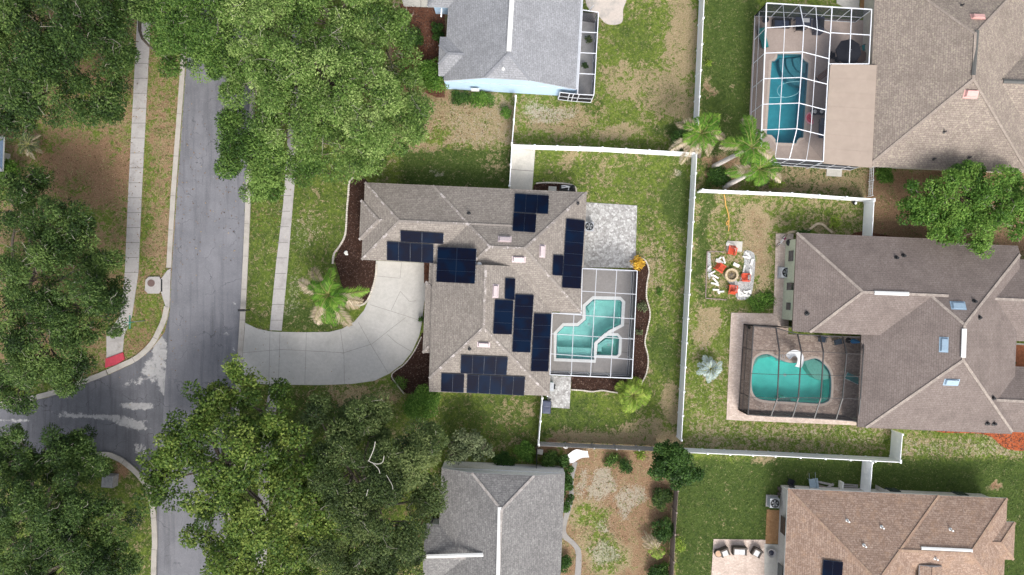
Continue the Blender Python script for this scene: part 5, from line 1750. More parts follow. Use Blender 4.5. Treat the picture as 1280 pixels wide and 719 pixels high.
shrub('clipped oblong hedge under the pale blue wall', (604, 127), 13, .9, 'bright', 35, xy=(1.35, .7), name='hedge', cat='hedge')
shrub('low dark plants left of the oblong hedge under the pale blue wall', (576, 124), 12, .6, 'deep', 36, xy=(1.2, .6))
shrub('small bright shrub left of the thin white fence', (634, 143), 8, .9, 'bright', 37)
shrub('round lush bush between the tan porch roof and the white fence corner', (1099, 221), 13, 1.2, 'bright', 38)
shrub('fan of bright leaves on the lawn north of the brown roof', (1042, 279), 8.5, .6, 'lime', 39, size=(.4, .07), lai=2.2)
shrub('orange and yellow croton bush at the corner of the pale patio', (796, 329), 8.5, .8, 'yellow', 40, size=(.2, .10))
shrub('round clipped dark bush on the bare brown yard', (780, 580), 9.5, 1.1, 'deep', 41)
shrub('loose olive green plants left of the round clipped bush', (764, 574), 11, .5, 'oak_mid', 42, size=(.22, .07), lai=2.5)
shrub('bright yellow green weeds right of the round clipped bush', (801, 567), 8, .4, 'lime', 43, size=(.25, .08), lai=1.6)
shrub('square dense green hedge left of the black fence', (655, 563), 14, 1.3, 'bright', 44, xy=(.95, 1.05), name='hedge', cat='hedge')
shrub('darker green hedge along the north wall of the grey house', (630, 572), 13, 1.0, 'deep', 45, xy=(1.4, .6), name='hedge', cat='hedge')
shrub('tall narrow green hedge along the east wall of the grey house', (707.5, 608), 11, 1.4, 'deep', 46, xy=(.75, 4.0), name='hedge', cat='hedge')
shrub('low mixed green plants beside the black fence and tan soil', (686, 574), 12, .7, 'oak_mid', 47, lai=3)
shrub('deep green plants between the tan soil and white hammock', (703, 573), 9, 1.0, 'deep', 48)
shrub('low green shrub beside the curving path at the bottom edge', (704, 702), 11, .9, 'deep', 49, xy=(.9, 1.3))
shrub('dark shrub below the round dark green tree along the brown fence', (826, 620), 14, .9, 'oak_dark', 50, xy=(.9, 1.2))
shrub('dark green shrub halfway down the brown board fence', (827, 658), 14, 1.5, 'deep', 51, xy=(.9, 1.3))
shrub('dark shrub at the bottom end of the brown board fence', (822, 715), 13, 1.0, 'deep', 52, xy=(1.1, 1))
shrub('pale lime plant hanging over the brown board fence', (846, 675), 9, 1.9, 'lime', 53, size=(.3, .09), lai=2)
shrub('bright upright plant by the bottom of the brown board fence', (829, 706), 6, .8, 'bright', 54, size=(.3, .07), lai=2)
shrub('small round bush between driveway and house wall', (528, 400), 4.5, .8, 'deep', 55)
shrub('young palm like plant in the dark bed beside the driveway curve', (500, 478), 9, .7, 'bright', 56, size=(.45, .05), lai=1.3)
shrub('sparse grey plant in the mulch bed right of the cage, upper one', (802, 383), 7, .4, 'grey', 57, lai=1.5)
shrub('small yellowish plant in the mulch bed right of the cage, lower one', (799, 414), 4.5, .4, 'grey', 58, lai=1.6)
shrub('dark leafy shrub left of the leaning palm by the long fence', (848, 178), 14, 1.4, 'deep', 59, xy=(.8, 1))
shrub('low dark plants between the long fence corner and the double palm', (896, 222), 15, .7, 'deep', 60, xy=(1.2, .7))
shrub('dark green shrub below the double palm', (945, 222), 13, 1.6, 'deep', 61)
shrub('bright lime plant at the foot of the blue pool cage', (970, 231), 9, .5, 'lime', 62, xy=(1.3, .8), size=(.28, .08), lai=1.7)
shrub('small yellow green plant behind the long white fence', (885, 81), 4.5, .5, 'lime', 63, size=(.2, .08), lai=2)
shrub('leafy green weeds beside the fire pit gravel', (950, 378), 13, .25, 'bright', 64, xy=(1.6, .9), size=(.14, .08), lai=1.6)
shrub('potted green plant inside the screened porch, lower one', (731, 84), 4, .8, 'deep', 65, name='potted_plant', cat='plant')
shrub('potted grey green plant inside the screened porch, upper one', (735, 52), 5, .8, 'oak_olive', 66, name='potted_plant', cat='plant')
shrub('low hedge along the north wall of the brown roofed house', (1003, 291), 8, .6, 'deep', 67, xy=(1.3, .5))
shrub('small green weed clump in the middle of the main back lawn', (823, 365), 5.5, .2, 'bright', 68, size=(.14, .06), lai=2.2)
shrub('dark green shrub by the left edge above the wide dark oak', (14, 222), 22, 2.0, 'bright', 69)
shrub('green shrub in the front courtyard of the brown roofed house', (1259.5, 453), 4.5, .9, 'deep', 70, xy=(.8, 1.5))
shrub('tiny dark shrub at the top of the front courtyard', (1258, 434), 2.8, .7, 'deep', 71)

# ------------------------------------------------------------------ palms
def frond(rng, root, ang, length, rise, droop, width, mats, dens=19, fan=False, rach=None):
    """a feather frond: arched midrib with narrow leaflets either side"""
    pts = []
    n = 10
    for i in range(n + 1):
        s = i / n
        r = length * s * (1 - .12 * s)
        z = rise * math.sin(s * 1.9) - droop * s * s
        pts.append(np.array([root[0] + math.cos(ang) * r, root[1] + math.sin(ang) * r, root[2] + z]))
    pts = np.array(pts)
    vs, ts = [], []
    m = max(10, int(dens * length))
    for k in range(m):
        s = .12 + .88 * (k + rng.random()) / m
        i = min(int(s * n), n - 1)
        f = s * n - i
        p = pts[i] * (1 - f) + pts[i + 1] * f
        tan = pts[i + 1] - pts[i]
        tan /= np.linalg.norm(tan)
        sd = np.cross(tan, [0, 0, 1]); sd /= np.linalg.norm(sd) + 1e-9
        wl = 1.1 * width * math.sin(min(1, .25 + s * 1.1) * math.pi * .5) * (1.0 if s < .7 else (1.15 - s) / .45) * (.8 + .4 * rng.random())
        for sg in (-1, 1):
            d = sd * sg * .8 + tan * .65 + np.array([0, 0, -.30 + rng.normal() * .22])
            d /= np.linalg.norm(d)
            u = np.cross(d, [0, 0, 1]); u /= np.linalg.norm(u) + 1e-9
            hw = .018 + .016 * rng.random()
            e = p + d * wl
            mm = p + d * wl * .45
            vs += [p, mm + u * hw, e, mm - u * hw]
            ts += [np.clip(.5 + rng.normal() * .2, 0, 1)] * 4
    v = np.array(vs)
    return v, np.arange(len(v)).reshape(-1, 4), np.array(ts), pts

M['pale_trunk'] = plain('pale_palm_trunk', (.50, .46, .42), .95, var=.2)
def palm(label, px, zc, fronds, leaf, seed, dry=(), name='palm_tree', crown_px=None, trunk_r=.16, width=.55, cat='palm', bark='bark'):
    """fronds: (angle in photo, degrees clockwise from right; length px; rise)"""
    rng = np.random.default_rng(seed)
    base = Vector(P(*px))
    t = thing(name, label, cat, tuple(base))
    top = Vector(P(*(crown_px or px), zc))
    b = MB()
    b.tube(catmull([tuple(base - Vector((0, 0, .1))), tuple(base.lerp(top, .5) + Vector((.05, .03, 0))), tuple(top)], 5), [trunk_r * (1.25 - .4 * i / 10) for i in range(11)], 9)
    b.build('trunk', M[bark], t, smooth=True)
    rib = MB()
    k_ = (1 - zc / H) / S
    def make(lst, nm, mat, dr):
        parts = []
        for a, l, rise in lst:
            v, f, ts, pts = frond(rng, np.array(top) + rng.normal(size=3) * .06, -R(a), l * k_, rise, dr * l * k_ * .25, width * (.8 + .3 * rng.random()), None)
            parts.append((v, f, np.clip(ts + rng.normal() * .13, 0, 1)))
            rib.tube([tuple(p) for p in pts], [.035 * (1 - .08 * i) for i in range(len(pts))], 4)
        if parts:
            leaf_mesh(nm, parts, LEAF[mat], t)
    make(fronds, 'fronds', leaf, 1.0)
    make(dry, 'dry_fronds', 'tan', 1.9)
    rib.build('ribs', plain('frond_rib', (0.30, 0.30, 0.10), .7) if 'frond_rib' not in bpy.data.materials else bpy.data.materials['frond_rib'], t)
    return t
rg = random.Random(5)
def ring(n, l0, l1, a0=0, a1=360, r0=.3, r1=1.1):
    return [(a0 + (a1 - a0) * (i + rg.uniform(-.25, .25)) / n, rg.uniform(l0, l1), rg.uniform(r0, r1)) for i in range(n)]
palm('green palm with bleached dry fronds on the front lawn beside the mulch bed', (411, 369), 3.2, ring(11, 18, 31, 20, 380) + ring(7, 12, 22, 0, 360, .8, 1.6) + [(-10, 54, .5), (78, 44, .4), (100, 40, .4), (60, 42, .4), (-85, 40, .5)], 'palm', 81,
     dry=[(233, 46, .9), (205, 50, .9), (200, 44, .8), (12, 46, .9), (20, 42, .8), (116, 48, .8), (122, 40, .8), (60, 52, .8)], width=.8)
palm('bushy lime green palm at the bottom right corner of the mulch bed', (791, 494), 1.5, ring(24, 17, 27, 0, 360, .2, .8) + ring(14, 10, 18, 0, 360, .5, 1.1), 'lime', 82, width=.55, trunk_r=.1)
palm('leaning palm with drooping tan fronds over the long white fence', (874, 196), 4.6, ring(9, 20, 32, 0, 360, .4, 1.2) + ring(6, 10, 20, 0, 360, .8, 1.4) + [(-46, 38, .7), (-55, 30, .7)], 'palm', 83, dry=[(152, 46, .9), (205, 36, .9), (8, 38, .9), (95, 28, .6), (120, 48, .6), (65, 32, .8), (135, 30, .6), (215, 30, .9), (50, 30, .8)], crown_px=(876, 166), width=.6)
palm('upper palm of the leaning pair beside the blue pool cage, pale bare trunk', (892, 208), 5.2, ring(9, 20, 30, 0, 360, .4, 1.2) + [(190, 42, .6), (-100, 48, .8), (-90, 42, .8), (-105, 40, .6), (200, 34, .5)] + ring(7, 10, 18), 'palm', 84, dry=[(185, 42, .9), (20, 40, .8), (-98, 44, .8), (30, 34, .8)], crown_px=(939, 184), width=.65, trunk_r=.2, bark='pale_trunk')
palm('lower palm of the leaning pair beside the blue pool cage, darker green crown', (905, 234), 4.4, ring(10, 18, 30, 0, 360, .4, 1.2) + ring(7, 10, 18) + [(175, 46, .6), (168, 40, .6)], 'palm', 85, dry=[(170, 44, .9), (178, 40, .9), (25, 38, .8)], crown_px=(949, 211), width=.6, trunk_r=.2, bark='pale_trunk')
palm('silver blue fan palm on the dry lawn left of the pink pavers', (888, 461), 1.0, ring(20, 13, 21, 0, 360, .15, .7) + ring(10, 8, 13, 0, 360, .4, .9), 'silver', 86, width=.35, trunk_r=.12)
palm('straw coloured dying palm beside the brown board fence', (820, 686), 1.2, [(30, 14, .3), (75, 16, .3), (120, 14, .3), (160, 13, .3), (60, 13, .5), (95, 12, .5)], 'lime', 87, dry=[(215, 22, .2), (235, 26, .2), (255, 24, .2), (275, 22, .2), (195, 18, .2), (295, 18, .2), (225, 22, .3), (245, 20, .3)], width=.3, trunk_r=.1)
palm('tan leaved small palm in the brown verge under the top left oak', (36, 181), 1.2, ring(12, 12, 19, 0, 360, .2, .6), 'grey', 88, dry=ring(9, 13, 20, 0, 360, .1, .4), width=.3, trunk_r=.1)
# ------------------------------------------------------------------ yard things
def obj1(name, label, cat, px, parts, group=None, z=0.0, rot=0.0):
    """a thing at a photo pixel; parts = [(name, mesh builder in local metres, materials)]"""
    loc = P(*px)
    t = thing(name, label, cat, (loc[0], loc[1], z), group)
    for nm, b, mats in parts:
        b.v = [(x + loc[0], y + loc[1], zz + z) for x, y, zz in b.v]
        b.build(nm, mats, t)
    t.rotation_euler.z = R(-rot)
    return t

def mb(fn):
    b = MB()
    fn(b)
    return b

# air conditioners
def ac(px, label, body, rot=2.5, s=0.85):
    f = MB(); f.box((0, 0, .04), (s + .25, s + .25, .08))
    c = MB()
    c.box((0, 0, .45), (s, s, .74))
    for k in range(9):                       # louvre ribs
        z = .14 + k * .075
        c.box((0, 0, z), (s + .02, s + .02, .02))
    lid = MB()
    lid.lathe((0, 0, 0), [(s * .46, .825), (s * .46, .85), (s * .40, .85), (s * .40, .80)], 24)
    for a in range(0, 180, 20):
        lid.bar((-math.cos(R(a)) * s * .40, -math.sin(R(a)) * s * .40, .845), (math.cos(R(a)) * s * .40, math.sin(R(a)) * s * .40, .845), .012)
    fan = MB()
    fan.lathe((0, 0, 0), [(s * .39, .80), (s * .39, .825)], 20, 0)
    for a in range(0, 360, 72):
        c1, s1, c2, s2 = math.cos(R(a)), math.sin(R(a)), math.cos(R(a + 42)), math.sin(R(a + 42))
        fan.add([(0, 0, .832), (c1 * s * .36, s1 * s * .36, .829), (c2 * s * .36, s2 * s * .36, .84)], [(0, 1, 2)], 1)
    fan.lathe((0, 0, 0), [(.09, .83), (.09, .845)], 12, 2)
    return obj1('air_conditioner', label, 'air conditioner', px, [('pad', f, M['walk']), ('cabinet', c, body), ('grille', lid, M['black_metal']), ('fan', fan, [M['black'], M['galv'], M['white']])], 'air conditioning units by the houses', 0.0, rot)
ac((735.5, 284), 'round topped air conditioner between the east solar column and the pale patio', M['galv'])
ac((979, 341), 'pale grey air conditioner on the pavers beside the brown roofed house', plain('pale_cabinet', (0.52, 0.54, 0.56), .5), s=.95)
ac((964.5, 626), 'air conditioner with dark fan beside the reddish tan house', M['galv'], s=.9)

# bins
def bin_(px, label, rot):
    b = MB()
    b.add([(-.25, -.3, .05), (.25, -.3, .05), (.25, .3, .05), (-.25, .3, .05), (-.31, -.37, 1.0), (.31, -.37, 1.0), (.31, .37, 1.0), (-.31, .37, 1.0)],
          [(3, 2, 1, 0), (4, 5, 6, 7), (0, 1, 5, 4), (1, 2, 6, 5), (2, 3, 7, 6), (3, 0, 4, 7)])
    l = MB()
    l.add([(-.33, -.40, 1.0), (.33, -.40, 1.0), (.33, .40, 1.0), (-.33, .40, 1.0), (-.30, -.36, 1.05), (.30, -.36, 1.05), (.28, .36, 1.08), (-.28, .36, 1.08), (-.2, -.1, 1.1), (.2, -.1, 1.1), (.2, .2, 1.11), (-.2, .2, 1.11)],
          [(3, 2, 1, 0), (0, 1, 5, 4), (1, 2, 6, 5), (2, 3, 7, 6), (3, 0, 4, 7), (4, 5, 9, 8), (5, 6, 10, 9), (6, 7, 11, 10), (7, 4, 8, 11), (8, 9, 10, 11)])
    h = MB(); h.tube([(-.26, .42, .98), (.26, .42, .98)], .02, 6)
    w_ = []
    parts = [('body', b, M['navy']), ('lid', l, plain('bin_lid', (.07, .08, .12), .4) if 'bin_lid' not in bpy.data.materials else bpy.data.materials['bin_lid']), ('handle', h, M['black'])]
    for s_ in (-1, 1):
        wh = MB(); wh.tube([(s_ * .24, .33, .12), (s_ * .30, .33, .12)], .12, 12)
        parts.append(('wheel', wh, M['black']))
    return obj1('wheelie_bin', label, 'bin', px, parts, 'navy bins by the white fence', 0, rot)
bin_((683, 503), 'upper navy wheelie bin, touching the corner of the brown roof', 92)
bin_((682.5, 510.5), 'lower navy wheelie bin, nearest the grass', 93)

# fire pit and its chairs
b = MB()
n_ = 16
for k in range(n_):
    for row in range(2):
        a0, a1 = 2 * math.pi * (k + .04 + row * .5) / n_, 2 * math.pi * (k + .96 + row * .5) / n_
        poly = [(r_ * math.cos(a), r_ * math.sin(a)) for r_, a in ((.46, a0), (.65, a0), (.65, (a0 + a1) / 2), (.65, a1), (.46, a1))]
        b.prism(poly, row * .17, row * .17 + .165)
ash = MB(); ash.lathe((0, 0, 0), [(.455, .02), (.455, .08), (.25, .13), (.02, .15)], 16)
lg = MB()
for a in (20, 75, 140):
    lg.tube([(-.3 * math.cos(R(a)), -.3 * math.sin(R(a)), .15), (.3 * math.cos(R(a)), .3 * math.sin(R(a)), .2)], .04, 6)
obj1('fire_pit', 'round pale sandstone fire pit ring with ash in the middle of the red chairs', 'fire pit', (913.5, 344), [('stone_ring', b, M['stone_ring']), ('ash', ash, M['ash']), ('charred_wood', lg, M['bark'])])

def adir():
    """low slatted garden chair, front towards -y"""
    parts = []
    for k in range(5):
        s_ = MB(); s_.box((0, -.30 + k * .13, .34 - k * .022), (.56, .115, .025), rx=-.17)
        parts.append(('seat_slat', s_, M['red_chair']))
    for k in range(5):
        s_ = MB(); s_.box((-.24 + k * .12, .40, .58), (.105, .025, .68 - abs(k - 2) * .06), rx=.42)
        parts.append(('back_slat', s_, M['red_chair']))
    for s in (-1, 1):
        a = MB(); a.box((s * .35, .02, .56), (.13, .72, .03)); parts.append(('armrest', a, M['red_chair']))
        l = MB(); l.box((s * .32, -.32, .27), (.06, .09, .55)); parts.append(('leg', l, M['red_chair']))
        l = MB(); l.box((s * .30, .22, .22), (.05, .75, .09), rx=-.25); parts.append(('leg', l, M['red_chair']))
    return parts
g_ = 'red garden chairs round the fire pit'
c0 = obj1('garden_chair', 'red garden chair above the fire pit, half on the pale slab', 'chair', (913.5, 314), adir(), g_, 0, 12)
for (px, rot, lab) in (((899.5, 335.5), -58, 'red garden chair left of the fire pit among white blocks'), ((930, 347), 92, 'red garden chair right of the fire pit on grey gravel'), ((914.5, 361), 186, 'red garden chair below the fire pit on the grass')):
    c = copy_tree(c0)
    c.location = P(*px)
    c.rotation_euler.z = R(-rot)
    c['label'] = lab
b = MB(); b.box((0, 0, .03), (1.5, 1.0, .06), 0)
obj1('stone_slab', 'pale beige square slab under the upper red chair', 'slab', (918, 308), [('slab', b, M['slab'])], rot=3)
# white blocks strewn round the pit
blk = [(232, 262, 7, -40), (243, 280, 8, 35), (226, 276, 7, 42), (218, 286, 5, 42), (268, 272, 9, 72), (360, 308, 8, 25, 1.9), (440, 222, 6, 50), (454, 236, 7, 60), (430, 250, 8, 15), (447, 252, 6, 20),
       (476, 286, 8, -72, 1.5), (418, 336, 9, -78), (466, 360, 8, 82), (160, 326, 5, -45), (180, 366, 8, -28), (206, 396, 8, 30), (194, 414, 5, 45), (188, 388, 6, 10), (208, 430, 8, 48), (196, 448, 9, 12), (216, 456, 5, 15), (208, 494, 8, 2),
       (245, 508, 8, -3), (228, 514, 4, 60), (380, 515, 10, 82, 1.7), (404, 520, 6, 40), (412, 535, 9, -8, 1.4), (440, 538, 7, 10, 1.6), (446, 506, 8, -15), (428, 512, 6, 35), (460, 512, 5, 50), (299, 152, 5, 10, 2.0)]
g_ = 'white blocks strewn round the fire pit'
first = None
for i, e in enumerate(blk):
    x, y, l, a = e[:4]
    wd = e[4] if len(e) > 4 else 1.0
    px = (860 + x / 6, 280 + y / 6)
    if first is None:
        b = MB()
        b.add([(-.5, -.08, 0), (.5, -.08, 0), (.5, .08, 0), (-.5, .08, 0), (-.485, -.07, .10), (.485, -.07, .10), (.485, .07, .10), (-.485, .07, .10)],
              [(3, 2, 1, 0), (4, 5, 6, 7), (0, 1, 5, 4), (1, 2, 6, 5), (2, 3, 7, 6), (3, 0, 4, 7)])
        o = b.build('paving_block', M['log'], None)
        first = o
    else:
        o = first.copy(); COL.objects.link(o)
    loc = P(*px)
    o.location = (loc[0], loc[1], 0.02 + .004 * (i % 5) + (0.02 if wd > 1 else 0))
    o.rotation_euler.z = R(-a)
    o.scale = (l * 6.4 / 76.8 * 0.95, wd * 1.05, 1.0)
    tag(o, 'loose white block lying in the ring of blocks round the fire pit', 'block', g_)
# timber border of the pit area
b = MB()
for a, c in (((884, 314.5), (905, 315)), ((884, 314.5), (882, 372)), ((882, 373), (908, 375))):
    b.bar(V(*a, .04), V(*c, .04), .09, .08)
tag(b.build('timber_border', M['brown_wood']), 'thin dark timber border on the left of the fire pit area', 'border')
# hose and edging coil
b = MB(); b.tube(catmull(PP([(905, 243), (906.5, 250), (907, 256), (909.5, 264), (911, 272), (911, 278), (909, 281), (908, 279), (910.5, 276), (911, 284), (910.5, 289)], .05), 5), .055, 6)
tag(b.build('garden_hose', M['hose']), 'yellow orange hose snaking down the bare lawn below the white fence', 'hose')
b = MB(); b.strip([p[:2] for p in PP(catmull([(981, 297), (986, 291), (996, 289.5), (1007, 289), (1014, 285), (1021, 280), (1028, 281), (1034, 286), (1040, 291)], 5))], .22, -.02, .12)
tag(b.build('garden_edging', plain('tan_edging_stone', (.50, .40, .28), .9, var=.2)), 'wavy tan edging line at the north wall of the brown roofed house', 'edging')

# bed edging of scalloped blocks
def edging(label, pts, n=7, w=.17):
    pl = catmull(PP(pts), n)
    b = MB()
    acc, last = 0, pl[0]
    for a, c in zip(pl, pl[1:]):
        L = math.dist(a, c)
        k = max(1, round(L / .24))
        for s_ in range(k):
            f = (s_ + .5) / k
            p = (a[0] + (c[0] - a[0]) * f, a[1] + (c[1] - a[1]) * f)
            ang = math.atan2(c[1] - a[1], c[0] - a[0]) + rnd.uniform(-.12, .12)
            b.box((p[0], p[1], .06 + rnd.uniform(-.015, .02)), (L / k * .86, w * rnd.uniform(.85, 1.1), .14), ang)
    o = b.build('garden_edging', M['edging'])
    return tag(o, label, 'edging', 'pale block edging of the mulch beds')
edging('pale block edging curving down the left side of the front mulch bed', [(442, 222), (437, 228), (435.5, 245), (434, 262), (433, 282), (431, 296), (424, 309), (418, 317), (416, 330)])
edging('pale block edging between the front mulch bed and the driveway curve', [(471, 330), (469.5, 347), (464, 366), (457.5, 378), (448, 382), (437, 378), (431, 373)])
edging('pale edging line along the wavy east side of the pool cage mulch bed', [(797, 322), (806, 325), (811, 338), (808.5, 355), (808, 372), (812.5, 392), (809, 412), (806, 428), (810, 447), (808, 466), (800, 482)], w=.13)
edging('pale edging line under the mulch strip south of the pool cage', [(714, 487), (728, 488), (740, 489.5), (752, 488), (762, 489.5), (772, 491)], w=.13)
edging('short pale edging along the driveway end of the south west mulch bed', [(527, 421), (518, 439), (506, 455), (490, 468), (496, 480), (505, 492)], w=.10)
edging('pale edging round the top of the mulch bed with pool equipment', [(670, 229.5), (682, 228.5), (698, 229), (712, 230.5), (719, 234), (720.5, 241)], w=.13)

# small things in the front bed
rng_ = np.random.default_rng(3)
b = MB()
for k in range(14):
    a = rng_.random() * 6.28; r_ = rng_.random() * .22
    b.lathe((math.cos(a) * r_, math.sin(a) * r_, .02 + .12 * rng_.random()), [(.02, -.06), (.10, -.02), (.11, .05), (.05, .11), (.01, .12)], 7)
obj1('white_stones', 'small heap of bright white stones in the front mulch bed', 'stones', (433, 317), [('stone_heap', b, M['log'])])
b = MB(); b.tube([(0, 0, 0), (0, 0, .9)], .012, 6)
f = MB(); f.box((.16, 0, .74), (.32, .01, .24), .3)
obj1('garden_flag', 'small pink and white garden flag at the edge of the front mulch bed', 'flag', (420.5, 315), [('pole', b, M['black_metal']), ('flag', f, plain('pink_cloth', (.62, .36, .42), .9))])

# pool equipment north of the house
b = MB(); b.box((0, 0, .05), (1.5, .9, .1))
p_ = MB(); p_.tube([(-.45, -.1, .25), (.1, -.1, .25)], .14, 12); p_.lathe((.25, -.1, .1), [(.16, 0), (.16, .32), (.12, .36)], 12)
fl_ = MB(); fl_.lathe((.45, .2, .1), [(.2, 0), (.24, .1), (.24, .6), (.18, .75), (.05, .8)], 14)
pi = MB()
for q_ in ([(-.6, .3, .3), (-.3, .35, .3), (.2, .3, .3)], [(-.6, .1, .5), (-.1, .2, .5), (.35, .2, .5)], [(.1, -.1, .4), (.1, .3, .45)]):
    pi.tube(q_, .05, 7)
obj1('pool_pump', 'black pool pump and white pipes in the mulch bed north of the brown roof', 'pool pump', (709, 237.5), [('pad', b, M['black']), ('pump', p_, M['black']), ('filter', fl_, M['black']), ('pipes', pi, M['white'])], rot=3)
b = MB(); b.box((0, 0, .35), (.72, .5, .7)); l = MB(); l.box((0, 0, .72), (.76, .54, .05)); l.box((0, 0, .75), (.5, .3, .02))
obj1('utility_cabinet', 'pale square cabinet beside the pool pump in the mulch bed', 'cabinet', (690, 238), [('body', b, M['walk']), ('lid', l, M['slab'])], rot=3)
b = MB(); b.box((0, 0, .4), (.30, .75, .8)); l = MB(); l.box((.02, 0, .83), (.36, .8, .05)); hr = MB(); hr.tube([(.2, -.25, .6), (.2, .25, .6)], .16, 10)
obj1('hose_reel', 'teal hose reel box against the wall above the paver walk', 'hose reel', (689, 482), [('body', b, M['basin_teal']), ('lid', l, M['galv']), ('reel', hr, M['black'])], rot=3)

# mailbox and street sign
b = MB(); b.tube([(0, 0, 0), (0, 0, 1.05)], .06, 8); b.box((-.25, 0, 1.0), (.55, .08, .08)); b.bar((0, 0, .65), (-.35, 0, 1.0), .05)
c = MB()
prof = [(-.11 , 0), (.11, 0), (.11, .14)] + [(.11 * math.cos(R(a)), .14 + .11 * math.sin(R(a))) for a in range(15, 180, 15)] + [(-.11, .14)]
vs = [(x, y, 1.05 + z) for x in (-.62, -.04) for y, z in prof]
k = len(prof)
c.add(vs, [tuple(range(k)), tuple(range(k, 2 * k))[::-1]] + [(i, k + i, k + (i + 1) % k, (i + 1) % k) for i in range(k)])
fl_ = MB(); fl_.box((-.25, .125, 1.2), (.04, .012, .16)); 
obj1('mailbox', 'black mailbox on a post leaning over the right kerb by the driveway mouth', 'mailbox', (312, 387.5), [('post', b, M['black_metal']), ('box', c, M['black_metal']), ('flag', fl_, plain('red_flag', (.5, .03, .02), .5))], rot=0)
b = MB(); b.tube([(0, 0, 0), (0, 0, 2.75)], .035, 8)
s1 = MB(); s1.box((0, 0, 2.55), (.03, 1.25, .26)); s2 = MB(); s2.box((0, 0, 2.85), (1.1, .03, .26))
wr = MB()
for k in range(9):
    wr.box((.018, -.48 + k * .12, 2.55), (.004, .055, .13 if k % 3 else .09))
t_ = obj1('street_sign', 'green street name sign on a thin post at the left street corner', 'street sign', (181, 401), [('post', b, M['galv']), ('name_plate', s1, plain('sign_green', (.01, .26, .17), .5)), ('cross_plate', s2, bpy.data.materials['sign_green']), ('lettering', wr, M['white'])])
b = MB(); b.box((0, 0, .45), (1.1, 1.15, .9)); l = MB()
for k in range(8):
    l.box((-.45 + k * .13, 0, .915), (.06, 1.05, .03))
obj1('utility_box', 'grey slatted utility box half under the bottom left oak', 'utility box', (141, 599), [('body', b, plain('box_grey', (.24, .23, .23), .7, var=.25)), ('lid_slats', l, M['galv'])], rot=5)

# blue pool cage furniture
def umbrella(px, label, mat, r=1.25, z=2.25, rot=10):
    cn = MB(); n = 8
    vs = [(0, 0, z + .42)] + [(r * math.cos(2 * math.pi * k / n), r * math.sin(2 * math.pi * k / n), z) for k in range(n)] + [(r * math.cos(2 * math.pi * k / n), r * math.sin(2 * math.pi * k / n), z - .14) for k in range(n)]
    mid = [(r * .96 * math.cos(2 * math.pi * (k + .5) / n), r * .96 * math.sin(2 * math.pi * (k + .5) / n), z - .02) for k in range(n)]
    cn.add(vs, [(0, 1 + k, 1 + (k + 1) % n) for k in range(n)] + [(1 + k, 9 + k, 9 + (k + 1) % n, 1 + (k + 1) % n) for k in range(n)])
    po = MB(); po.tube([(0, 0, 0), (0, 0, z + .5)], .03, 8)
    ba = MB(); ba.lathe((0, 0, 0), [(.3, .06), (.3, .11), (.08, .16)], 16)
    parts = [('canopy', cn, mat), ('pole', po, M['galv']), ('base', ba, M['black'])]
    for k in range(n):
        a = 2 * math.pi * k / n
        rb = MB(); rb.bar((0, 0, z + .39), (r * math.cos(a), r * math.sin(a), z - .02), .02); parts.append(('rib', rb, M['galv']))
    return obj1('parasol', label, 'parasol', px, parts, None, 0.06, rot)
umbrella((1046, 75), 'black octagonal parasol in the flat bay of the tall white cage', M['black_fabric'], 1.22)

def chair_parts(frame, seat, w=.55):
    parts = []
    s = MB(); s.box((0, 0, .43), (w, .52, .06)); parts.append(('seat', s, seat))
    b_ = MB(); b_.box((0, .27, .70), (w, .05, .52), rx=-.16); parts.append(('backrest', b_, seat))
    for x in (-1, 1):
        for y in (-1, 1):
            l = MB(); l.bar((x * w * .46, y * .23, 0), (x * w * .46, y * .23, .42), .035); parts.append(('leg', l, frame))
        a = MB(); a.box((x * w * .5, .02, .63), (.05, .5, .03)); parts.append(('armrest', a, frame))
    return parts
obj1('patio_chair', 'dark patio chair left of the black parasol', 'chair', (1037.5, 72), chair_parts(M['black'], M['black_fabric']), None, .06, -85)
obj1('patio_chair', 'dark teal patio chair behind the black parasol, near the house', 'chair', (1078, 62), chair_parts(M['black'], M['teal_fabric']), None, .06, 80)
b = MB(); b.lathe((0, 0, 0), [(.55, .70), (.58, .72), (.58, .75), (.5, .76)], 20); l = MB(); l.tube([(0, 0, 0), (0, 0, .7)], .05, 8); l.lathe((0, 0, 0), [(.3, 0), (.28, .04), (.06, .08)], 14)
obj1('patio_table', 'round brown table beside the black parasol', 'table', (1071, 74), [('table_top', b, plain('table_brown', (.20, .13, .10), .5)), ('pedestal', l, M['black'])], None, .06)

def lounger_parts(fabric, frame):
    parts = []
    s = MB(); s.box((0, -.35, .32), (.62, 1.25, .07)); parts.append(('seat_cushion', s, fabric))
    k = MB(); k.box((0, .55, .50), (.62, .70, .07), rx=.55); parts.append(('backrest', k, fabric))
    f = MB()
    for x in (-1, 1):
        f.bar((x * .32, -.98, .26), (x * .32, .85, .26), .04)
    f.bar((-.32, -.98, .26), (.32, -.98, .26), .04); parts.append(('frame', f, frame))
    for x in (-1, 1):
        for y in (-.8, .6):
            l = MB(); l.bar((x * .30, y, 0), (x * .30, y, .25), .04); parts.append(('leg', l, frame))
    return parts
obj1('lounger', 'teal sun lounger set at an angle in the top corner of the tall white cage', 'lounger', (952, 49), lounger_parts(M['teal_fabric'], M['black']), None, .06, -14)
obj1('lounger', 'dark blue grey lounger beside the tan porch roof, near the pool float', 'lounger', (1026, 161), lounger_parts(plain('slate_fabric', (.07, .09, .13), .8), M['black']), None, .06, 2)
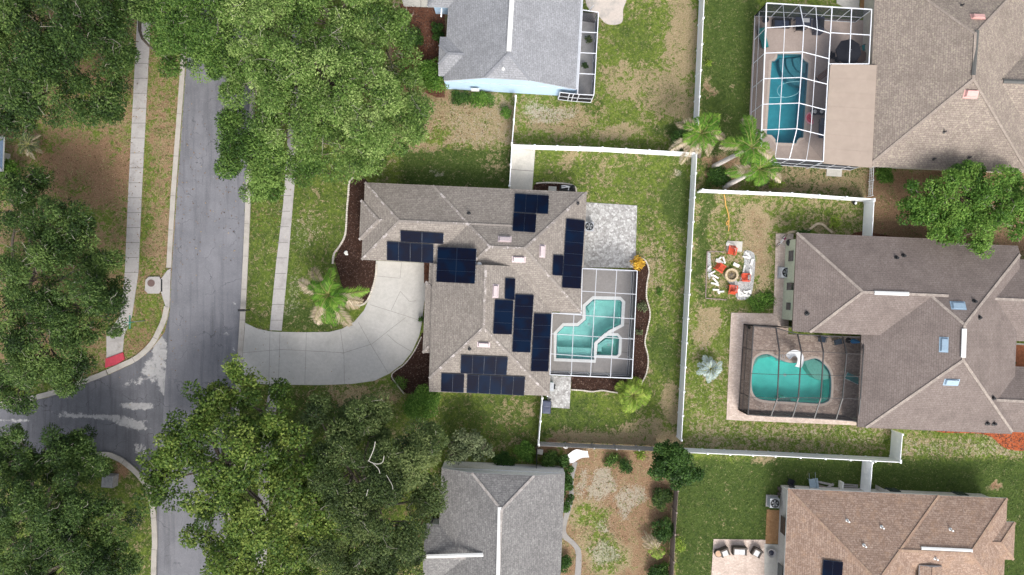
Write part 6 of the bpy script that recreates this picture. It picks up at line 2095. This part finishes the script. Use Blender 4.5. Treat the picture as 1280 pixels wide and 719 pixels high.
def sofa_parts(w, cush, body, d=.8):
    parts = []
    b_ = MB(); b_.box((0, 0, .18), (w, d, .30)); parts.append(('base', b_, body))
    k = MB(); k.box((0, d / 2 - .08, .50), (w, .16, .40)); parts.append(('backrest', k, body))
    for x in (-1, 1):
        a = MB(); a.box((x * (w / 2 - .07), -.05, .42), (.14, d - .12, .24)); parts.append(('armrest', a, body))
    n = max(1, round((w - .3) / .65))
    for i in range(n):
        c = MB(); cw = (w - .3) / n; c.box((-w / 2 + .15 + cw * (i + .5), -.06, .39), (cw - .03, d - .24, .13)); parts.append(('cushion', c, cush))
    return parts
navy_c = plain('navy_cushion', (.025, .035, .06), .85)
obj1('patio_sofa', 'dark navy patio sofa along the top wall of the tall white cage', 'sofa', (975, 31), sofa_parts(1.7, navy_c, M['black']), None, .06, 2)
b = MB(); b.box((0, 0, .72), (1.5, .85, .05)); cl = MB(); cl.box((.25, .12, .755), (.65, .4, .015)); parts = [('table_top', b, M['navy']), ('white_tray', cl, M['cushion'])]
for x in (-1, 1):
    for y in (-1, 1):
        l = MB(); l.bar((x * .65, y * .35, 0), (x * .65, y * .35, .7), .06); parts.append(('leg', l, M['black']))
obj1('patio_table', 'dark dining table with a white tray inside the tall white cage', 'table', (1000, 31), parts, None, .06, 2)
obj1('patio_chair', 'dark chair pulled up below the table with the white tray', 'chair', (997, 37.5), chair_parts(M['black'], M['black_fabric'], .8), None, .06, 180)
b = MB(); b.box((0, 0, .45), (.75, 1.5, .85)); l = MB(); l.tube([(0, -.4, .95), (0, .4, .95)], .30, 14); h = MB(); h.tube([(-.34, -.3, 1.0), (-.34, .3, 1.0)], .02, 6)
obj1('grill', 'dark barbecue grill right of the table in the tall white cage', 'grill', (1020, 35), [('cart', b, M['navy']), ('hood', l, M['black']), ('handle', h, M['galv'])], None, .06, 3)
b = MB(); b.lathe((0, 0, 0), [(.18, 0), (.26, .35), (.28, .38), (.22, .36)], 14); l = MB()
for k in range(12):
    a = k * .52; l.bar((0, 0, .36), (.22 * math.cos(a), .22 * math.sin(a), .62), .05, .01)
obj1('potted_plant', 'dark round pot in the very corner of the tall white cage', 'plant', (955.5, 27), [('pot', b, M['navy']), ('plant_leaves', l, LEAF['deep'])], None, .06)
# watermelon slice float and bags
b = MB()
n = 16
vs = []
for rr, zz in ((.52, .08), (.30, .17), (.05, .18)):
    vs += [(rr * math.cos(math.pi * k / n) * 1.0, -rr * math.sin(math.pi * k / n) * 1.0, zz) for k in range(n + 1)]
fs = [(i * (n + 1) + k, i * (n + 1) + k + 1, (i + 1) * (n + 1) + k + 1, (i + 1) * (n + 1) + k) for i in range(2) for k in range(n)]
b.add(vs, fs)
rim = MB(); rim.tube([(.55 * math.cos(math.pi * k / n), -.55 * math.sin(math.pi * k / n), .1) for k in range(n + 1)] + [(-.5, .02, .1), (.5, .02, .1), (.55, 0, .1)], .075, 8)
sd = MB()
for x, y in ((-.2, -.15), (0, -.25), (.2, -.15), (.08, -.12), (-.1, -.3)):
    sd.lathe((x, y, .17), [(.03, 0), (.025, .02)], 6)
obj1('pool_float', 'pink watermelon slice pool float by the deep blue pool', 'pool float', (1013.5, 148), [('centre', b, plain('melon_red', (.62, .07, .11), .4)), ('rim', rim, plain('melon_pink', (.72, .34, .38), .4)), ('seeds', sd, M['black'])], None, .06, 75)
for i, (px, lab) in enumerate((((1016, 141), 'white towel bundle on a black crate beside the pink float, left one'), ((1024.5, 141), 'white towel bundle on a black crate beside the pink float, right one'))):
    b = MB(); b.box((0, 0, .18), (.55, .5, .36)); c = MB(); c.lathe((0, 0, .36), [(.17, 0), (.19, .08), (.12, .16), (.03, .18)], 10)
    obj1('crate', lab, 'crate', px, [('box', b, M['black']), ('towel', c, M['cushion'])], None, .06, 10 * i)
b = MB(); parts = []
for k in range(3):
    s = MB(); s.box((0, -.18 + k * .16, .44), (1.3, .14, .04)); parts.append(('seat_slat', s, plain('bench_wood', (.24, .14, .10), .7) if 'bench_wood' not in bpy.data.materials else bpy.data.materials['bench_wood']))
for x in (-1, 1):
    l = MB(); l.box((x * .55, -.02, .21), (.06, .45, .42)); parts.append(('leg', l, M['black']))
k = MB(); k.box((0, .25, .68), (1.3, .04, .3), rx=-.15); parts.append(('backrest', k, bpy.data.materials['bench_wood']))
obj1('bench', 'brown wooden bench turned at an angle beside the tan porch roof', 'bench', (1026.5, 95.5), parts, None, .06, -38)

# kidney pool cage furniture
sl = MB()
path = catmull([(0, 0), (.45, .38), (1.05, .42), (1.5, .05), (1.62, -.55), (1.60, -.9)], 6)
zs = [1.25 * (1 - i / (len(path) - 1)) ** .8 + .22 for i in range(len(path))]
w_ = .30
vs, fs = [], []
prof = [(-1, .20), (-.85, .02), (0, -.04), (.85, .02), (1, .20), (1, .14), (.8, -.06), (0, -.12), (-.8, -.06), (-1, .14)]
for i, (x, y) in enumerate(path):
    a, c = path[max(i - 1, 0)], path[min(i + 1, len(path) - 1)]
    d = Vector((c[0] - a[0], c[1] - a[1])).normalized()
    for u, z in prof:
        vs.append((x - d.y * u * w_, y + d.x * u * w_, zs[i] + z))
k = len(prof)
for i in range(len(path) - 1):
    for j in range(k):
        fs.append((i * k + j, i * k + (j + 1) % k, (i + 1) * k + (j + 1) % k, (i + 1) * k + j))
sl.add(vs, fs)
ld_ = MB()
for s in (-1, 1):
    ld_.tube([(-.55, s * .25 - .3, 0), (-.2, s * .25 - .1, 1.5), (.05, s * .25, 1.75)], .03, 6)
for q_ in range(5):
    ld_.bar((-.5 + q_ * .075, -.53 + q_ * .04, .25 + q_ * .27), (-.5 + q_ * .075, -.03 + q_ * .04, .25 + q_ * .27), .05, .03)
sp_ = MB(); sp_.tube([(.9, .42, 0), (.9, .42, .8)], .06, 8); sp_.tube([(1.5, .05, 0), (1.5, .05, .4)], .06, 8)
obj1('pool_slide', 'white curved pool slide on the north edge of the green kidney pool', 'pool slide', (976, 444), [('chute', sl, M['white']), ('ladder', ld_, M['galv']), ('support', sp_, M['white'])], None, .055, 8)
b = MB(); b.tube([(0, 0, 0), (0, 0, 2.3)], .03, 8); c = MB()
c.lathe((0, 0, 0), [(.12, .85), (.26, .9), (.20, 1.5), (.10, 2.1), (.02, 2.35)], 10); s = MB(); s.lathe((0, 0, 0), [(.28, 0), (.26, .07), (.05, .12)], 14)
t_ = obj1('parasol', 'bright blue folded parasol in the top right corner of the dark cage', 'parasol', (1060, 425.5), [('pole', b, M['galv']), ('canopy', c, M['blue_fabric']), ('base', s, M['black'])], None, .055)
for i, (px, lab, r_) in enumerate((((1024.5, 424), 'dark chair under the north edge of the dark cage, left one', 8), ((1044.5, 427), 'dark chair under the north edge of the dark cage, next to the blue parasol', -12))):
    obj1('patio_chair', lab, 'chair', px, chair_parts(M['black'], plain('deep_slate_fabric', (.04, .06, .09), .8) if i == 0 else bpy.data.materials['deep_slate_fabric'], .75), None, .055, r_)
obj1('lounger', 'teal and white lounger at the right side of the dark cage', 'lounger', (1067, 474), lounger_parts(M['teal_fabric'], M['white']), None, .055, 115)
b = MB(); b.lathe((0, 0, 0), [(.12, 0), (.16, .3), (.17, .32), (.12, .31)], 12); l = MB()
for k in range(9):
    a = k * .7; l.bar((0, 0, .3), (.16 * math.cos(a), .16 * math.sin(a), .5), .05, .01)
obj1('potted_plant', 'dark pot in the upper left corner of the dark cage', 'plant', (934.5, 409), [('pot', b, M['black']), ('plant_leaves', l, LEAF['deep'])], None, .055)

# things along the wall of the brown roofed house
def wheel(b, c, r, ang):
    pts = [(c[0] + r * math.cos(a) * math.cos(ang), c[1] + r * math.cos(a) * math.sin(ang), c[2] + r * math.sin(a)) for a in np.linspace(0, 2 * math.pi, 17)]
    b.tube(pts, .025, 5)
w1, w2, fr, hb, st = MB(), MB(), MB(), MB(), MB()
wheel(w1, (0, -.5, .33), .31, math.pi / 2); wheel(w2, (0, .5, .33), .31, math.pi / 2)
for a, c in (((0, -.5, .33), (0, -.35, .8)), ((0, -.35, .8), (0, .15, .75)), ((0, .15, .75), (0, 0, .3)), ((0, 0, .3), (0, -.35, .75)), ((0, 0, .3), (0, .5, .33)), ((0, .5, .33), (0, .15, .75))):
    fr.tube([a, c], .025, 6)
hb.tube([(-.3, -.3, .95), (-.1, -.38, .93), (.1, -.38, .93), (.3, -.3, .95)], .022, 6)
st.box((0, .18, .86), (.14, .26, .06))
obj1('bicycle', 'white framed bicycle parked at the north end of the pink paver strip', 'bicycle', (975, 301), [('wheel', w1, M['black']), ('wheel', w2, M['black']), ('frame', fr, M['white']), ('handlebar', hb, M['galv']), ('saddle', st, plain('plum_vinyl', (.2, .03, .08), .5))], None, .05, 40)
b = MB(); b.lathe((0, 0, 0), [(.30, .55), (.34, .70), (.30, .85), (.12, .98), (.03, 1.0)], 16); l = MB()
for a in (0, 120, 240):
    l.bar((.28 * math.cos(R(a)), .28 * math.sin(R(a)), .6), (.36 * math.cos(R(a)), .36 * math.sin(R(a)), 0), .03)
obj1('kettle_grill', 'black kettle grill beside the bicycle on the pink paver strip', 'grill', (983, 304), [('bowl', b, M['black']), ('legs', l, M['galv'])], None, .05)
b = MB(); b.box((0, 0, .02), (.42, .72, .035)); l = MB(); l.box((0, 0, .042), (.34, .64, .008))
obj1('door_mat', 'black rectangular mat on the paver strip below the pale air conditioner', 'mat', (982, 358), [('mat', b, M['black']), ('tread', l, M['black_fabric'])], None, .05, 2)
b = MB(); b.lathe((0, 0, 0), [(.14, .85), (.24, .95), (.24, 1.05), (.14, 1.0)], 14); s = MB(); s.box((0, 0, .5), (.08, .2, 1.0))
obj1('hose_reel', 'coiled green hose on a stand at the corner of the dark cage', 'hose reel', (985, 399), [('coil', b, plain('green_hose', (.04, .14, .05), .5)), ('stand', s, M['black'])], None, .05)
b = MB(); b.lathe((0, 0, 0), [(.02, 0), (.14, .05), (.20, .20), (.14, .35), (.02, .4)], 14, 0)
b2 = MB(); b2.lathe((.03, -.02, .3), [(.15, 0), (.12, .07), (.02, .11)], 10)
obj1('ball', 'black and white ball lying below the white fence corner', 'ball', (1067, 254), [('skin', b, M['black']), ('patch', b2, M['white'])])

# patio of the reddish tan house
obj1('patio_sofa', 'brown wicker sofa with pale cushion in the middle of the small pink patio', 'sofa', (922.5, 686.5), sofa_parts(1.35, M['cushion'], M['wicker']), None, .05, 2)
obj1('armchair', 'brown wicker armchair with pale cushion next to the round table', 'armchair', (904, 688), sofa_parts(.85, M['cushion'], M['wicker']), None, .05, -22)
obj1('armchair', 'brown wicker armchair with pale cushion right of the wicker sofa', 'armchair', (944, 688.5), sofa_parts(.85, M['cushion'], M['wicker']), None, .05, 28)
b = MB(); b.lathe((0, 0, 0), [(.26, 0), (.34, .1), (.36, .5), (.32, .5)], 18); l = MB(); l.lathe((0, 0, 0), [(.30, .48), (.30, .52), (.02, .53)], 16)
obj1('patio_table', 'round dark table with a pale wooden top at the left of the small pink patio', 'table', (896, 689.5), [('drum', b, M['wicker']), ('table_top', l, plain('pale_wood_top', (.48, .31, .20), .6))], None, .05)
b = MB(); b.lathe((0, 0, 0), [(.22, .0), (.30, .15), (.45, .30), (.42, .31), (.28, .18)], 18); l = MB(); l.lathe((0, 0, 0), [(.26, .19), (.1, .21), (.02, .22)], 12)
obj1('bird_bath', 'pale bowl shaped bird bath on the white slab beside the pink patio', 'bird bath', (963, 690), [('bowl', b, M['walk']), ('water', l, M['navy'])], None, .055)
b = MB()
for k in range(9):
    b.bar((-6.2 / 12.8 * k * .9 - .2, 0, .45), (-6.2 / 12.8 * k * .9 - .2, .02, .46), .01)
# north wall clutter
obj1('patio_chair', 'black chair left outside the north west corner of the reddish tan house', 'chair', (986.5, 601), chair_parts(M['black'], M['black_fabric'], .62), None, 0, 200)
tr = MB(); tr.add([(-.35, -.55, .45), (.35, -.55, .45), (.35, .55, .45), (-.35, .55, .45), (-.42, -.65, .75), (.42, -.65, .75), (.42, .65, .75), (-.42, .65, .75), (-.36, -.58, .72), (.36, -.58, .72), (.36, .58, .72), (-.36, .58, .72), (-.3, -.5, .5), (.3, -.5, .5), (.3, .5, .5), (-.3, .5, .5)],
       [(3, 2, 1, 0), (0, 1, 5, 4), (1, 2, 6, 5), (2, 3, 7, 6), (3, 0, 4, 7), (4, 5, 9, 8), (5, 6, 10, 9), (6, 7, 11, 10), (7, 4, 8, 11), (8, 9, 13, 12), (9, 10, 14, 13), (10, 11, 15, 14), (11, 8, 12, 15), (12, 13, 14, 15)])
wl = MB(); wl.tube([(-.06, .75, .2), (.06, .75, .2)], .2, 14)
hd = MB()
for s in (-1, 1):
    hd.tube([(s * .08, .75, .2), (s * .28, .3, .42), (s * .3, -1.2, .65)], .022, 6)
lg_ = MB(); lg_.tube([(-.25, -.45, .45), (-.25, -.5, 0)], .02, 6); lg_.tube([(.25, -.45, .45), (.25, -.5, 0)], .02, 6)
obj1('wheelbarrow', 'pale blue grey wheelbarrow at the north wall of the reddish tan house', 'wheelbarrow', (1013.5, 604), [('tray', tr, plain('tray_blue', (.42, .52, .58), .5)), ('wheel', wl, M['black']), ('handles', hd, M['galv']), ('legs', lg_, M['galv'])], None, 0, 172)
g_ = 'loose timbers by the wall'
for i, (a, c, lab, z) in enumerate((((1021, 602), (1042, 606.5), 'long weathered plank lying right of the wheelbarrow', .12), ((1031, 611.5), (1042, 605), 'short weathered plank crossing the long plank', .2), ((1022, 606.5), (1034, 610), 'brown plank partly under the crossed planks', .06))):
    b = MB(); b.bar(V(*a, z), V(*c, z), .2, .06)
    tag(b.build('plank', M['grey_wood'] if i < 2 else M['brown_wood']), lab, 'plank', g_)
b = MB(); b.box((0, 0, .35), (.2, .85, .7)); 
o = MB()
for k in range(3):
    o.box((.9, .1 - k * .18, .1 + .03 * k), (1.7, .12, .08), .04 * k)
obj1('timber_stack', 'low stack of pale boards against an upright board beside the short fence', 'timber', (1049, 606), [('upright_board', b, M['log']), ('boards', o, M['grey_wood'])], None, 0, 4)
b = MB()
for x, y, r_, h in ((0, .25, .18, .35), (.12, 0, .14, .3), (-.05, -.3, .16, .3)):
    b.lathe((x, y, 0), [(r_ * .7, 0), (r_, h), (r_ * .8, h * .95)], 12)
obj1('flower_pots', 'row of pots above the dark fanned air conditioner', 'pots', (973, 613), [('pots', b, M['wicker'])])

# white hammock like bench by the grey house
b = MB()
vs = []
for i in range(13):
    s = i / 12
    z = .55 + .12 * math.sin(s * 9) - .15 * math.sin(s * math.pi)
    w_ = .42 + .10 * math.sin(s * 5)
    x = -.95 + 1.95 * s
    y = .16 * math.sin(s * 3.2)
    vs += [(x, y - w_, z + .05), (x, y, z - .05), (x, y + w_, z + .05)]
fs = []
for i in range(12):
    for k in range(2):
        fs.append((i * 3 + k, (i + 1) * 3 + k, (i + 1) * 3 + k + 1, i * 3 + k + 1))
b.add(vs, fs)
b.add([(x, y, z - .03) for x, y, z in vs], [f[::-1] for f in fs])
l = MB()
for x in (-.9, .95):
    for y in (-.35, .35):
        l.tube([(x, y, 0), (x, y, .5)], .03, 6)
obj1('draped_bench', 'crumpled white cloth draped bench at the top of the bare yard', 'bench', (722, 569), [('cloth', b, plain('white_cloth', (.80, .79, .78), .9, var=.04)), ('legs', l, M['galv'])], None, 0, -15)
b = MB(); b.box((0, 0, .15), (.55, .5, .3)); l = MB(); l.box((0, 0, .31), (.5, .45, .03))
obj1('stone_block', 'pale square stone block beside the black fence on tan soil', 'stone block', (675, 564), [('block', b, M['walk']), ('top', l, M['slab'])], None, 0, 8)
b = MB(); b.lathe((0, 0, 0), [(.18, 0), (.24, .3), (.26, .33), (.2, .3)], 14); l = MB(); l.lathe((0, 0, 0), [(.2, .27), (.1, .29), (.01, .3)], 10)
obj1('flower_pot', 'round pale pot against the grey board fence', 'pot', (707, 557), [('pot', b, M['wall_white']), ('potting_soil', l, M['ash'])])

# glimpses of the neighbours at the left edge
sh = Roof()
sh.part(rrect((-70, 168), (3, 214), 2.0), 2.5, .3, (0, 0, 0, 0), 0, inset=1.2)
sh.finish('shed', 'shed with dull blue roof just visible at the left edge below the top left oak', (-20, 190), (plain('blue_sheet_roof', (.09, .13, .19), .6, var=.2), M['cap_blue']), M['wall_grey'], M['fascia_white'])
b = MB(); b.add([(-2.2, -1.2, 2.0), (1.0, -1.2, 2.0), (1.0, 1.3, 2.0), (-2.2, 1.3, 2.0), (-.6, 0, 2.5)], [(0, 1, 4), (1, 2, 4), (2, 3, 4), (3, 0, 4)])
b.add([(-2.2, -1.2, 2.0), (1.0, -1.2, 2.0), (1.0, -1.2, 1.8), (-2.2, -1.2, 1.8)], [(0, 3, 2, 1)]); b.add([(1.0, -1.2, 2.0), (1.0, 1.3, 2.0), (1.0, 1.3, 1.8), (1.0, -1.2, 1.8)], [(0, 3, 2, 1)])
parts = [('canopy', b, M['teal_fabric'])]
for x in (-2.1, .95):
    for y in (-1.1, 1.2):
        l = MB(); l.tube([(x, y, 0), (x, y, 1.95)], .03, 6); parts.append(('pole', l, M['white']))
obj1('garden_canopy', 'teal garden canopy peeping out at the very top left corner', 'canopy', (-2, 14), parts)

# ------------------------------------------------------------------ grass blades and weeds
def keepout():
    px = []
    for o in bpy.data.objects:
        if o.get('kind') == 'structure' and o.type == 'MESH' and o.name.split('.')[0] not in ('ground', 'kerb'):
            co_ = np.array([v.co[:2] for v in o.data.vertices])
            # outer hull is too coarse for the curved sheets: test against the faces themselves
            for f in o.data.polygons:
                px.append(co_[list(f.vertices)])
    return px
rng = np.random.default_rng(77)
N = 300000
gx = rng.uniform(-50.5, 50.5, N); gy = rng.uniform(-28.6, 28.6, N)
# paint values at each blade
xi = np.clip(((gx + 56) / .4).astype(int) + 4, 0, nx_ - 1); yi = np.clip(((gy + 33) / .4).astype(int) + 4, 0, ny_ - 1)
dv = dry.reshape(ny_, nx_)[yi, xi]
lv = lush.reshape(ny_, nx_)[yi, xi]
# raster of everything paved or built
res = 0.1
mw, mh = int(104 / res), int(60 / res)
occ = np.zeros((mh, mw), bool)
ccx = (np.arange(mw) + .5) * res - 52; ccy = (np.arange(mh) + .5) * res - 30
def stamp(poly):
    x0, x1 = poly[:, 0].min() - .08, poly[:, 0].max() + .08
    y0, y1 = poly[:, 1].min() - .08, poly[:, 1].max() + .08
    a, b_ = max(0, int((x0 + 52) / res)), min(mw, int((x1 + 52) / res) + 1)
    c, d_ = max(0, int((y0 + 30) / res)), min(mh, int((y1 + 30) / res) + 1)
    if a >= b_ or c >= d_:
        return
    X, Y = np.meshgrid(ccx[a:b_], ccy[c:d_])
    occ[c:d_, a:b_] |= inside([tuple(p) for p in poly], X, Y)
for poly in keepout():
    stamp(poly)
for pl in (POOL_MAIN, SPA, POOL_BLUE, POOL_KIDNEY):
    stamp(np.array(grow([p[:2] for p in PP(pl)], .3)))
for rf in (A, B2, C3, D4, E5, F6, sh):
    for ft, _p, _z in rf.comps:
        stamp(np.array(grow([tuple(p) for p in ft], -.4)))
for o in bpy.data.objects:
    if o.name.split('.')[0] == 'kerb':
        co_ = np.array([v.co[:2] for v in o.data.vertices])
        for f in o.data.polygons:
            stamp(co_[list(f.vertices)])
oc = occ[np.clip(((gy + 30) / res).astype(int), 0, mh - 1), np.clip(((gx + 52) / res).astype(int), 0, mw - 1)]
# tufts cluster: coarse random field
fld = rng.random((40, 60))
def field(sc):
    g = rng.normal(size=(int(62 / sc) + 3, int(106 / sc) + 3))
    u, v = (gx + 53) / sc, (gy + 31) / sc
    i, j = v.astype(int), u.astype(int)
    fu, fv = u - j, v - i
    fu, fv = fu * fu * (3 - 2 * fu), fv * fv * (3 - 2 * fv)
    return (g[i, j] * (1 - fu) + g[i, j + 1] * fu) * (1 - fv) + (g[i + 1, j] * (1 - fu) + g[i + 1, j + 1] * fu) * fv
fd = field(1.1) * .6 + field(.45) * .7
keep = ~oc & (rng.random(N) < np.clip(.78 - .75 * dv + .30 * fd, .03, 1))
cx_, cy_ = gx[keep], gy[keep]
cen = np.stack([cx_, cy_, np.full(cx_.shape, .03)], -1)
tn = np.clip(.52 - .30 * lv[keep] + .35 * (dv[keep] - .3) + .12 * field(.8)[keep] + rng.normal(0, .10, keep.sum()), 0, 1)
v, f, tt = leaves(rng, cen, np.full(len(cen), .07), 2, (.17, .045), flat=.5, tint=tn, up=1.2)
v[:, 2] = np.clip(v[:, 2], .004, .12)
GR = leafmat('grass_blades', (0.042, 0.088, 0.016), (0.135, 0.190, 0.042), (0.40, 0.35, 0.18), .15)
g_o = fast_mesh('grass', v, f, [GR], {'tint': tt})
g_o['kind'] = 'stuff'

# bark chips on the beds, fallen leaves under the street trees
def scatter_sheets(kinds, n_per_m2, z, seed):
    rng = np.random.default_rng(seed)
    pts = []
    for o in bpy.data.objects:
        if o.name.split('.')[0] in kinds and o.type == 'MESH':
            me = o.data
            me.calc_loop_triangles()
            for t3 in me.loop_triangles:
                a, b_, c = (np.array(me.vertices[i].co) for i in t3.vertices)
                ar = .5 * np.linalg.norm(np.cross(b_ - a, c - a))
                k = rng.poisson(ar * n_per_m2)
                u, v_ = rng.random(k), rng.random(k)
                fl = u + v_ > 1
                u[fl], v_[fl] = 1 - u[fl], 1 - v_[fl]
                pts.append(a + (b_ - a) * u[:, None] + (c - a) * v_[:, None])
    p = np.concatenate(pts)
    p[:, 2] += z
    return p
p = scatter_sheets(('flower_bed',), 55, .02, 5)
v, f, tt = leaves(rng, p, np.full(len(p), .03), 1, (.17, .06), flat=.5, tint=rng.normal(.45, .22, len(p)), up=1.5)
o = fast_mesh('bark_chips', v, f, [leafmat('bark_chips', (.018, .010, .008), (.075, .042, .032), (.24, .16, .12), .02)], {'tint': tt})
o['kind'] = 'stuff'
fx_, fy_ = [], []
for cx, cy, rx, ry, k in ((210, 200, 40, 160, 1500), (165, 250, 40, 190, 1300), (300, 250, 60, 60, 600), (540, 150, 70, 40, 900), (100, 215, 70, 50, 1500), (180, 430, 40, 40, 400), (430, 500, 110, 26, 800), (700, 590, 20, 30, 200), (770, 640, 50, 70, 700),
                          (1180, 250, 90, 40, 900), (700, 150, 50, 24, 300), (230, 300, 60, 200, 300), (620, 540, 60, 20, 250), (330, 440, 60, 40, 120)):
    fx_.append(rng.normal(cx, rx * .55, k)); fy_.append(rng.normal(cy, ry * .55, k))
fx_, fy_ = np.concatenate(fx_), np.concatenate(fy_)
p = np.stack([(fx_ - CX) / S, (CY - fy_) / S, np.full(fx_.shape, .06)], -1)
oc = occ[np.clip(((p[:, 1] + 30) / res).astype(int), 0, mh - 1), np.clip(((p[:, 0] + 52) / res).astype(int), 0, mw - 1)]
p[:, 2] = np.where(oc, .075, .03)
p = p[~oc | (rng.random(len(p)) < .2)]
bad = np.zeros(len(p), bool)
for rf in (A, B2, C3, D4, E5, F6):
    for ft, _p, _z in rf.comps:
        bad |= inside([tuple(q_) for q_ in ft], p[:, 0], p[:, 1])
p = p[~bad]
v, f, tt = leaves(rng, p, np.full(len(p), .01), 1, (.15, .075), flat=.2, tint=rng.normal(.5, .2, len(p)), up=3)
v[:, 2] = np.maximum(v[:, 2], .012)
o = fast_mesh('fallen_leaves', v, f, [leafmat('fallen_leaves', (.07, .035, .018), (.22, .13, .06), (.42, .32, .18), .05)], {'tint': tt})
o['kind'] = 'stuff'
# ------------------------------------------------------------------ light, sky, camera
SUN_EL, SUN_AZ = 46.0, 162.0        # azimuth clockwise from the top of the photo
w = bpy.data.worlds.new('World')
scene.world = w
w.use_nodes = True
nt = w.node_tree
bg = nt.nodes['Background']
sky = nt.nodes.new('ShaderNodeTexSky')
sky.sky_type = 'NISHITA'
sky.sun_disc = False
sky.sun_elevation = R(SUN_EL)
sky.sun_rotation = R(SUN_AZ)
sky.air_density = 1.0
sky.dust_density = 4.0
sky.ozone_density = 1.0
hs = nt.nodes.new('ShaderNodeHueSaturation')
hs.inputs['Saturation'].default_value = 0.45      # thin cloud takes most of the blue out
nt.links.new(sky.outputs[0], hs.inputs['Color'])
nt.links.new(hs.outputs[0], bg.inputs['Color'])
bg.inputs['Strength'].default_value = 0.135
ld = bpy.data.lights.new('sun', 'SUN')
ld.energy = 1.3
ld.angle = R(22)
ld.color = (1.0, 0.97, 0.93)
lo = bpy.data.objects.new('sun', ld)
COL.objects.link(lo)
d = Vector((math.sin(R(SUN_AZ)) * math.cos(R(SUN_EL)), math.cos(R(SUN_AZ)) * math.cos(R(SUN_EL)), math.sin(R(SUN_EL))))
lo.rotation_euler = d.to_track_quat('Z', 'Y').to_euler()
lo.location = d * 60
cd = bpy.data.cameras.new('camera')
cd.sensor_width = 36
cd.lens = 36 * H / (1280 / S)
cd.clip_start = 0.5
cd.clip_end = 4000
cam = bpy.data.objects.new('camera', cd)
COL.objects.link(cam)
cam.location = (0, 0, H)
cam.rotation_euler = (0, 0, 0)
scene.camera = cam
vs_ = scene.view_settings
vs_.view_transform = 'Standard'
vs_.look = 'None'
vs_.exposure = 0.92
vs_.gamma = 1
vs_.use_curve_mapping = False
scene.cycles.max_bounces = 8
scene.cycles.transparent_max_bounces = 24
scene.cycles.use_denoising = True
